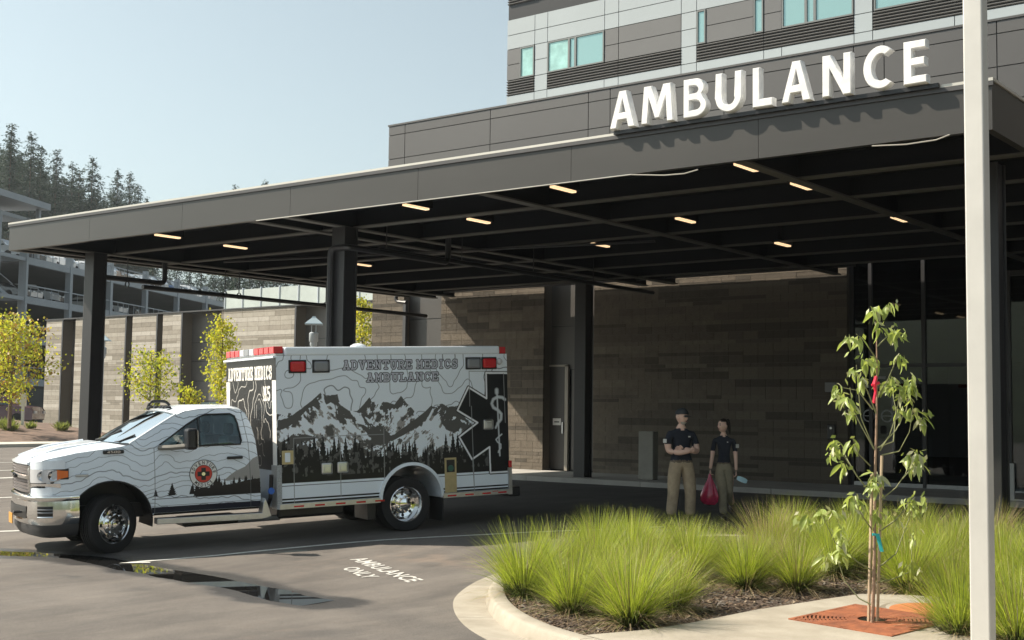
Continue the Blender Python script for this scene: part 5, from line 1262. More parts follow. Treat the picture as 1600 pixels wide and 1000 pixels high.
def sweep(P,profile,z0=0,name='kerb',m=M_conc,gaps=True,bump=0):
    mb=MB(); n=len(profile); L=0; seg=[]; cur=[]
    for i in range(len(P)):
        cur.append(i)
        if i and gaps:
            L+=(P[i]-P[i-1]).length
            if L>1.9: seg.append(cur); cur=[i]; L=0
    seg.append(cur)
    for sg in seg:
        if len(sg)<2: continue
        vs=[];fs=[]
        for q,i in enumerate(sg):
            p=P[i]; t=(P[min(i+1,len(P)-1)]-P[max(0,i-1)]).normalized(); nn=Vector((t.y,-t.x,0)); sh=0
            if q==0: p=p+t*.004
            if q==len(sg)-1: p=p-t*.004
            for (d,z) in profile: c=p+nn*d; vs.append((c.x,c.y,gz(c.y)+z))
        for q in range(len(sg)-1):
            for j in range(n): k=(j+1)%n; fs.append((q*n+j,q*n+k,(q+1)*n+k,(q+1)*n+j))
        fs+=[tuple(range(n))[::-1],tuple((len(sg)-1)*n+j for j in range(n))]; mb.add(vs,fs)
    o=mb.build(name,m,smooth=True,norm=True); return tag(o,kind='structure')
sweep(OD,[(-.02,-.06),(-.02,.03),(.0,.10),(.012,.122),(.03,.132),(.15,.135),(.165,.13),(.17,-.06)],name='kerb')
sweep(OD[:64],[(-.36,-.05),(-.36,.006),(-.30,.010),(-.05,-.0),(-.021,.002),(-.021,-.05)],name='gutter_pan')
# bed and pad polygons
PADL=[(984,987),(1012,984),(1180,953),(1290,936),(1345,928),(1425,930),(1500,936),(1600,948),(1750,968)]
padw=[gp(x,y,.13) for x,y in PADL]
ci=min(range(len(INN)),key=lambda i:(INN[i]-Vector((padw[0].x,padw[0].y,0))).length)
pad=[(p.x,p.y) for p in INN[:ci+1]]+[(p.x,p.y) for p in padw[1:]]+[(2.0,12.0),(2.0,4.5)]
def sheet(name,poly,m,zf,step=.25):
    q=bmesh.new(); tr=tessellate_polygon([[Vector((a,b2,0)) for a,b2 in poly]]); vv=[q.verts.new((a,b2,0)) for a,b2 in poly]
    for t in tr:
        try: q.faces.new([vv[i] for i in t])
        except ValueError: pass
    xa=min(a for a,_ in poly); xb=max(a for a,_ in poly); ya=min(b for _,b in poly); yb=max(b for _,b in poly)
    for k in np.arange(xa,xb,step): bmesh.ops.bisect_plane(q,geom=q.verts[:]+q.edges[:]+q.faces[:],plane_co=(k,0,0),plane_no=(1,0,0))
    for k in np.arange(ya,yb,step): bmesh.ops.bisect_plane(q,geom=q.verts[:]+q.edges[:]+q.faces[:],plane_co=(0,k,0),plane_no=(0,1,0))
    for v in q.verts: v.co.z=zf(v.co.x,v.co.y)
    bmesh.ops.recalc_face_normals(q,faces=q.faces)
    me=bpy.data.meshes.new(name); q.to_mesh(me); q.free(); me.materials.append(m); return link(name,me)
o=sheet('concrete_pad',pad,M_conc,lambda x,y:gz(y)+.1315); tag(o,kind='structure')
bed=[(p.x,p.y) for p in INN[ci:]]+[(3.0,12.6)]+[(p.x,p.y) for p in padw[:0:-1]]
M_mul2=mat('bark_mulch',(.085,.060,.045),.95,var=.55,vscale=26,bump=1.0,bscale=45)
bmn=bmesh.new(); tr=tessellate_polygon([[Vector((a,b2,0)) for a,b2 in bed]]); vv_=[bmn.verts.new((a,b2,0)) for a,b2 in bed]
for t in tr:
    try: bmn.faces.new([vv_[i] for i in t])
    except ValueError: pass
for k in np.arange(-10,3,.25): bmesh.ops.bisect_plane(bmn,geom=bmn.verts[:]+bmn.edges[:]+bmn.faces[:],plane_co=(k,0,0),plane_no=(1,0,0))
for k in np.arange(9,16,.25): bmesh.ops.bisect_plane(bmn,geom=bmn.verts[:]+bmn.edges[:]+bmn.faces[:],plane_co=(0,k,0),plane_no=(0,1,0))
for v in bmn.verts: v.co.z=gz(v.co.y)+.085+.03*mnoise.noise(v.co*1.7)
bmesh.ops.recalc_face_normals(bmn,faces=bmn.faces)
me=bpy.data.meshes.new('mulch_bed'); bmn.to_mesh(me); bmn.free(); me.materials.append(M_mul2); tag(link('mulch_bed',me),kind='structure')
def inpoly(x,y,P):
    c=False
    for i in range(len(P)):
        x0,y0=P[i-1];x1,y1=P[i]
        if (y0>y)!=(y1>y) and x<(x1-x0)*(y-y0)/(y1-y0)+x0: c=not c
    return c
r=random.Random(5); mb=MB(); ms=[mat('mulch_chip_'+c,k,.9) for c,k in (('dark',(.06,.04,.03)),('brown',(.13,.085,.055)),('tan',(.26,.20,.14)),('grey',(.17,.15,.13)))]
n=0
while n<12000:
    x=r.uniform(-9.2,-1.5); y=r.uniform(9.0,14.3)
    if not inpoly(x,y,bed): continue
    n+=1; l=r.uniform(.012,.04); w_=r.uniform(.004,.011); a=r.uniform(0,6.28); tl=r.uniform(-.4,.4); z=gz(y)+.09+.03*mnoise.noise(Vector((x,y,0))*1.7)+r.uniform(0,.012)
    ca,sa=math.cos(a),math.sin(a); pts=[(-l,-w_,-l*tl),(l,-w_,l*tl),(l,w_,l*tl),(-l,w_,-l*tl)]; h=.004
    vs=[(x+p*ca-q*sa,y+p*sa+q*ca,z+s_) for p,q,s_ in pts]; vs+=[(a_,b_,c_+h) for a_,b_,c_ in vs]
    mb.add(vs,[(4,5,6,7),(0,1,5,4),(1,2,6,5),(2,3,7,6),(3,0,4,7)],r.choices(ms,[.35,.35,.15,.15])[0])
tag(mb.build('mulch_chips'),'loose bark mulch chips covering the planting bed of the kerbed island','mulch',kind='stuff')
# tree grate: rusty cast square of two halves
M_rust=mat('rusty_iron',(.26,.085,.035),.8,var=.35,vscale=5,bump=.4,bscale=60,col2=(.15,.05,.025)); M_rust2=mat('orange_rust',(.42,.155,.055),.75,var=.2,vscale=3,bump=.2,bscale=60)
gc=[gp(1216,967,.13),gp(1322,949,.13),gp(1491,978,.13),gp(1413,997,.13)]
g0=sum(gc,Vector())/4; tb=gp(1363,969,.13)
ax1=(gc[2]-gc[0]).normalized(); 
ex=((gc[2]-gc[1])+(gc[3]-gc[0])).normalized(); ey=Vector((-ex.y,ex.x,0)); hs=.53
gr=empty('tree_grate',(tb.x,tb.y,tb.z),'square rusty cast iron tree grate around the young staked tree','tree grate',rz=math.atan2(ex.y,ex.x)); SL=Matrix.Rotation(math.atan((gz(tb.y+.4)-gz(tb.y-.4))/.8),4,'X'); gr.matrix_world=Matrix.Translation(tb)@SL@Matrix.Rotation(math.atan2(ex.y,ex.x),4,'Z')
def ringseg(mb,r0,r1,a0,a1,z0,z1,n=10,m=None):
    vs=[];fs=[]
    for i in range(n+1):
        t=R(a0+(a1-a0)*i/n); c,s_=math.cos(t),math.sin(t)
        vs+=[(r0*c,r0*s_,z0),(r1*c,r1*s_,z0),(r1*c,r1*s_,z1),(r0*c,r0*s_,z1)]
    for i in range(n):
        for j in range(4): k=(j+1)%4; fs.append((4*i+j,4*i+k,4*i+4+k,4*i+4+j))
    mb.add(vs,fs,m)
mb=MB(); mb.box((-hs,-hs,-.02),(hs,hs,.002)); mb.build('grate_pit',M_blk,gr)
for half in (0,180):
    mb=MB(); z0,z1=.003,.012
    ringseg(mb,.13,.20,half,half+180,z0,z1,18)
    for a in range(8):
        t0=half+a*22.5
        ringseg(mb,.2,.21,t0,t0+22.5,z0,z1,4)
    for k in range(8):                       # radial ribs out to the square edge
        t=R(half+k*22.5+2); rr=hs/max(abs(math.cos(t)),abs(math.sin(t)))-.02
        mb.box((.19,-.014,z0),(rr,.014,z1+.001),None,Matrix.Rotation(t,4,'Z'))
    nr=13
    for k in range(nr):
        r0=.215+k*.036
        for a in range(48):
            t=half+a*3.75; tm=R(t+1.9); lim=hs/max(abs(math.cos(tm)),abs(math.sin(tm)))-.03
            if r0+.03<lim:
                diag=abs(((t+1.9-45)%90)-0); solid=not ((t+1.9)%180<62 and (t+1.9)%180>28) 
                ringseg(mb,r0,r0+(.0365 if solid else .020),t,t+3.76,z0,z1,1)
    e=MB(); s_=1 if half==0 else -1
    mb.box((-hs,s_*(hs-.04) if s_>0 else -hs,z0),(hs,hs if s_>0 else -hs+.04,z1+.001)); y0,y1=(0.004,hs-.04) if s_>0 else (-hs+.04,-.004)
    mb.box((-hs,y0,z0),(-hs+.04,y1,z1+.001)); mb.box((hs-.04,y0,z0),(hs,y1,z1+.001))
    mb.build('grate_half',M_rust,gr)
# corner fill plates
mb=MB()
for sx in (-1,1):
    for sy in (-1,1): mb.add([(sx*(hs-.04),sy*(hs-.04),.009),(sx*(hs-.04),sy*.40,.009),(sx*.40,sy*(hs-.04),.009)],[(0,1,2) if sx*sy<0 else (0,2,1)])
mb.build('corner_plate',M_rust,gr)
P=gp(1452,953,.13); o=empty('round_cover',(P.x,P.y,P.z),'round orange rusted utility cover in the concrete behind the tree grate','utility cover'); o.matrix_world=Matrix.Translation(P)@SL
MB().lathe([(0,.006),(.32,.006),(.36,.004),(.37,-.02)],40).build('lid',M_rust2,o,smooth=True); mb=MB(); mb.lathe([(.375,.0),(.45,.003),(.455,-.02)],40); mb.build('collar',mat('damp_concrete',(.20,.17,.13),.8,var=.2,vscale=6),o)
P=gp(1172,1014,.13); o=empty('dark_cover',(P.x,P.y,P.z),'dark brown ribbed round cover cut off by the bottom edge of the photo','utility cover'); o.matrix_world=Matrix.Translation(P)@SL
MB().lathe([(0,.006),(.25,.006),(.28,.004),(.285,-.02)],40).build('lid',M_rust,o,smooth=True); mb=MB()
for k in range(9): ringseg(mb,.03+k*.026,.042+k*.026,0,360,.007,.011,36)
tag(mb.build('lid_ribs',M_rust,o),kind='stuff')
# light pole in the right foreground
fw=9.5; rt=(1532-800)/F*fw; PP=GP(fw,rt,0); zg=gz(PP.y)+.12
vdir=math.atan2(-PP.y,-PP.x)
lp=empty('light_pole',(PP.x,PP.y,zg),'tall square pale grey steel light pole in the right foreground','light pole',rz=vdir-R(17))
M_pole=mat('pole_paint',(.56,.55,.52),.38,var=.10,vscale=1.2,metal=.15)
MB().box((-.073,-.073,.0),(.073,.073,8.5)).build('shaft',M_pole,lp,bevel=.012,seg=3)
MB().box((-.15,-.15,-.01),(.15,.15,.03)).build('base_plate',M_pole,lp,bevel=.006)
MB().box((-.2,-.1,8.5),(.7,.1,8.6)).build('luminaire',M_pole,lp,bevel=.02)
# ==================================================================== GRASSES
G_tip=leafmat('fountain_grass_blade',(.24,.30,.035),(.44,.50,.08),(.52,.62,.06),2.5,.42)
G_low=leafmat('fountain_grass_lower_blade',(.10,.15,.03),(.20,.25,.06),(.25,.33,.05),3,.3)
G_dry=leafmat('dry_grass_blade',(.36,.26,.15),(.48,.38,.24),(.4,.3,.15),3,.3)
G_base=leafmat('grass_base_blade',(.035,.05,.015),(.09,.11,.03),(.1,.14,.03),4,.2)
def clump_mesh(seed,n=1500,H=.85,Rr=.5,dry=.12):
    r=random.Random(seed); mb=MB(); 
    for i in range(n):
        a=r.uniform(0,6.283); rb=.13*math.sqrt(r.random()); lean=abs(r.gauss(0,.52)); lean=min(lean,1.5); l=H*r.uniform(.62,1.12)*(1-.22*lean)
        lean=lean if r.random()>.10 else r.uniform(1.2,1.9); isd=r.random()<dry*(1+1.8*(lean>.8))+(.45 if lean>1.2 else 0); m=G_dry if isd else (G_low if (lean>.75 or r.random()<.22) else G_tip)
        if isd and lean<.7: m=G_dry
        w_=r.uniform(.0016,.0034); dx,dy=math.cos(a),math.sin(a); tw=r.uniform(0,3.14); sx,sy=math.cos(tw),math.sin(tw)
        x0,y0=rb*dx*1.0,rb*dy; nseg=4; th=lean*.55; x=0;z=0; pts=[]
        curve=lean*1.1+r.uniform(0,.45)
        for k in range(nseg+1):
            pts.append((x0+dx*x,y0+dy*x,max(z,.0))); th+=curve/nseg; x+=math.sin(th)*l/nseg; z+=math.cos(th)*l/nseg
        vs=[]
        for k,p in enumerate(pts):
            ww=w_*(1-(k/nseg)**1.6*.88); vs+=[(p[0]-sx*ww,p[1]-sy*ww,p[2]),(p[0]+sx*ww,p[1]+sy*ww,p[2])]
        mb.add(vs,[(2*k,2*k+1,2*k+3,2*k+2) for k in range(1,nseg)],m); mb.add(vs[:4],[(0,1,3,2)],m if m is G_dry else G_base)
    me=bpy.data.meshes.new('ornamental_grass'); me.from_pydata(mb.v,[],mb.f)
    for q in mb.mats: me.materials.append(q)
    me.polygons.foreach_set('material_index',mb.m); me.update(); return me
CL=[clump_mesh(100+i,1700,.86,.5,.06+.035*i) for i in range(6)]+[clump_mesh(120,1600,.9,.5,.5)]
clumps=[(1010,925,.86,5,'grass clump filling the gap behind the large front middle clump'),(945,935,.8,4,'grass clump between the front row and second row left of centre'),(1130,895,.8,5,'low grass clump below the woman and the red bag'), # px, py (base), size, variant, label
(818,932,1.08,0,'leftmost tall green grass clump at the rounded tip of the kerbed island'),
(893,960,.98,1,'low front grass clump between the leftmost and the front middle clumps'),
(985,978,1.05,2,'large front middle grass clump closest to the front kerb, above the kerb joint'),
(1050,955,.86,3,'small grass clump right of the front middle clump, before the bare mulch'),
(868,908,.95,3,'grass clump just behind the left tip of the island'),
(930,908,.95,1,'second row grass clump left of the tall bright clump'),
(985,895,1.0,0,'tallest bright green grass clump left of the standing man'),
(1082,905,.95,2,'bright grass clump in front of the man and woman'),
(1165,920,.92,1,'full round grass clump at the back edge of the bare mulch'),
(1200,880,1.0,6,'grass clump with many dry tan blades right of the woman'),
(1245,924,.85,3,'grass clump with drooping dry base left of the young tree'),
(1300,900,.95,0,'grass clump behind the lower leaves of the young tree, on its left'),
(1338,886,1.0,2,'grass clump directly behind the young tree trunk'),
(1420,925,1.0,1,'grass clump with a tan drooping skirt right of the young tree'),
(1500,995,1.02,0,'foreground grass clump at the left of the tall light pole base'),
(1590,1010,1.1,2,'foreground grass clump right of the tall light pole'),
(1480,900,1.0,3,'grass clump between the young tree and the light pole'),
(1570,930,1.05,1,'grass clump right of the light pole in the second row'),
(1640,950,1.1,0,'grass clump at the right edge of the photo'),
]
GG='ornamental grass clumps on the island'
def clump(P,size,var,label,k):
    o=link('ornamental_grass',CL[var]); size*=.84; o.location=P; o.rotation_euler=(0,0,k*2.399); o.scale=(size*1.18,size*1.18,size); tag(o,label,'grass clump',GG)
for k,(px,py,sz,var,lab) in enumerate(clumps):
    P=gp(px,py,.09); clump(P,sz,var,lab,k)
r=random.Random(77); k=30
backrow=[]
for (v,u0,u1,st_) in ((13.0,-8.9,1.5,.72),(13.75,-9.0,2.0,.74),(14.5,-8.9,2.2,.76),(15.25,-8.2,2.4,.80),(12.3,-3.6,2.0,.75),(11.6,-2.6,2.0,.8)):
    u=u0+r.uniform(0,.3)
    while u<u1:
        x,y=u+r.uniform(-.1,.1),v+r.uniform(-.15,.15); px,py,_=prj((x,y,gz(y)+.09)); u+=st_
        if px>1750 or not inpoly(x,y,bed) or (985<px<1180 and y>14.2): continue
        if any(math.hypot(px-c[0],(py-c[1])*2.2)<34 for c in clumps): continue
        clump(Vector((x,y,gz(y)+.09)),r.uniform(.72,.95)*(.8 if 985<px<1190 else 1),r.choice([0,1,2,3,4,5,3,6]),'ornamental grass clump in the dense back rows of the island',k); k+=1
# small weeds, leaves and pebbles on the asphalt near the kerb
# ==================================================================== YOUNG TREE
tree=empty('young_tree',(tb.x,tb.y,gz(tb.y)),'thin young staked tree with drooping pale green leaves in the rusty grate','tree')
Td=prj(tb)[2]
def tp_(px,py,dd=0):
    d=ray(px,py); dirv=np.array([-math.sin(YAW),math.cos(YAW),0]); t=(Td+dd)/np.dot(d,dirv); return Vector((d[0]*t,d[1]*t,CAMH+d[2]*t))
def T(o): return loc_in(o,tree)
mb=MB(); mb.tube([tp_(1363,975),tp_(1366,880),tp_(1367,760),tp_(1370,640),tp_(1370,560),tp_(1369,483)],[.019,.017,.014,.010,.007,.003],8); T(mb.build('trunk',mat('young_bark',(.30,.20,.14),.8,var=.3,vscale=20,bump=.5,bscale=60),smooth=True))
M_stake=mat('stake_wood',(.50,.39,.27),.8,var=.25,vscale=14,stretch=(6,6,.6),bump=.3)
for dx,top in ((-5,742),(9,712)):
    mb=MB(); mb.tube([tp_(1362+dx,972,.06),tp_(1368+dx*1.1,top,.06)],.014,6); T(mb.build('stake',M_stake))
rb_=random.Random(9)
BR=[[(1366,702),(1345,664),(1333,640),(1328,605)],[(1366,702),(1345,652),(1341,605),(1338,570)],[(1375,704),(1390,680),(1400,650),(1406,612)],[(1374,700),(1400,672),(1416,640),(1422,612)],[(1378,711),(1405,705),(1421,675),(1427,632)],
[(1362,772),(1340,745),(1320,715),(1306,696)],[(1340,745),(1326,722),(1316,702)],[(1360,728),(1342,710),(1332,684)],[(1377,780),(1400,762),(1415,740),(1424,712)],[(1410,748),(1426,730),(1434,716)],
[(1362,827),(1350,810),(1342,797),(1334,776)],[(1360,890),(1340,878),(1305,848),(1285,806)],[(1362,945),(1342,935),(1320,908),(1308,872)],[(1375,830),(1400,812),(1418,790),(1430,777)],[(1375,885),(1400,865),(1411,835),(1423,803)],
[(1369,646),(1356,612),(1345,592)],[(1370,622),(1386,596),(1397,570),(1403,556)],[(1370,562),(1350,532),(1338,522)],[(1370,542),(1386,526),(1396,520)],[(1369,700),(1396,690),(1400,640),(1392,602)],[(1364,640),(1340,610),(1318,606)],[(1372,910),(1395,905),(1425,892),(1424,840)]]
M_twig=mat('green_twig',(.20,.21,.10),.7)
for b_ in BR:
    dd=rb_.uniform(-.35,.35); n_=len(b_)-1; mb=MB(); mb.tube([tp_(x,y,dd*(i/n_)) for i,(x,y) in enumerate(b_)],[.007-.004*i/n_ for i in range(n_+1)],6); T(mb.build('branch',M_twig,smooth=True))
LF=leafmat('magnolia_leaf',(.18,.26,.05),(.42,.48,.18),(.52,.62,.12),7,.35,.4); LF2=leafmat('pale_leaf_underside',(.40,.42,.26),(.55,.54,.36),(.4,.45,.15),7,.3,.5)
def leaf_mesh(name,m,L=.15,W=.048,curl=.3):
    vs=[];fs=[];n=5
    for i in range(n+1):
        t=i/n; w_=W*math.sin(math.pi*min(1,t*.92+.06))**.8*(.5 if t in (0,) else 1); z=-curl*L*t*t
        vs+=[(t*L,-w_/2*1,z+.012*(w_/W)),(t*L,0,z),(t*L,w_/2,z+.012*(w_/W))]
    for i in range(n): fs+=[(3*i,3*i+3,3*i+4,3*i+1),(3*i+1,3*i+4,3*i+5,3*i+2)]
    me=bpy.data.meshes.new(name); me.from_pydata(vs,[],fs); me.materials.append(m); me.polygons.foreach_set('use_smooth',[True]*len(me.polygons)); return me
LM=[leaf_mesh('leaf_form',LF,.15,.048,.35),leaf_mesh('leaf_form',LF,.125,.042,.6),leaf_mesh('leaf_form',LF2,.14,.040,.2),leaf_mesh('leaf_form',LF,.155,.052,.1)]
LCs=[(1366,484,7),(1388,476,4),(1340,524,5),(1329,530,4),(1374,508,5),(1397,521,7),(1404,514,3),(1364,560,9),(1354,562,4),(1405,558,5),(1331,578,5),(1346,590,5),(1309,604,5),(1314,618,6),(1326,626,6),(1332,640,5),(1385,600,7),(1396,592,5),(1402,604,6),(1420,600,7),(1427,590,4),(1412,616,5),(1427,642,6),(1440,650,4),(1406,640,4),(1309,690,6),(1302,702,4),(1334,690,5),(1318,726,4),(1368,742,10),(1364,756,7),(1422,712,6),(1434,706,5),(1436,724,4),(1426,722,4),(1264,806,6),(1284,800,7),(1302,802,6),(1332,776,7),(1345,786,4),(1422,782,7),(1432,792,6),(1442,778,4),(1370,802,8),(1310,822,5),(1316,842,6),(1396,800,3),(1292,868,6),(1312,864,5),(1426,836,4),(1423,882,6)]
nl=0
for (px,py,k) in LCs:
    dd=rb_.uniform(-.3,.3) if abs(px-1367)>18 else rb_.uniform(-.1,.1); P=tp_(px,py,dd)
    for j in range(k):
        if nl>=300: break
        nl+=1; o=link('leaf',LM[rb_.choices([0,1,2,3],[.4,.25,.2,.15])[0]]); a=j*6.283/k+rb_.uniform(-.5,.5); dr=rb_.choice([rb_.uniform(.2,.8),rb_.uniform(.8,1.4)])
        o.rotation_euler=(rb_.uniform(-.8,.8),dr,a); o.location=P+Vector((rb_.uniform(-.03,.03),rb_.uniform(-.03,.03),rb_.uniform(-.03,.03))); s_=rb_.uniform(.66,1.02); o.scale=(s_,s_,s_); T(o)
xl=MB()
for (px,py,k) in LCs:
    for j in range(8):
        dd=rb_.uniform(-.22,.22); P=tp_(px+rb_.gauss(0,7),py+rb_.gauss(2,7),dd); L_2=rb_.uniform(.05,.10); a=rb_.uniform(0,6.28); th=rb_.uniform(.2,1.4); d=Vector((math.cos(a)*math.cos(th),math.sin(a)*math.cos(th),-math.sin(th))); s_=d.orthogonal().normalized(); s_.rotate(Matrix.Rotation(rb_.uniform(0,6.28),3,d)); s_*=L_2*.2
        xl.add([P,P+d*L_2*.45+s_,P+d*L_2,P+d*L_2*.45-s_],[(0,1,2,3)],rb_.choices([LF,LF2],[.75,.25])[0])
T(tag(xl.build('small_leaves'),kind='stuff'))
rbn=MB(); a=tp_(1367,592,-.02);  rbn.tube([tp_(1369,588,-.03),tp_(1366,600,-.03),tp_(1368,612,-.03),tp_(1365,630,-.03)],[.014,.022,.012,.016],6); rbn.tube([tp_(1362,602,-.03),tp_(1374,598,-.03)],[.012,.014],6)
o=rbn.build('red_ribbon',mat('red_ribbon',(.70,.02,.06),.4)); tag(o,'bright red ribbon tied round the young tree trunk','ribbon')
rbn=MB(); rbn.tube([tp_(1363,835,-.03),tp_(1374,836,-.03)],.012,6); rbn.add([tp_(1368,836,-.04),tp_(1375,838,-.04),tp_(1381,862,-.05),tp_(1375,862,-.03)],[(0,1,2,3),(3,2,1,0)])
o=rbn.build('teal_ribbon',mat('teal_ribbon',(.02,.38,.40),.4)); tag(o,'teal plastic tie hanging from the young tree stake','ribbon')
# ==================================================================== LEFT LANDSCAPE
c_=[gp(-60,704),gp(0,702),gp(60,700.5),gp(160,697),gp(240,694)]
def flat(name,pts,z,m,kind='structure'):
    mb=MB(); mb.prism([(p.x,p.y) for p in pts],lambda a,b2,d:(a,b2,d),z-.25,z); o=mb.build(name,m,norm=True); return tag(o,kind=kind)
A1,A2=onz(-300,705,.17),onz(235,695,.17)
dA=(A2-A1).normalized(); nA=Vector((-dA.y,dA.x,0)); nA=nA if nA.dot(A2)>0 else -nA
M_pav=mat('pale_kerb_concrete',(.50,.48,.42),.8,var=.1,vscale=1)
flat('far_kerb',[A1,A2,A2+nA*2.4,A1+nA*2.4],.30,M_pav)
bedp=[A1+nA*2.4,A2+nA*2.4,A2+dA*5+nA*14,A1+nA*30]
M_soil=mat('far_mulch',(.15,.10,.075),.95,var=.45,vscale=1.6,bump=.8,bscale=6)
mb=MB(); nn_=24
vs=[];fs=[]
for i in range(nn_+1):
    for j in range(nn_+1):
        a=A1+nA*2.4+(A2-A1+dA*2)*(i/nn_); b2=nA*(j/nn_*17); p=a+b2; vs.append((p.x,p.y,.28+.75*math.sin(min(1,j/nn_*1.6)*1.57)+.10*mnoise.noise(p*.5)))
for i in range(nn_):
    for j in range(nn_): fs.append((i*(nn_+1)+j,(i+1)*(nn_+1)+j,(i+1)*(nn_+1)+j+1,i*(nn_+1)+j+1))
o=mb.add(vs,fs).build('planting_bank',M_soil,smooth=True)
if o.data.polygons[0].normal.z<0: o.data.flip_normals()
tag(o,kind='structure')
S_leaf=leafmat('shrub_leaf',(.12,.14,.04),(.26,.27,.08),(.3,.35,.08),4,.35)
def tuft_mesh(seed,n=140,h=.5,w=.03):
    r=random.Random(seed); mb=MB()
    for i in range(n):
        a=r.uniform(0,6.28); th=r.uniform(.1,1.2); l=h*r.uniform(.5,1); dx,dy=math.cos(a)*math.sin(th),math.sin(a)*math.sin(th); dz=math.cos(th); s_=Vector((-dy,dx,0)).normalized()*w*r.uniform(.5,1)
        p=Vector((dx,dy,dz))*l; b0=Vector((r.uniform(-.15,.15),r.uniform(-.15,.15),0)); m_=b0+p*.5+Vector((0,0,.04)); mb.add([b0,m_-s_,b0+p,m_+s_],[(0,1,2,3)])
    me=bpy.data.meshes.new('low_shrub'); me.from_pydata([tuple(v) for v in mb.v],[],mb.f); me.materials.append(S_leaf); return me
TM=[tuft_mesh(i) for i in range(3)]
r=random.Random(31); L_=(A2-A1).length
for i in range(40):
    q=A1+nA*2.4+dA*(L_*(.30+.72*r.random()))+nA*r.uniform(1,15); j=((q-A1-nA*2.4).dot(nA))/17
    o=link('low_shrub',TM[i%3]); o.location=(q.x,q.y,.26+.75*math.sin(min(1,j*1.6)*1.57)); s_=r.uniform(.9,1.9); o.scale=(s_,s_,s_*.8); o.rotation_euler=(0,0,r.uniform(0,6)); tag(o,'low scrubby plant on the mulch bank before the pale block building','shrub','low plants on the mulch bank')
# lamp posts with pyramid caps
def lamp(P,top,label):
    e=empty('lamp_post',P,label,'lamp post','path lamp posts'); h=top-P[2]
    mb=MB(); mb.lathe([(.13,0),(.13,.3),(.085,.32),(.075,h-1.15),(.13,h-1.05),(.13,h-.95)],14); mb.build('pole',M_galv,e,smooth=True)
    mb=MB(); mb.lathe([(.13,h-.95),(.17,h-.9),(.17,h-.62),(.12,h-.58)],12); mb.build('lamp_body',M_galv,e,smooth=True)
    for a in (0,1.57,3.14,4.71): MB().tube([(.11*math.cos(a),.11*math.sin(a),h-.6),(.11*math.cos(a),.11*math.sin(a),h-.28)],.014,5).build('stem',M_galv,e)
    mb=MB(); mb.lathe([(.46,h-.30),(.45,h-.27),(.12,h-.06),(.08,h-.0),(0,h)],4); mb.lathe([(0,h-.29),(.45,h-.29)],4); mb.build('lamp_shade',mat('lamp_shade_metal',(.45,.55,.60),.35,metal=.4),e); return e
P=GP(59,(161-800)/F*59,.2); lamp(P[:],1.8+(636-524)/F*59,'grey lamp post with pyramid cap just right of the left canopy column')
P=GP(46,(490-800)/F*46,.2); lamp(P[:],1.8+(642-497)/F*46,'grey lamp post with pyramid cap rising behind the ambulance roof')
# small street trees
def leafy_tree(P,h,cr,ch,seed,mats,label,n=2600,trunk=.06,lean=0,ls=.11,shape=1,grp='young street trees by the block building',multi=1):
    e=empty('street_tree',P,label,'tree',grp); r=random.Random(seed); mb=MB(); z0=h-ch
    mb.tube([(0,0,0),(lean*.3,0,h*.35),(lean*.6,.02,h*.65),(lean,0,h*.95)],[trunk,trunk*.8,trunk*.5,.012],8); tips=[]
    for i in range(16):
        t=.12+.85*i/16; z=z0+ch*t*.85; a=i*2.4+r.uniform(-.4,.4); rad=cr*(math.sin(math.pi*min(1,.18+t*.8))**.7)*r.uniform(.6,1.05)*shape; b0=Vector((lean*z/h,0,z)); tip=b0+Vector((math.cos(a)*rad,math.sin(a)*rad,rad*.55+r.uniform(0,.3)))
        mid=b0.lerp(tip,.5)+Vector((0,0,-.06)); mb.tube([b0,mid,tip],[trunk*.35,trunk*.2,.006],5); tips.append((b0,mid,tip))
    mb.build('trunk',M_bark,e,smooth=True)
    lb=MB()
    for i in range(int(n*1.3)):
        b0,mid,tip=r.choice(tips); t=r.random()**.6; c=(b0.lerp(mid,t*2) if t<.5 else mid.lerp(tip,(t-.5)*2)); sg=cr*.17
        c=c+Vector((r.gauss(0,sg),r.gauss(0,sg),r.gauss(0,sg*.9))); s_=ls*r.uniform(.35,.95)
        a=Vector((r.gauss(0,1),r.gauss(0,1),r.gauss(0,.6))).normalized(); b_=a.orthogonal().normalized(); b_.rotate(Matrix.Rotation(r.uniform(0,6.28),3,a)); c2_=a.cross(b_)
        lb.add([c-b_*s_*.5,c+c2_*s_*.35,c+b_*s_*.5,c-c2_*s_*.35],[(0,1,2,3)],r.choices(mats,[.5,.3,.2])[0])
    tag(lb.build('crown',None,e),kind='stuff'); return e
Lg=leafmat('yellow_green_leaf',(.28,.32,.03),(.42,.44,.05),(.5,.55,.04),2,.5); Ly=leafmat('yellow_leaf',(.45,.40,.04),(.55,.48,.06),(.6,.55,.05),2,.5); Lo=leafmat('orange_brown_leaf',(.30,.17,.04),(.42,.26,.06),(.4,.25,.05),2,.4); Ld=leafmat('mid_green_leaf',(.10,.15,.03),(.2,.25,.05),(.25,.3,.05),2,.4)
def tpos(px,D,z=.6): return GP(D,(px-800)/F*D,z)
def zt(py,D): return CAMH+(640-py)/F*D
leafy_tree(tpos(20,55,.8),zt(487,55)-.8,1.9,zt(487,55)-zt(650,55),3,[Lg,Ly,Lo],'orange and yellow street tree at the left edge of the photo',3000,.09,ls=.20)
leafy_tree(tpos(237,47,.6),zt(548,47)-.6,1.15,zt(548,47)-zt(650,47),5,[Lg,Ly,Ld],'small sparse yellow green tree right of the left canopy column',1300,.045,ls=.15)
leafy_tree(tpos(347,44,.4),zt(477,44)-.4,.85,zt(477,44)-zt(650,44),8,[Ly,Lg,Lg],'tall narrow bright yellow green tree behind the truck cab',1600,.05,ls=.15,shape=.9)
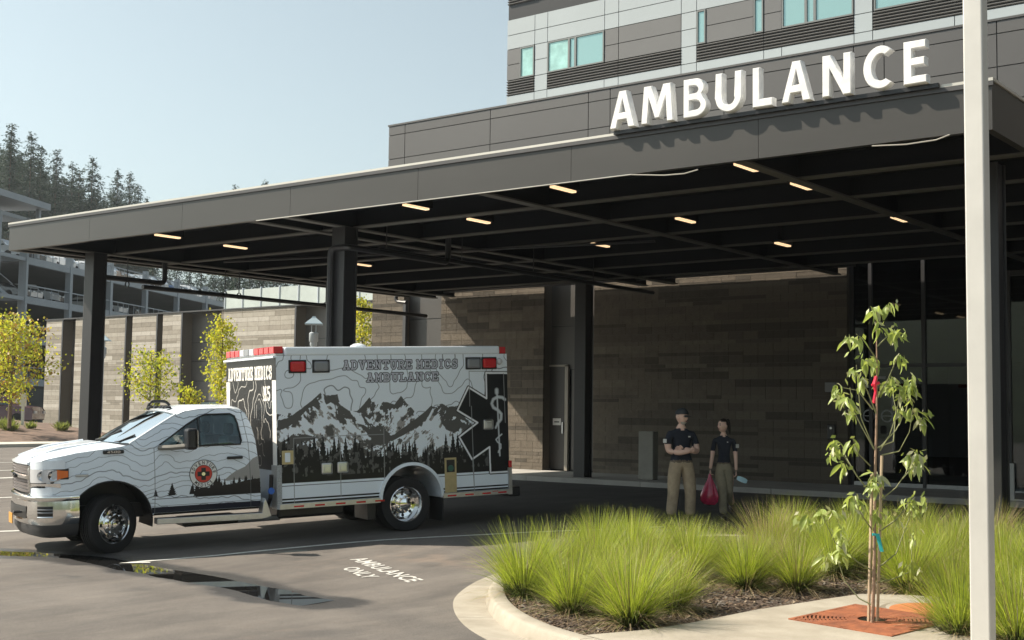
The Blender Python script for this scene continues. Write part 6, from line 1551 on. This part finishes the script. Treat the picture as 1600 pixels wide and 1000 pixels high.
leafy_tree(tpos(300,46,.4),zt(612,46)-.4,.55,.9,18,[Ly,Lg,Lg],'low yellow green sapling crown just above the truck cab roof',350,.04,ls=.15)
leafy_tree(tpos(566,48,.4),zt(452,48)-.4,.75,3.0,11,[Ly,Lg,Ld],'yellow green tree seen between the middle canopy column and the block wall',1500,.05,ls=.15)
# sign on a white post, parked pickup, dark enclosure
P=tpos(40,57,.9); e=empty('post_sign',P[:],'blank white rectangular sign on a white post in the mulch bank','sign')
MB().box((-.06,-.04,0),(.06,.04,1.0)).build('post',mat('white_vinyl',(.70,.70,.66),.5),e); MB().box((-.14,-.05,.85),(.14,.05,1.45)).build('sign_panel',MATS['white_vinyl'],e,bevel=.01); e.rotation_euler=(0,0,YAW)
pk=car_mesh('suv',mat('maroon_paint',(.10,.03,.03),.25,coat=.8)); P=tpos(2,75,.2); pk.location=(P.x,P.y,.6); pk.rotation_euler=(0,0,YAW+math.pi); pk.scale=(1.1,1.1,1.1); tag(pk,'dark maroon vehicle parked behind the orange tree at the left edge','car')
o=boxo('dark_enclosure',(0,0,0),(3.0,5,3.0),mat('enclosure_dark',(.03,.035,.035),.6)); P=tpos(43,92,.1); o.location=P; o.rotation_euler=(0,0,YAW); tag(o,'black flat topped enclosure under the garage left of the block building','enclosure')
# ==================================================================== HILL AND CONIFERS
mb=MB(); vs=[];fs=[]; nh=40
def hillz(f,r_):
    x=(r_/f*F)+800; return max(0,(38*math.exp(-((f-290)/110)**2))*max(0,min(1,(430-x)/430)))*1.05-1.0
for i in range(nh+1):
    f=170+i*8
    for j in range(nh+1):
        r_=-190+j*5.0; P=GP(f,r_,hillz(f,r_)); vs.append(P[:])
for i in range(nh):
    for j in range(nh): fs.append((i*(nh+1)+j,i*(nh+1)+j+1,(i+1)*(nh+1)+j+1,(i+1)*(nh+1)+j))
tag(mb.add(vs,fs).build('hillside',mat('forest_floor',(.05,.06,.03),.95,var=.3,vscale=.1),smooth=True),kind='structure')
C_leaf=leafmat('conifer_needles',(.014,.036,.022),(.035,.07,.042),(.04,.08,.04),.8,.15,.7)
def conifer(seed,H=26,Rb=8.6):
    r=random.Random(seed); tr_=MB(); tr_.tube([(0,0,0),(0,0,H*.5),(0,0,H)],[.35,.2,.03],6); mb=MB()
    z=H*.10
    while z<H*.985:
        t=(z/H); rad=Rb*(1-t)**.62*(.55+.6*r.random()); nb=max(4,int(8*(1-t)+4))
        for k in range(nb):
            if r.random()<.12: continue
            a=r.uniform(0,6.28); L=rad*r.uniform(.65,1.1); dr=r.uniform(.05,.35)+.1*(1-t); nseg=max(2,int(L/.6))
            for q in range(nseg):
                s0=(q+.35)/nseg; c=Vector((math.cos(a)*L*s0,math.sin(a)*L*s0,z-dr*L*s0+.12*L*s0*s0+.25)); 
                for w_ in range(6):
                    sz=.34*(1-.25*s0)*r.uniform(.7,1.4); c=c+Vector((r.gauss(0,.16),r.gauss(0,.16),r.gauss(0,.12))); d=Vector((math.cos(a)+r.gauss(0,.5),math.sin(a)+r.gauss(0,.5),-.25+r.gauss(0,.25))).normalized(); s_=Vector((-d.y,d.x,r.gauss(0,.3))).normalized()*sz*.42
                    mb.add([c,c+d*sz*.6-s_,c+d*sz*1.6,c+d*sz*.6+s_],[(0,1,2,3)])
        z+=H*.0125*(1+.4*(1-t))
    m1=bpy.data.meshes.new('crown'); m1.from_pydata([tuple(v) for v in mb.v],[],mb.f); m1.materials.append(C_leaf)
    m0=bpy.data.meshes.new('trunk'); m0.from_pydata([tuple(v) for v in tr_.v],[],tr_.f); m0.materials.append(M_bark); return m0,m1
CON=[conifer(i,26,7.2+.7*i) for i in range(3)]
def place_con(px,ytop,D,label,var,sc=1.0,group='conifers on the wooded hill'):
    zt_=CAMH+(640-ytop)/F*D; H=26*sc; P=GP(D,(px-800)/F*D,zt_-H); e=empty('conifer_tree',P[:],label,'tree',group,rz=px*1.7)
    e.scale=(sc,sc,sc)
    a=link('trunk',CON[var][0],e); b_=link('crown',CON[var][1],e); tag(b_,kind='stuff')
front_=[(4,195,'tallest conifer at the left edge of the photo'),(36,211,'second conifer from the left on the hill'),(52,232,'narrow conifer between two taller ones near the left edge'),(77,236,'slender conifer left of the open gap in the tree line'),(103,258,'short leaning conifer in the dip of the tree line'),(134,249,'broad layered conifer standing clear in the middle of the hill'),(114,268,'small dark conifer left of the broad layered one'),(174,267,'conifer third from the right end of the tree line'),(194,272,'conifer second from the right end of the tree line'),(208,290,'last bushy conifer where the tree line meets the canopy roof'),(222,312,'tiny conifer tip just above the canopy roof right of the tree line')]
for i,(px,yt_,lab) in enumerate(front_): place_con(px,yt_,235+((i*37)%30),lab,i%3,.92 if px<150 else .75)
place_con(361,291,260,'tiny conifer tip above the canopy roof left of its pair',1,.9); place_con(408,283,260,'tiny conifer tip above the canopy roof right of its pair',2,.9)
r=random.Random(4)
for i in range(52):
    px=-30+i*4.8+r.uniform(-4,4); yt_=np.interp(px,[-30,0,60,110,160,220],[225,222,262,292,300,325])+r.uniform(0,26); place_con(px,yt_,262+r.uniform(0,50),'dark conifer filling the wooded hill behind the front trees',i%3,r.uniform(.8,1.05))
for i in range(16):
    px=235+i*19; place_con(px,400+r.uniform(-8,22),190+r.uniform(0,30),'hazy tree in the line glimpsed beneath the canopy beyond the garage',i%3,.7,'trees beyond the garage')
# unseen rise and side block, added to cut ambient light under the canopy
mb=MB(); vs=[];fs=[]
for i in range(49):
    a=R(-150+i*4.2)      # from the camera's right round behind it
    for j,(rr,z) in enumerate(((60,-.3),(80,6),(110,13),(160,18))): vs.append((rr*math.cos(a),rr*math.sin(a)-5,z+(1.5*math.sin(i*.9)+1.2*math.sin(i*2.3) if j else 0)))
for i in range(48):
    for j in range(3): fs.append((i*4+j,(i+1)*4+j,(i+1)*4+j+1,i*4+j+1))
tag(mb.add(vs,fs).build('sky_blocker_rise',mat('sky_blocker_green',(.045,.06,.03),.95,var=.4,vscale=.3),smooth=True),kind='structure')
ew=empty('sky_blocker_wing',(3,22,0),'unseen dark block added right of the frame to cut sky light under the canopy','building')
loc_in(boxo('wall',(-3.2,17.2,.0),(9,26.4,10),M_pan),ew); loc_in(boxo('blocker_cap',(-3.3,17.1,10.0),(9.1,26.4,10.2),M_dark),ew)  # unseen block, added to stop sky light entering from the right
# ==================================================================== PEOPLE
M_skin=mat('skin',(.68,.45,.36),.5,var=.06,vscale=10); M_navy=mat('navy_polo_cloth',(.012,.016,.028),.85,var=.2,vscale=8,bump=.4,bscale=25); M_tan=mat('khaki_trouser_cloth',(.36,.285,.195),.9,var=.22,vscale=6,bump=.7,bscale=12); M_boot=mat('black_boot_leather',(.015,.014,.013),.5); M_hair=mat('dark_hair',(.02,.014,.011),.5,bump=.6,bscale=60,stretch=(1,1,.2)); M_beard=mat('grey_beard',(.45,.42,.38),.8); M_olive=mat('olive_trouser_cloth',(.25,.22,.155),.9,var=.22,vscale=6,bump=.7,bscale=12); M_cap=mat('charcoal_cap_cloth',(.03,.035,.04),.8); M_belt=mat('tan_belt',(.12,.09,.06),.6)
def skin_mesh(V,E,sub=2,root=0):
    me=bpy.data.meshes.new('sk'); me.from_pydata([v[0] for v in V],E,[]); ob=bpy.data.objects.new('sk',me); COL.objects.link(ob)
    sm=ob.modifiers.new('s','SKIN'); sm.use_smooth_shade=True; sm.branch_smoothing=.6
    lay_=me.skin_vertices[0] if me.skin_vertices else None
    if lay_ is None:
        bpy.context.view_layer.objects.active=ob; bpy.ops.mesh.customdata_skin_add() if hasattr(bpy.ops.mesh,'customdata_skin_add') else None; lay_=me.skin_vertices[0]
    for i,v in enumerate(V):
        rr=v[1]; rr=rr if isinstance(rr,tuple) else (rr,rr); lay_.data[i].radius=rr; lay_.data[i].use_root=(i==root)
    ss=ob.modifiers.new('u','SUBSURF'); ss.levels=sub; ss.render_levels=sub
    dg=bpy.context.evaluated_depsgraph_get(); dg.update(); out=bpy.data.meshes.new_from_object(ob.evaluated_get(dg)); bpy.data.objects.remove(ob); return out
def chain(bm_list,pts): bm_list.append(pts)
def head_mesh(c,yaw,pitch,scale=1.0):
    """head as a deformed sphere facing -Y, with nose, brow, chin and ears"""
    bm=bmesh.new(); bmesh.ops.create_uvsphere(bm,u_segments=28,v_segments=22,radius=1)
    for v in bm.verts:
        x,y,z=v.co; x*=.076; yy_=y*.098; zz2=z*.118
        if z<0: x*=1-.32*(-z)**1.3; yy_=yy_*(1-.12*(-z)) if y<0 else yy_*(1-.45*(-z))
        if y<-.5 and z<-.55: yy_-=.012
        f=max(0,-y)
        nz=math.exp(-((x/.014)**2))*math.exp(-(((z+.12)/.20)**2))*f; yy_-=.024*nz*(1 if z>-.3 else .4)
        for sx in (-1,1):
            ey=math.exp(-(((x-sx*.031)/.014)**2))*math.exp(-(((z-.08)/.10)**2))*f; yy_+=.010*ey
        br=math.exp(-(((z-.27)/.09)**2))*f*math.exp(-(x/.05)**2); yy_-=.005*br
        mo=math.exp(-(((z+.48)/.05)**2))*math.exp(-(x/.022)**2)*f; yy_+=.004*mo
        v.co=(x,yy_,zz2)
    me=bmesh.ops.create_uvsphere(bm,u_segments=8,v_segments=6,radius=1)
    for v in me['verts']: v.co=(-.078+v.co.x*.010,.008+v.co.y*.018,-.005+v.co.z*.030)
    me=bmesh.ops.create_uvsphere(bm,u_segments=8,v_segments=6,radius=1)
    for v in me['verts']: v.co=(.078+v.co.x*.010,.008+v.co.y*.018,-.005+v.co.z*.030)
    mt=Matrix.Translation(c)@Matrix.Rotation(yaw,4,'Z')@Matrix.Rotation(pitch,4,'X')@Matrix.Scale(scale,4); bmesh.ops.transform(bm,matrix=mt,verts=bm.verts); out=bpy.data.meshes.new('hd'); bm.to_mesh(out); bm.free(); return out,mt
def hand_chains(w,d,up,curl=.5,s=1.0,thumb=1,n=4):
    """finger chains rooted at the wrist w, pointing along d; up = back of hand side vector"""
    d=Vector(d).normalized(); up=Vector(up).normalized(); side=d.cross(up).normalized(); w=Vector(w); out=[]
    for i,l in enumerate((.070,.078,.073,.058)[:n]):
        o_=(i-1.5)*.019*s; b0=w+d*.075*s+side*o_; pts=[(w+d*.035*s+side*o_*.6,.012*s)]; dd=d.copy(); p=b0; pts.append((p,.0095*s))
        for k in range(3): dd=(dd*math.cos(curl*.7)-up*math.sin(curl*.7)).normalized(); p=p+dd*l*s/3; pts.append((p,.0085*s-.0008*k))
        out.append(pts)
    b0=w+d*.02*s-side*.02*s*thumb; p=b0; dd=(d*.75-side*.6*thumb-up*.2).normalized(); pts=[(w+d*.015*s,.013*s),(p+dd*.02*s,.011*s),(p+dd*.045*s,.010*s)]; dd=(d*.95-side*.25*thumb-up*.3).normalized(); pts.append((pts[-1][0]+dd*.025*s,.0085*s)); out.append(pts)
    return out
def person(name,P,rz,label,V,E,head,clothes,hands,cat='person'):
    root=empty(name,P,label,cat,rz=rz); body=skin_mesh(V,E,3)
    bm=bmesh.new(); bm.from_mesh(body)
    nb=len(bm.faces)
    for hch in hands:
        for pts in hch:
            m_=skin_mesh([(tuple(p),r_) for p,r_ in pts],[(i,i+1) for i in range(len(pts)-1)],1); bm.from_mesh(m_)
    hm,mt=head_mesh(*head); bm.from_mesh(hm)
    me=bpy.data.meshes.new('body'); bm.to_mesh(me); bm.free()
    ml=[M_skin]; 
    for q in clothes[0]: ml.append(q)
    for q in ml: me.materials.append(q)
    for i,p_ in enumerate(me.polygons): p_.material_index=clothes[1](p_.center) if i<nb else 0; p_.use_smooth=True
    link('body',me,root); return root,mt
fd=math.atan2(-17.1,10.04) # toward camera
# ---- man with crossed arms
Pm=gp(1064,817); 
pxm=102.0
man_V=[((0,0,.96),(.150,.115)),((0,0,1.10),(.155,.115)),((0,.0,1.25),(.172,.118)),((0,.01,1.38),(.155,.10)),((0,.015,1.46),(.065,.065)),((0,0,1.55),(.052,.056)),
 ((-.185,.0,1.375),.072),((-.225,.0,1.24),.062),((-.215,-.03,1.10),.050),((-.08,-.19,1.085),.042),((.07,-.235,1.12),.034),
 ((.185,.0,1.375),.072),((.225,-.01,1.24),.062),((.235,-.05,1.10),.050),((.10,-.20,1.115),.042),((-.03,-.19,1.14),.034),
 ((-.10,.0,.88),(.105,.115)),((-.125,-.005,.66),(.098,.105)),((-.135,-.02,.46),(.082,.085)),((-.15,.01,.24),(.078,.082)),((-.155,.02,.10),(.075,.082)),
 ((.10,.0,.88),(.105,.115)),((.125,-.02,.66),(.098,.105)),((.14,-.04,.46),(.082,.085)),((.145,-.01,.24),(.078,.082)),((.15,.0,.10),(.075,.082))]
man_E=[(0,1),(1,2),(2,3),(3,4),(4,5),(3,6),(6,7),(7,8),(8,9),(9,10),(3,11),(11,12),(12,13),(13,14),(14,15),(0,16),(16,17),(17,18),(18,19),(19,20),(0,21),(21,22),(22,23),(23,24),(24,25)]
def mancl(c):
    x,y,z=c
    if z<.93 : return 2
    if z<.965 and abs(x)<.2 and y>-.16: return 3
    arm=(abs(x)>.175 or y<-.125)
    if arm and z<1.215 and (abs(x)>.185 or y<-.13): return 0
    if z>1.455: return 0
    if z>1.425 and y<-.04 and abs(x)<.03: return 0
    return 1
face=YAW+R(0)
man_V=[(p,(tuple(q*1.09 for q in r_) if isinstance(r_,tuple) else r_*1.06)) for p,r_ in man_V]
man,mt=person('person',Pm[:],YAW+R(14),'bearded man in dark cap navy shirt and khaki trousers standing with arms crossed',man_V,man_E,((0.0,-.015,1.625),R(34),R(3),1.0),([M_navy,M_tan,M_belt],mancl),
 [hand_chains((.07,-.235,1.12),(.85,.25,.25),(0,-1,.2),.7,.95,1),hand_chains((-.03,-.19,1.14),(-.9,.15,.15),(0,-1,.2),.5,.95,-1)])
def on_head(name,bmf,m,par,mt):
    bm=bmesh.new(); bmf(bm); bmesh.ops.transform(bm,matrix=mt,verts=bm.verts); me=bpy.data.meshes.new(name); bm.to_mesh(me); bm.free(); me.materials.append(m); me.polygons.foreach_set('use_smooth',[True]*len(me.polygons)); return link(name,me,par)
def capf(bm):
    bmesh.ops.create_uvsphere(bm,u_segments=24,v_segments=14,radius=1)
    bmesh.ops.delete(bm,geom=[v for v in bm.verts if v.co.z<-.12],context='VERTS')
    for v in bm.verts: v.co=(v.co.x*.090,v.co.y*.112,v.co.z*.098+.045+(.01 if v.co.y<0 else 0))
def brimf(bm):
    g=bmesh.ops.create_grid(bm,x_segments=10,y_segments=5,size=1)
    for v in g['verts']:
        x,y=v.co.x,v.co.y; t=(1-y)/2; v.co=(x*.075*math.sqrt(max(.15,1-.55*t*t)),-.080-.075*t*math.sqrt(max(0.05,1-.65*x*x)),.042-.012*t-.018*x*x)
    bmesh.ops.solidify(bm,geom=bm.faces[:],thickness=.004)
cap=on_head('cap',capf,M_cap,man,mt); on_head('cap_brim',brimf,M_cap,cap,mt)
def features(par,mt,s=1):
    for nm,m,pts,rr in (('eye',M_hair,[(-.031,-.086,.012),(.031,-.086,.012)],(.011,.006,.0055)),('eyebrow',M_hair,[(-.032,-.090,.034),(.032,-.090,.034)],(.017,.006,.004)),('mouth',mat('lips',(.30,.11,.10),.5),[(0,-.094,-.056)],(.020,.006,.005))):
        for (x,y,z) in pts:
            def f(bm):
                g=bmesh.ops.create_uvsphere(bm,u_segments=10,v_segments=6,radius=1)
                for v in g['verts']: v.co=(v.co.x*rr[0]*1.25+x,v.co.y*rr[1]*1.3+y,v.co.z*rr[2]*1.5+z)
            on_head(nm,f,m,par,mt)
features(man,mt)
def beardf(bm):
    bmesh.ops.create_uvsphere(bm,u_segments=24,v_segments=16,radius=1)
    for v in bm.verts:
        x,y,z=v.co; X_=x*.0785; Y_=y*.104; Z_=z*.122
        if z<0: X_*=1-.30*(-z)**1.3; Y_=Y_*(1-.10*(-z)) if y<0 else Y_*(1-.45*(-z))
        if y<-.5 and z<-.55: Y_-=.012
        v.co=(X_,Y_,Z_)
    bmesh.ops.delete(bm,geom=[v for v in bm.verts if v.co.z>-.052-.25*max(0,abs(v.co.x)-.045) or v.co.y>-.01 or (abs(v.co.x)<.02 and v.co.z>-.062)],context='VERTS')
on_head('beard',beardf,M_beard,man,mt)
def plate(name,par,c,w_,h_,m,rot=0):
    mb=MB(); mb.box((-w_/2,-.004,-h_/2),(w_/2,0,h_/2),None,Matrix.Translation(c)@Matrix.Rotation(rot,4,'Z')); return mb.build(name,m,par)
plate('shoulder_patch',man,(-.285,-.04,1.26),.06,.06,mat('patch_white',(.6,.6,.58),.6),R(-50)); plate('chest_print',man,(.08,-.13,1.33),.035,.02,MATS['patch_white'],0)
for sx in (-.155,.15):
    bm=bmesh.new(); bmesh.ops.create_uvsphere(bm,u_segments=14,v_segments=10,radius=1)
    for v in bm.verts: v.co=(v.co.x*.055+sx,v.co.y*.145-.05,max(-.02,v.co.z*.055)+.022+(.03 if v.co.y>.1 else 0))
    me=bpy.data.meshes.new('boot'); bm.to_mesh(me); bm.free(); me.materials.append(M_boot); link('boot',me,man)
# ---- woman walking with a red bag
Pw=gp(1131,812)
s9=.92
wv=[((0,0,.93),(.142,.105)),((0,0,1.08),(.118,.092)),((0,.0,1.24),(.142,.10)),((0,.01,1.37),(.12,.08)),((-.0,.01,1.45),(.048,.05)),((-.01,-.005,1.53),(.043,.047)),
 ((-.155,.0,1.36),.056),((-.185,.01,1.20),.044),((-.20,-.02,1.07),.037),((-.235,-.06,.86),.027),
 ((.155,.0,1.36),.056),((.190,.01,1.20),.044),((.200,.0,1.06),.037),((.205,-.04,.84),.027),
 ((-.08,.0,.86),(.10,.11)),((-.045,-.03,.66),(.094,.10)),((-.02,-.03,.46),(.076,.08)),((-.015,.0,.24),(.070,.076)),((-.005,.01,.09),(.064,.072)),
 ((.08,.0,.86),(.10,.11)),((.075,.02,.66),(.090,.10)),((.085,.05,.47),(.074,.08)),((.125,.22,.33),(.066,.07)),((.15,.34,.26),(.062,.066))]
we=[(0,1),(1,2),(2,3),(3,4),(4,5),(3,6),(6,7),(7,8),(8,9),(3,10),(10,11),(11,12),(12,13),(0,14),(14,15),(15,16),(16,17),(17,18),(0,19),(19,20),(20,21),(21,22),(22,23)]
wv=[((p[0]*s9,p[1]*s9,p[2]*s9),tuple(q*s9 for q in r_) if isinstance(r_,tuple) else r_*s9) for p,r_ in wv]
def wcl(c):
    x,y,z=c[0]/s9,c[1]/s9,c[2]/s9
    if abs(x)>.155 and z<1.17: return 0
    if abs(x)<.15 and z<.95 or z<.75: return 2
    if z<.975: return 3
    if z>1.435: return 0
    if z>1.41 and y<-.03 and abs(x)<.02: return 0
    return 1
wom,mtw=person('person',Pw[:],YAW-R(6),'dark haired woman in navy shirt and olive trousers walking with a red bag',wv,we,((-.015,-.02,1.475),R(-56),R(0),.92),([M_navy,M_olive,M_belt],wcl),
 [hand_chains((-.235*s9,-.06*s9,.86*s9),(-.08,-.1,-1),(-1,0,0),1.2,.85,1),hand_chains((.205*s9,-.04*s9,.84*s9),(.02,-.1,-1),(1,0,0),.8,.85,-1)])
def hairf(bm):
    bmesh.ops.create_uvsphere(bm,u_segments=24,v_segments=18,radius=1)
    for v in bm.verts: v.co=(v.co.x*.084,v.co.y*.108+.006,v.co.z*.122+.006)
    bmesh.ops.delete(bm,geom=[v for v in bm.verts if (v.co.y<-.02 and v.co.z<.062+.3*max(0,-v.co.y-.06)) or v.co.z<-.07 or (v.co.z<.0 and v.co.y<.02)],context='VERTS')
    g=bmesh.ops.create_uvsphere(bm,u_segments=14,v_segments=12,radius=1)
    for v in g['verts']: v.co=(v.co.x*.030,.125+v.co.y*.028+.02*max(0,-v.co.z),v.co.z*.13-.02)
    g=bmesh.ops.create_uvsphere(bm,u_segments=12,v_segments=8,radius=.036)
    for v in g['verts']: v.co+=Vector((0,.098,.085))
on_head('hair',hairf,M_hair,wom,mtw); features(wom,mtw)
plate('shoulder_patch',wom,(.205,-.05,1.16),.06,.06,MATS['patch_white'],R(35)); plate('chest_print',wom,(.05,-.098,1.22),.02,.012,MATS['patch_white'])
for (x,y,z,rx) in ((-.005,-.03,.0,0),(.145,.37,.20,.9)):
    bm=bmesh.new(); bmesh.ops.create_uvsphere(bm,u_segments=14,v_segments=10,radius=1)
    for v in bm.verts: v.co=(v.co.x*.045,v.co.y*.125-.02,max(-.02,v.co.z*.05)+.022)
    bmesh.ops.transform(bm,matrix=Matrix.Translation((x,y,z))@Matrix.Rotation(rx,4,'X'),verts=bm.verts); me=bpy.data.meshes.new('boot'); bm.to_mesh(me); bm.free(); me.materials.append(M_boot); link('boot',me,wom)
MW=Matrix.Translation(Pw)@Matrix.Rotation(YAW-R(6),4,'Z')
hb=MW@Vector((-.225,-.075,.70))
mb=MB(); prof_=[(.012,.03),(.02,.0),(.03,-.05),(.07,-.14),(.115,-.25),(.14,-.36),(.135,-.45),(.09,-.51),(0,-.53)]
n_=22; vs=[];fs=[]
rb2=random.Random(2)
for i,(rr,h) in enumerate(prof_):
    for j in range(n_):
        t=2*math.pi*j/n_; q=rr*(1+(.10*math.sin(5*t+i*.7)+.07*math.sin(9*t)) *(.9 if i<6 else .5)); vs.append((q*math.cos(t)*1.08-.02*(i/8)+.05*(i/8),q*math.sin(t)*.8,h))
for i in range(len(prof_)-1):
    for j in range(n_): k=(j+1)%n_; fs.append((i*n_+j,i*n_+k,(i+1)*n_+k,(i+1)*n_+j))
mb.add(vs,fs); o=mb.build('red_bag',mat('red_plastic_film',(.42,.02,.07),.25,coat=.5,var=.3,vscale=20),smooth=True); o.location=hb; o.rotation_euler=(0,R(4),YAW); o.scale=(.95,.95,.9); tag(o,'crinkled translucent red plastic bag hanging from the woman\'s hand','bag')
hm_=MW@Vector((.21,-.07,.665)); mb=MB(); vs=[];fs=[]
for i in range(7):
    for j in range(5): x=-.085+.17*i/6; z=(-.04+.08*j/4)*(1-.35*abs(x/.085)**3); vs.append((x,-.02*(1-(x/.085)**2),z))
for i in range(6):
    for j in range(4): fs.append((i*5+j,i*5+j+1,(i+1)*5+j+1,(i+1)*5+j))
mb.add(vs,fs); o=mb.build('face_mask',mat('mask_blue',(.42,.62,.70),.7),smooth=True); o.location=hm_+Vector((.06,.03,-.03)); o.rotation_euler=(0,R(22),YAW); tag(o,'pale blue face mask dangling from the woman\'s other hand','face mask')
# ==================================================================== HAZE
hz=MB().box((-420,-200,-2.5),(200,460,75)).build('haze'); tag(hz,kind='stuff')
hm=bpy.data.materials.new('haze'); hm.use_nodes=True; n=hm.node_tree; n.nodes.remove(n.nodes['Principled BSDF']); pv=n.nodes.new('ShaderNodeVolumePrincipled')
pv.inputs['Color'].default_value=(.80,.88,.93,1); pv.inputs['Density'].default_value=.00024; pv.inputs['Anisotropy'].default_value=.2; n.links.new(pv.outputs[0],n.nodes['Material Output'].inputs['Volume']); hz.data.materials.append(hm)
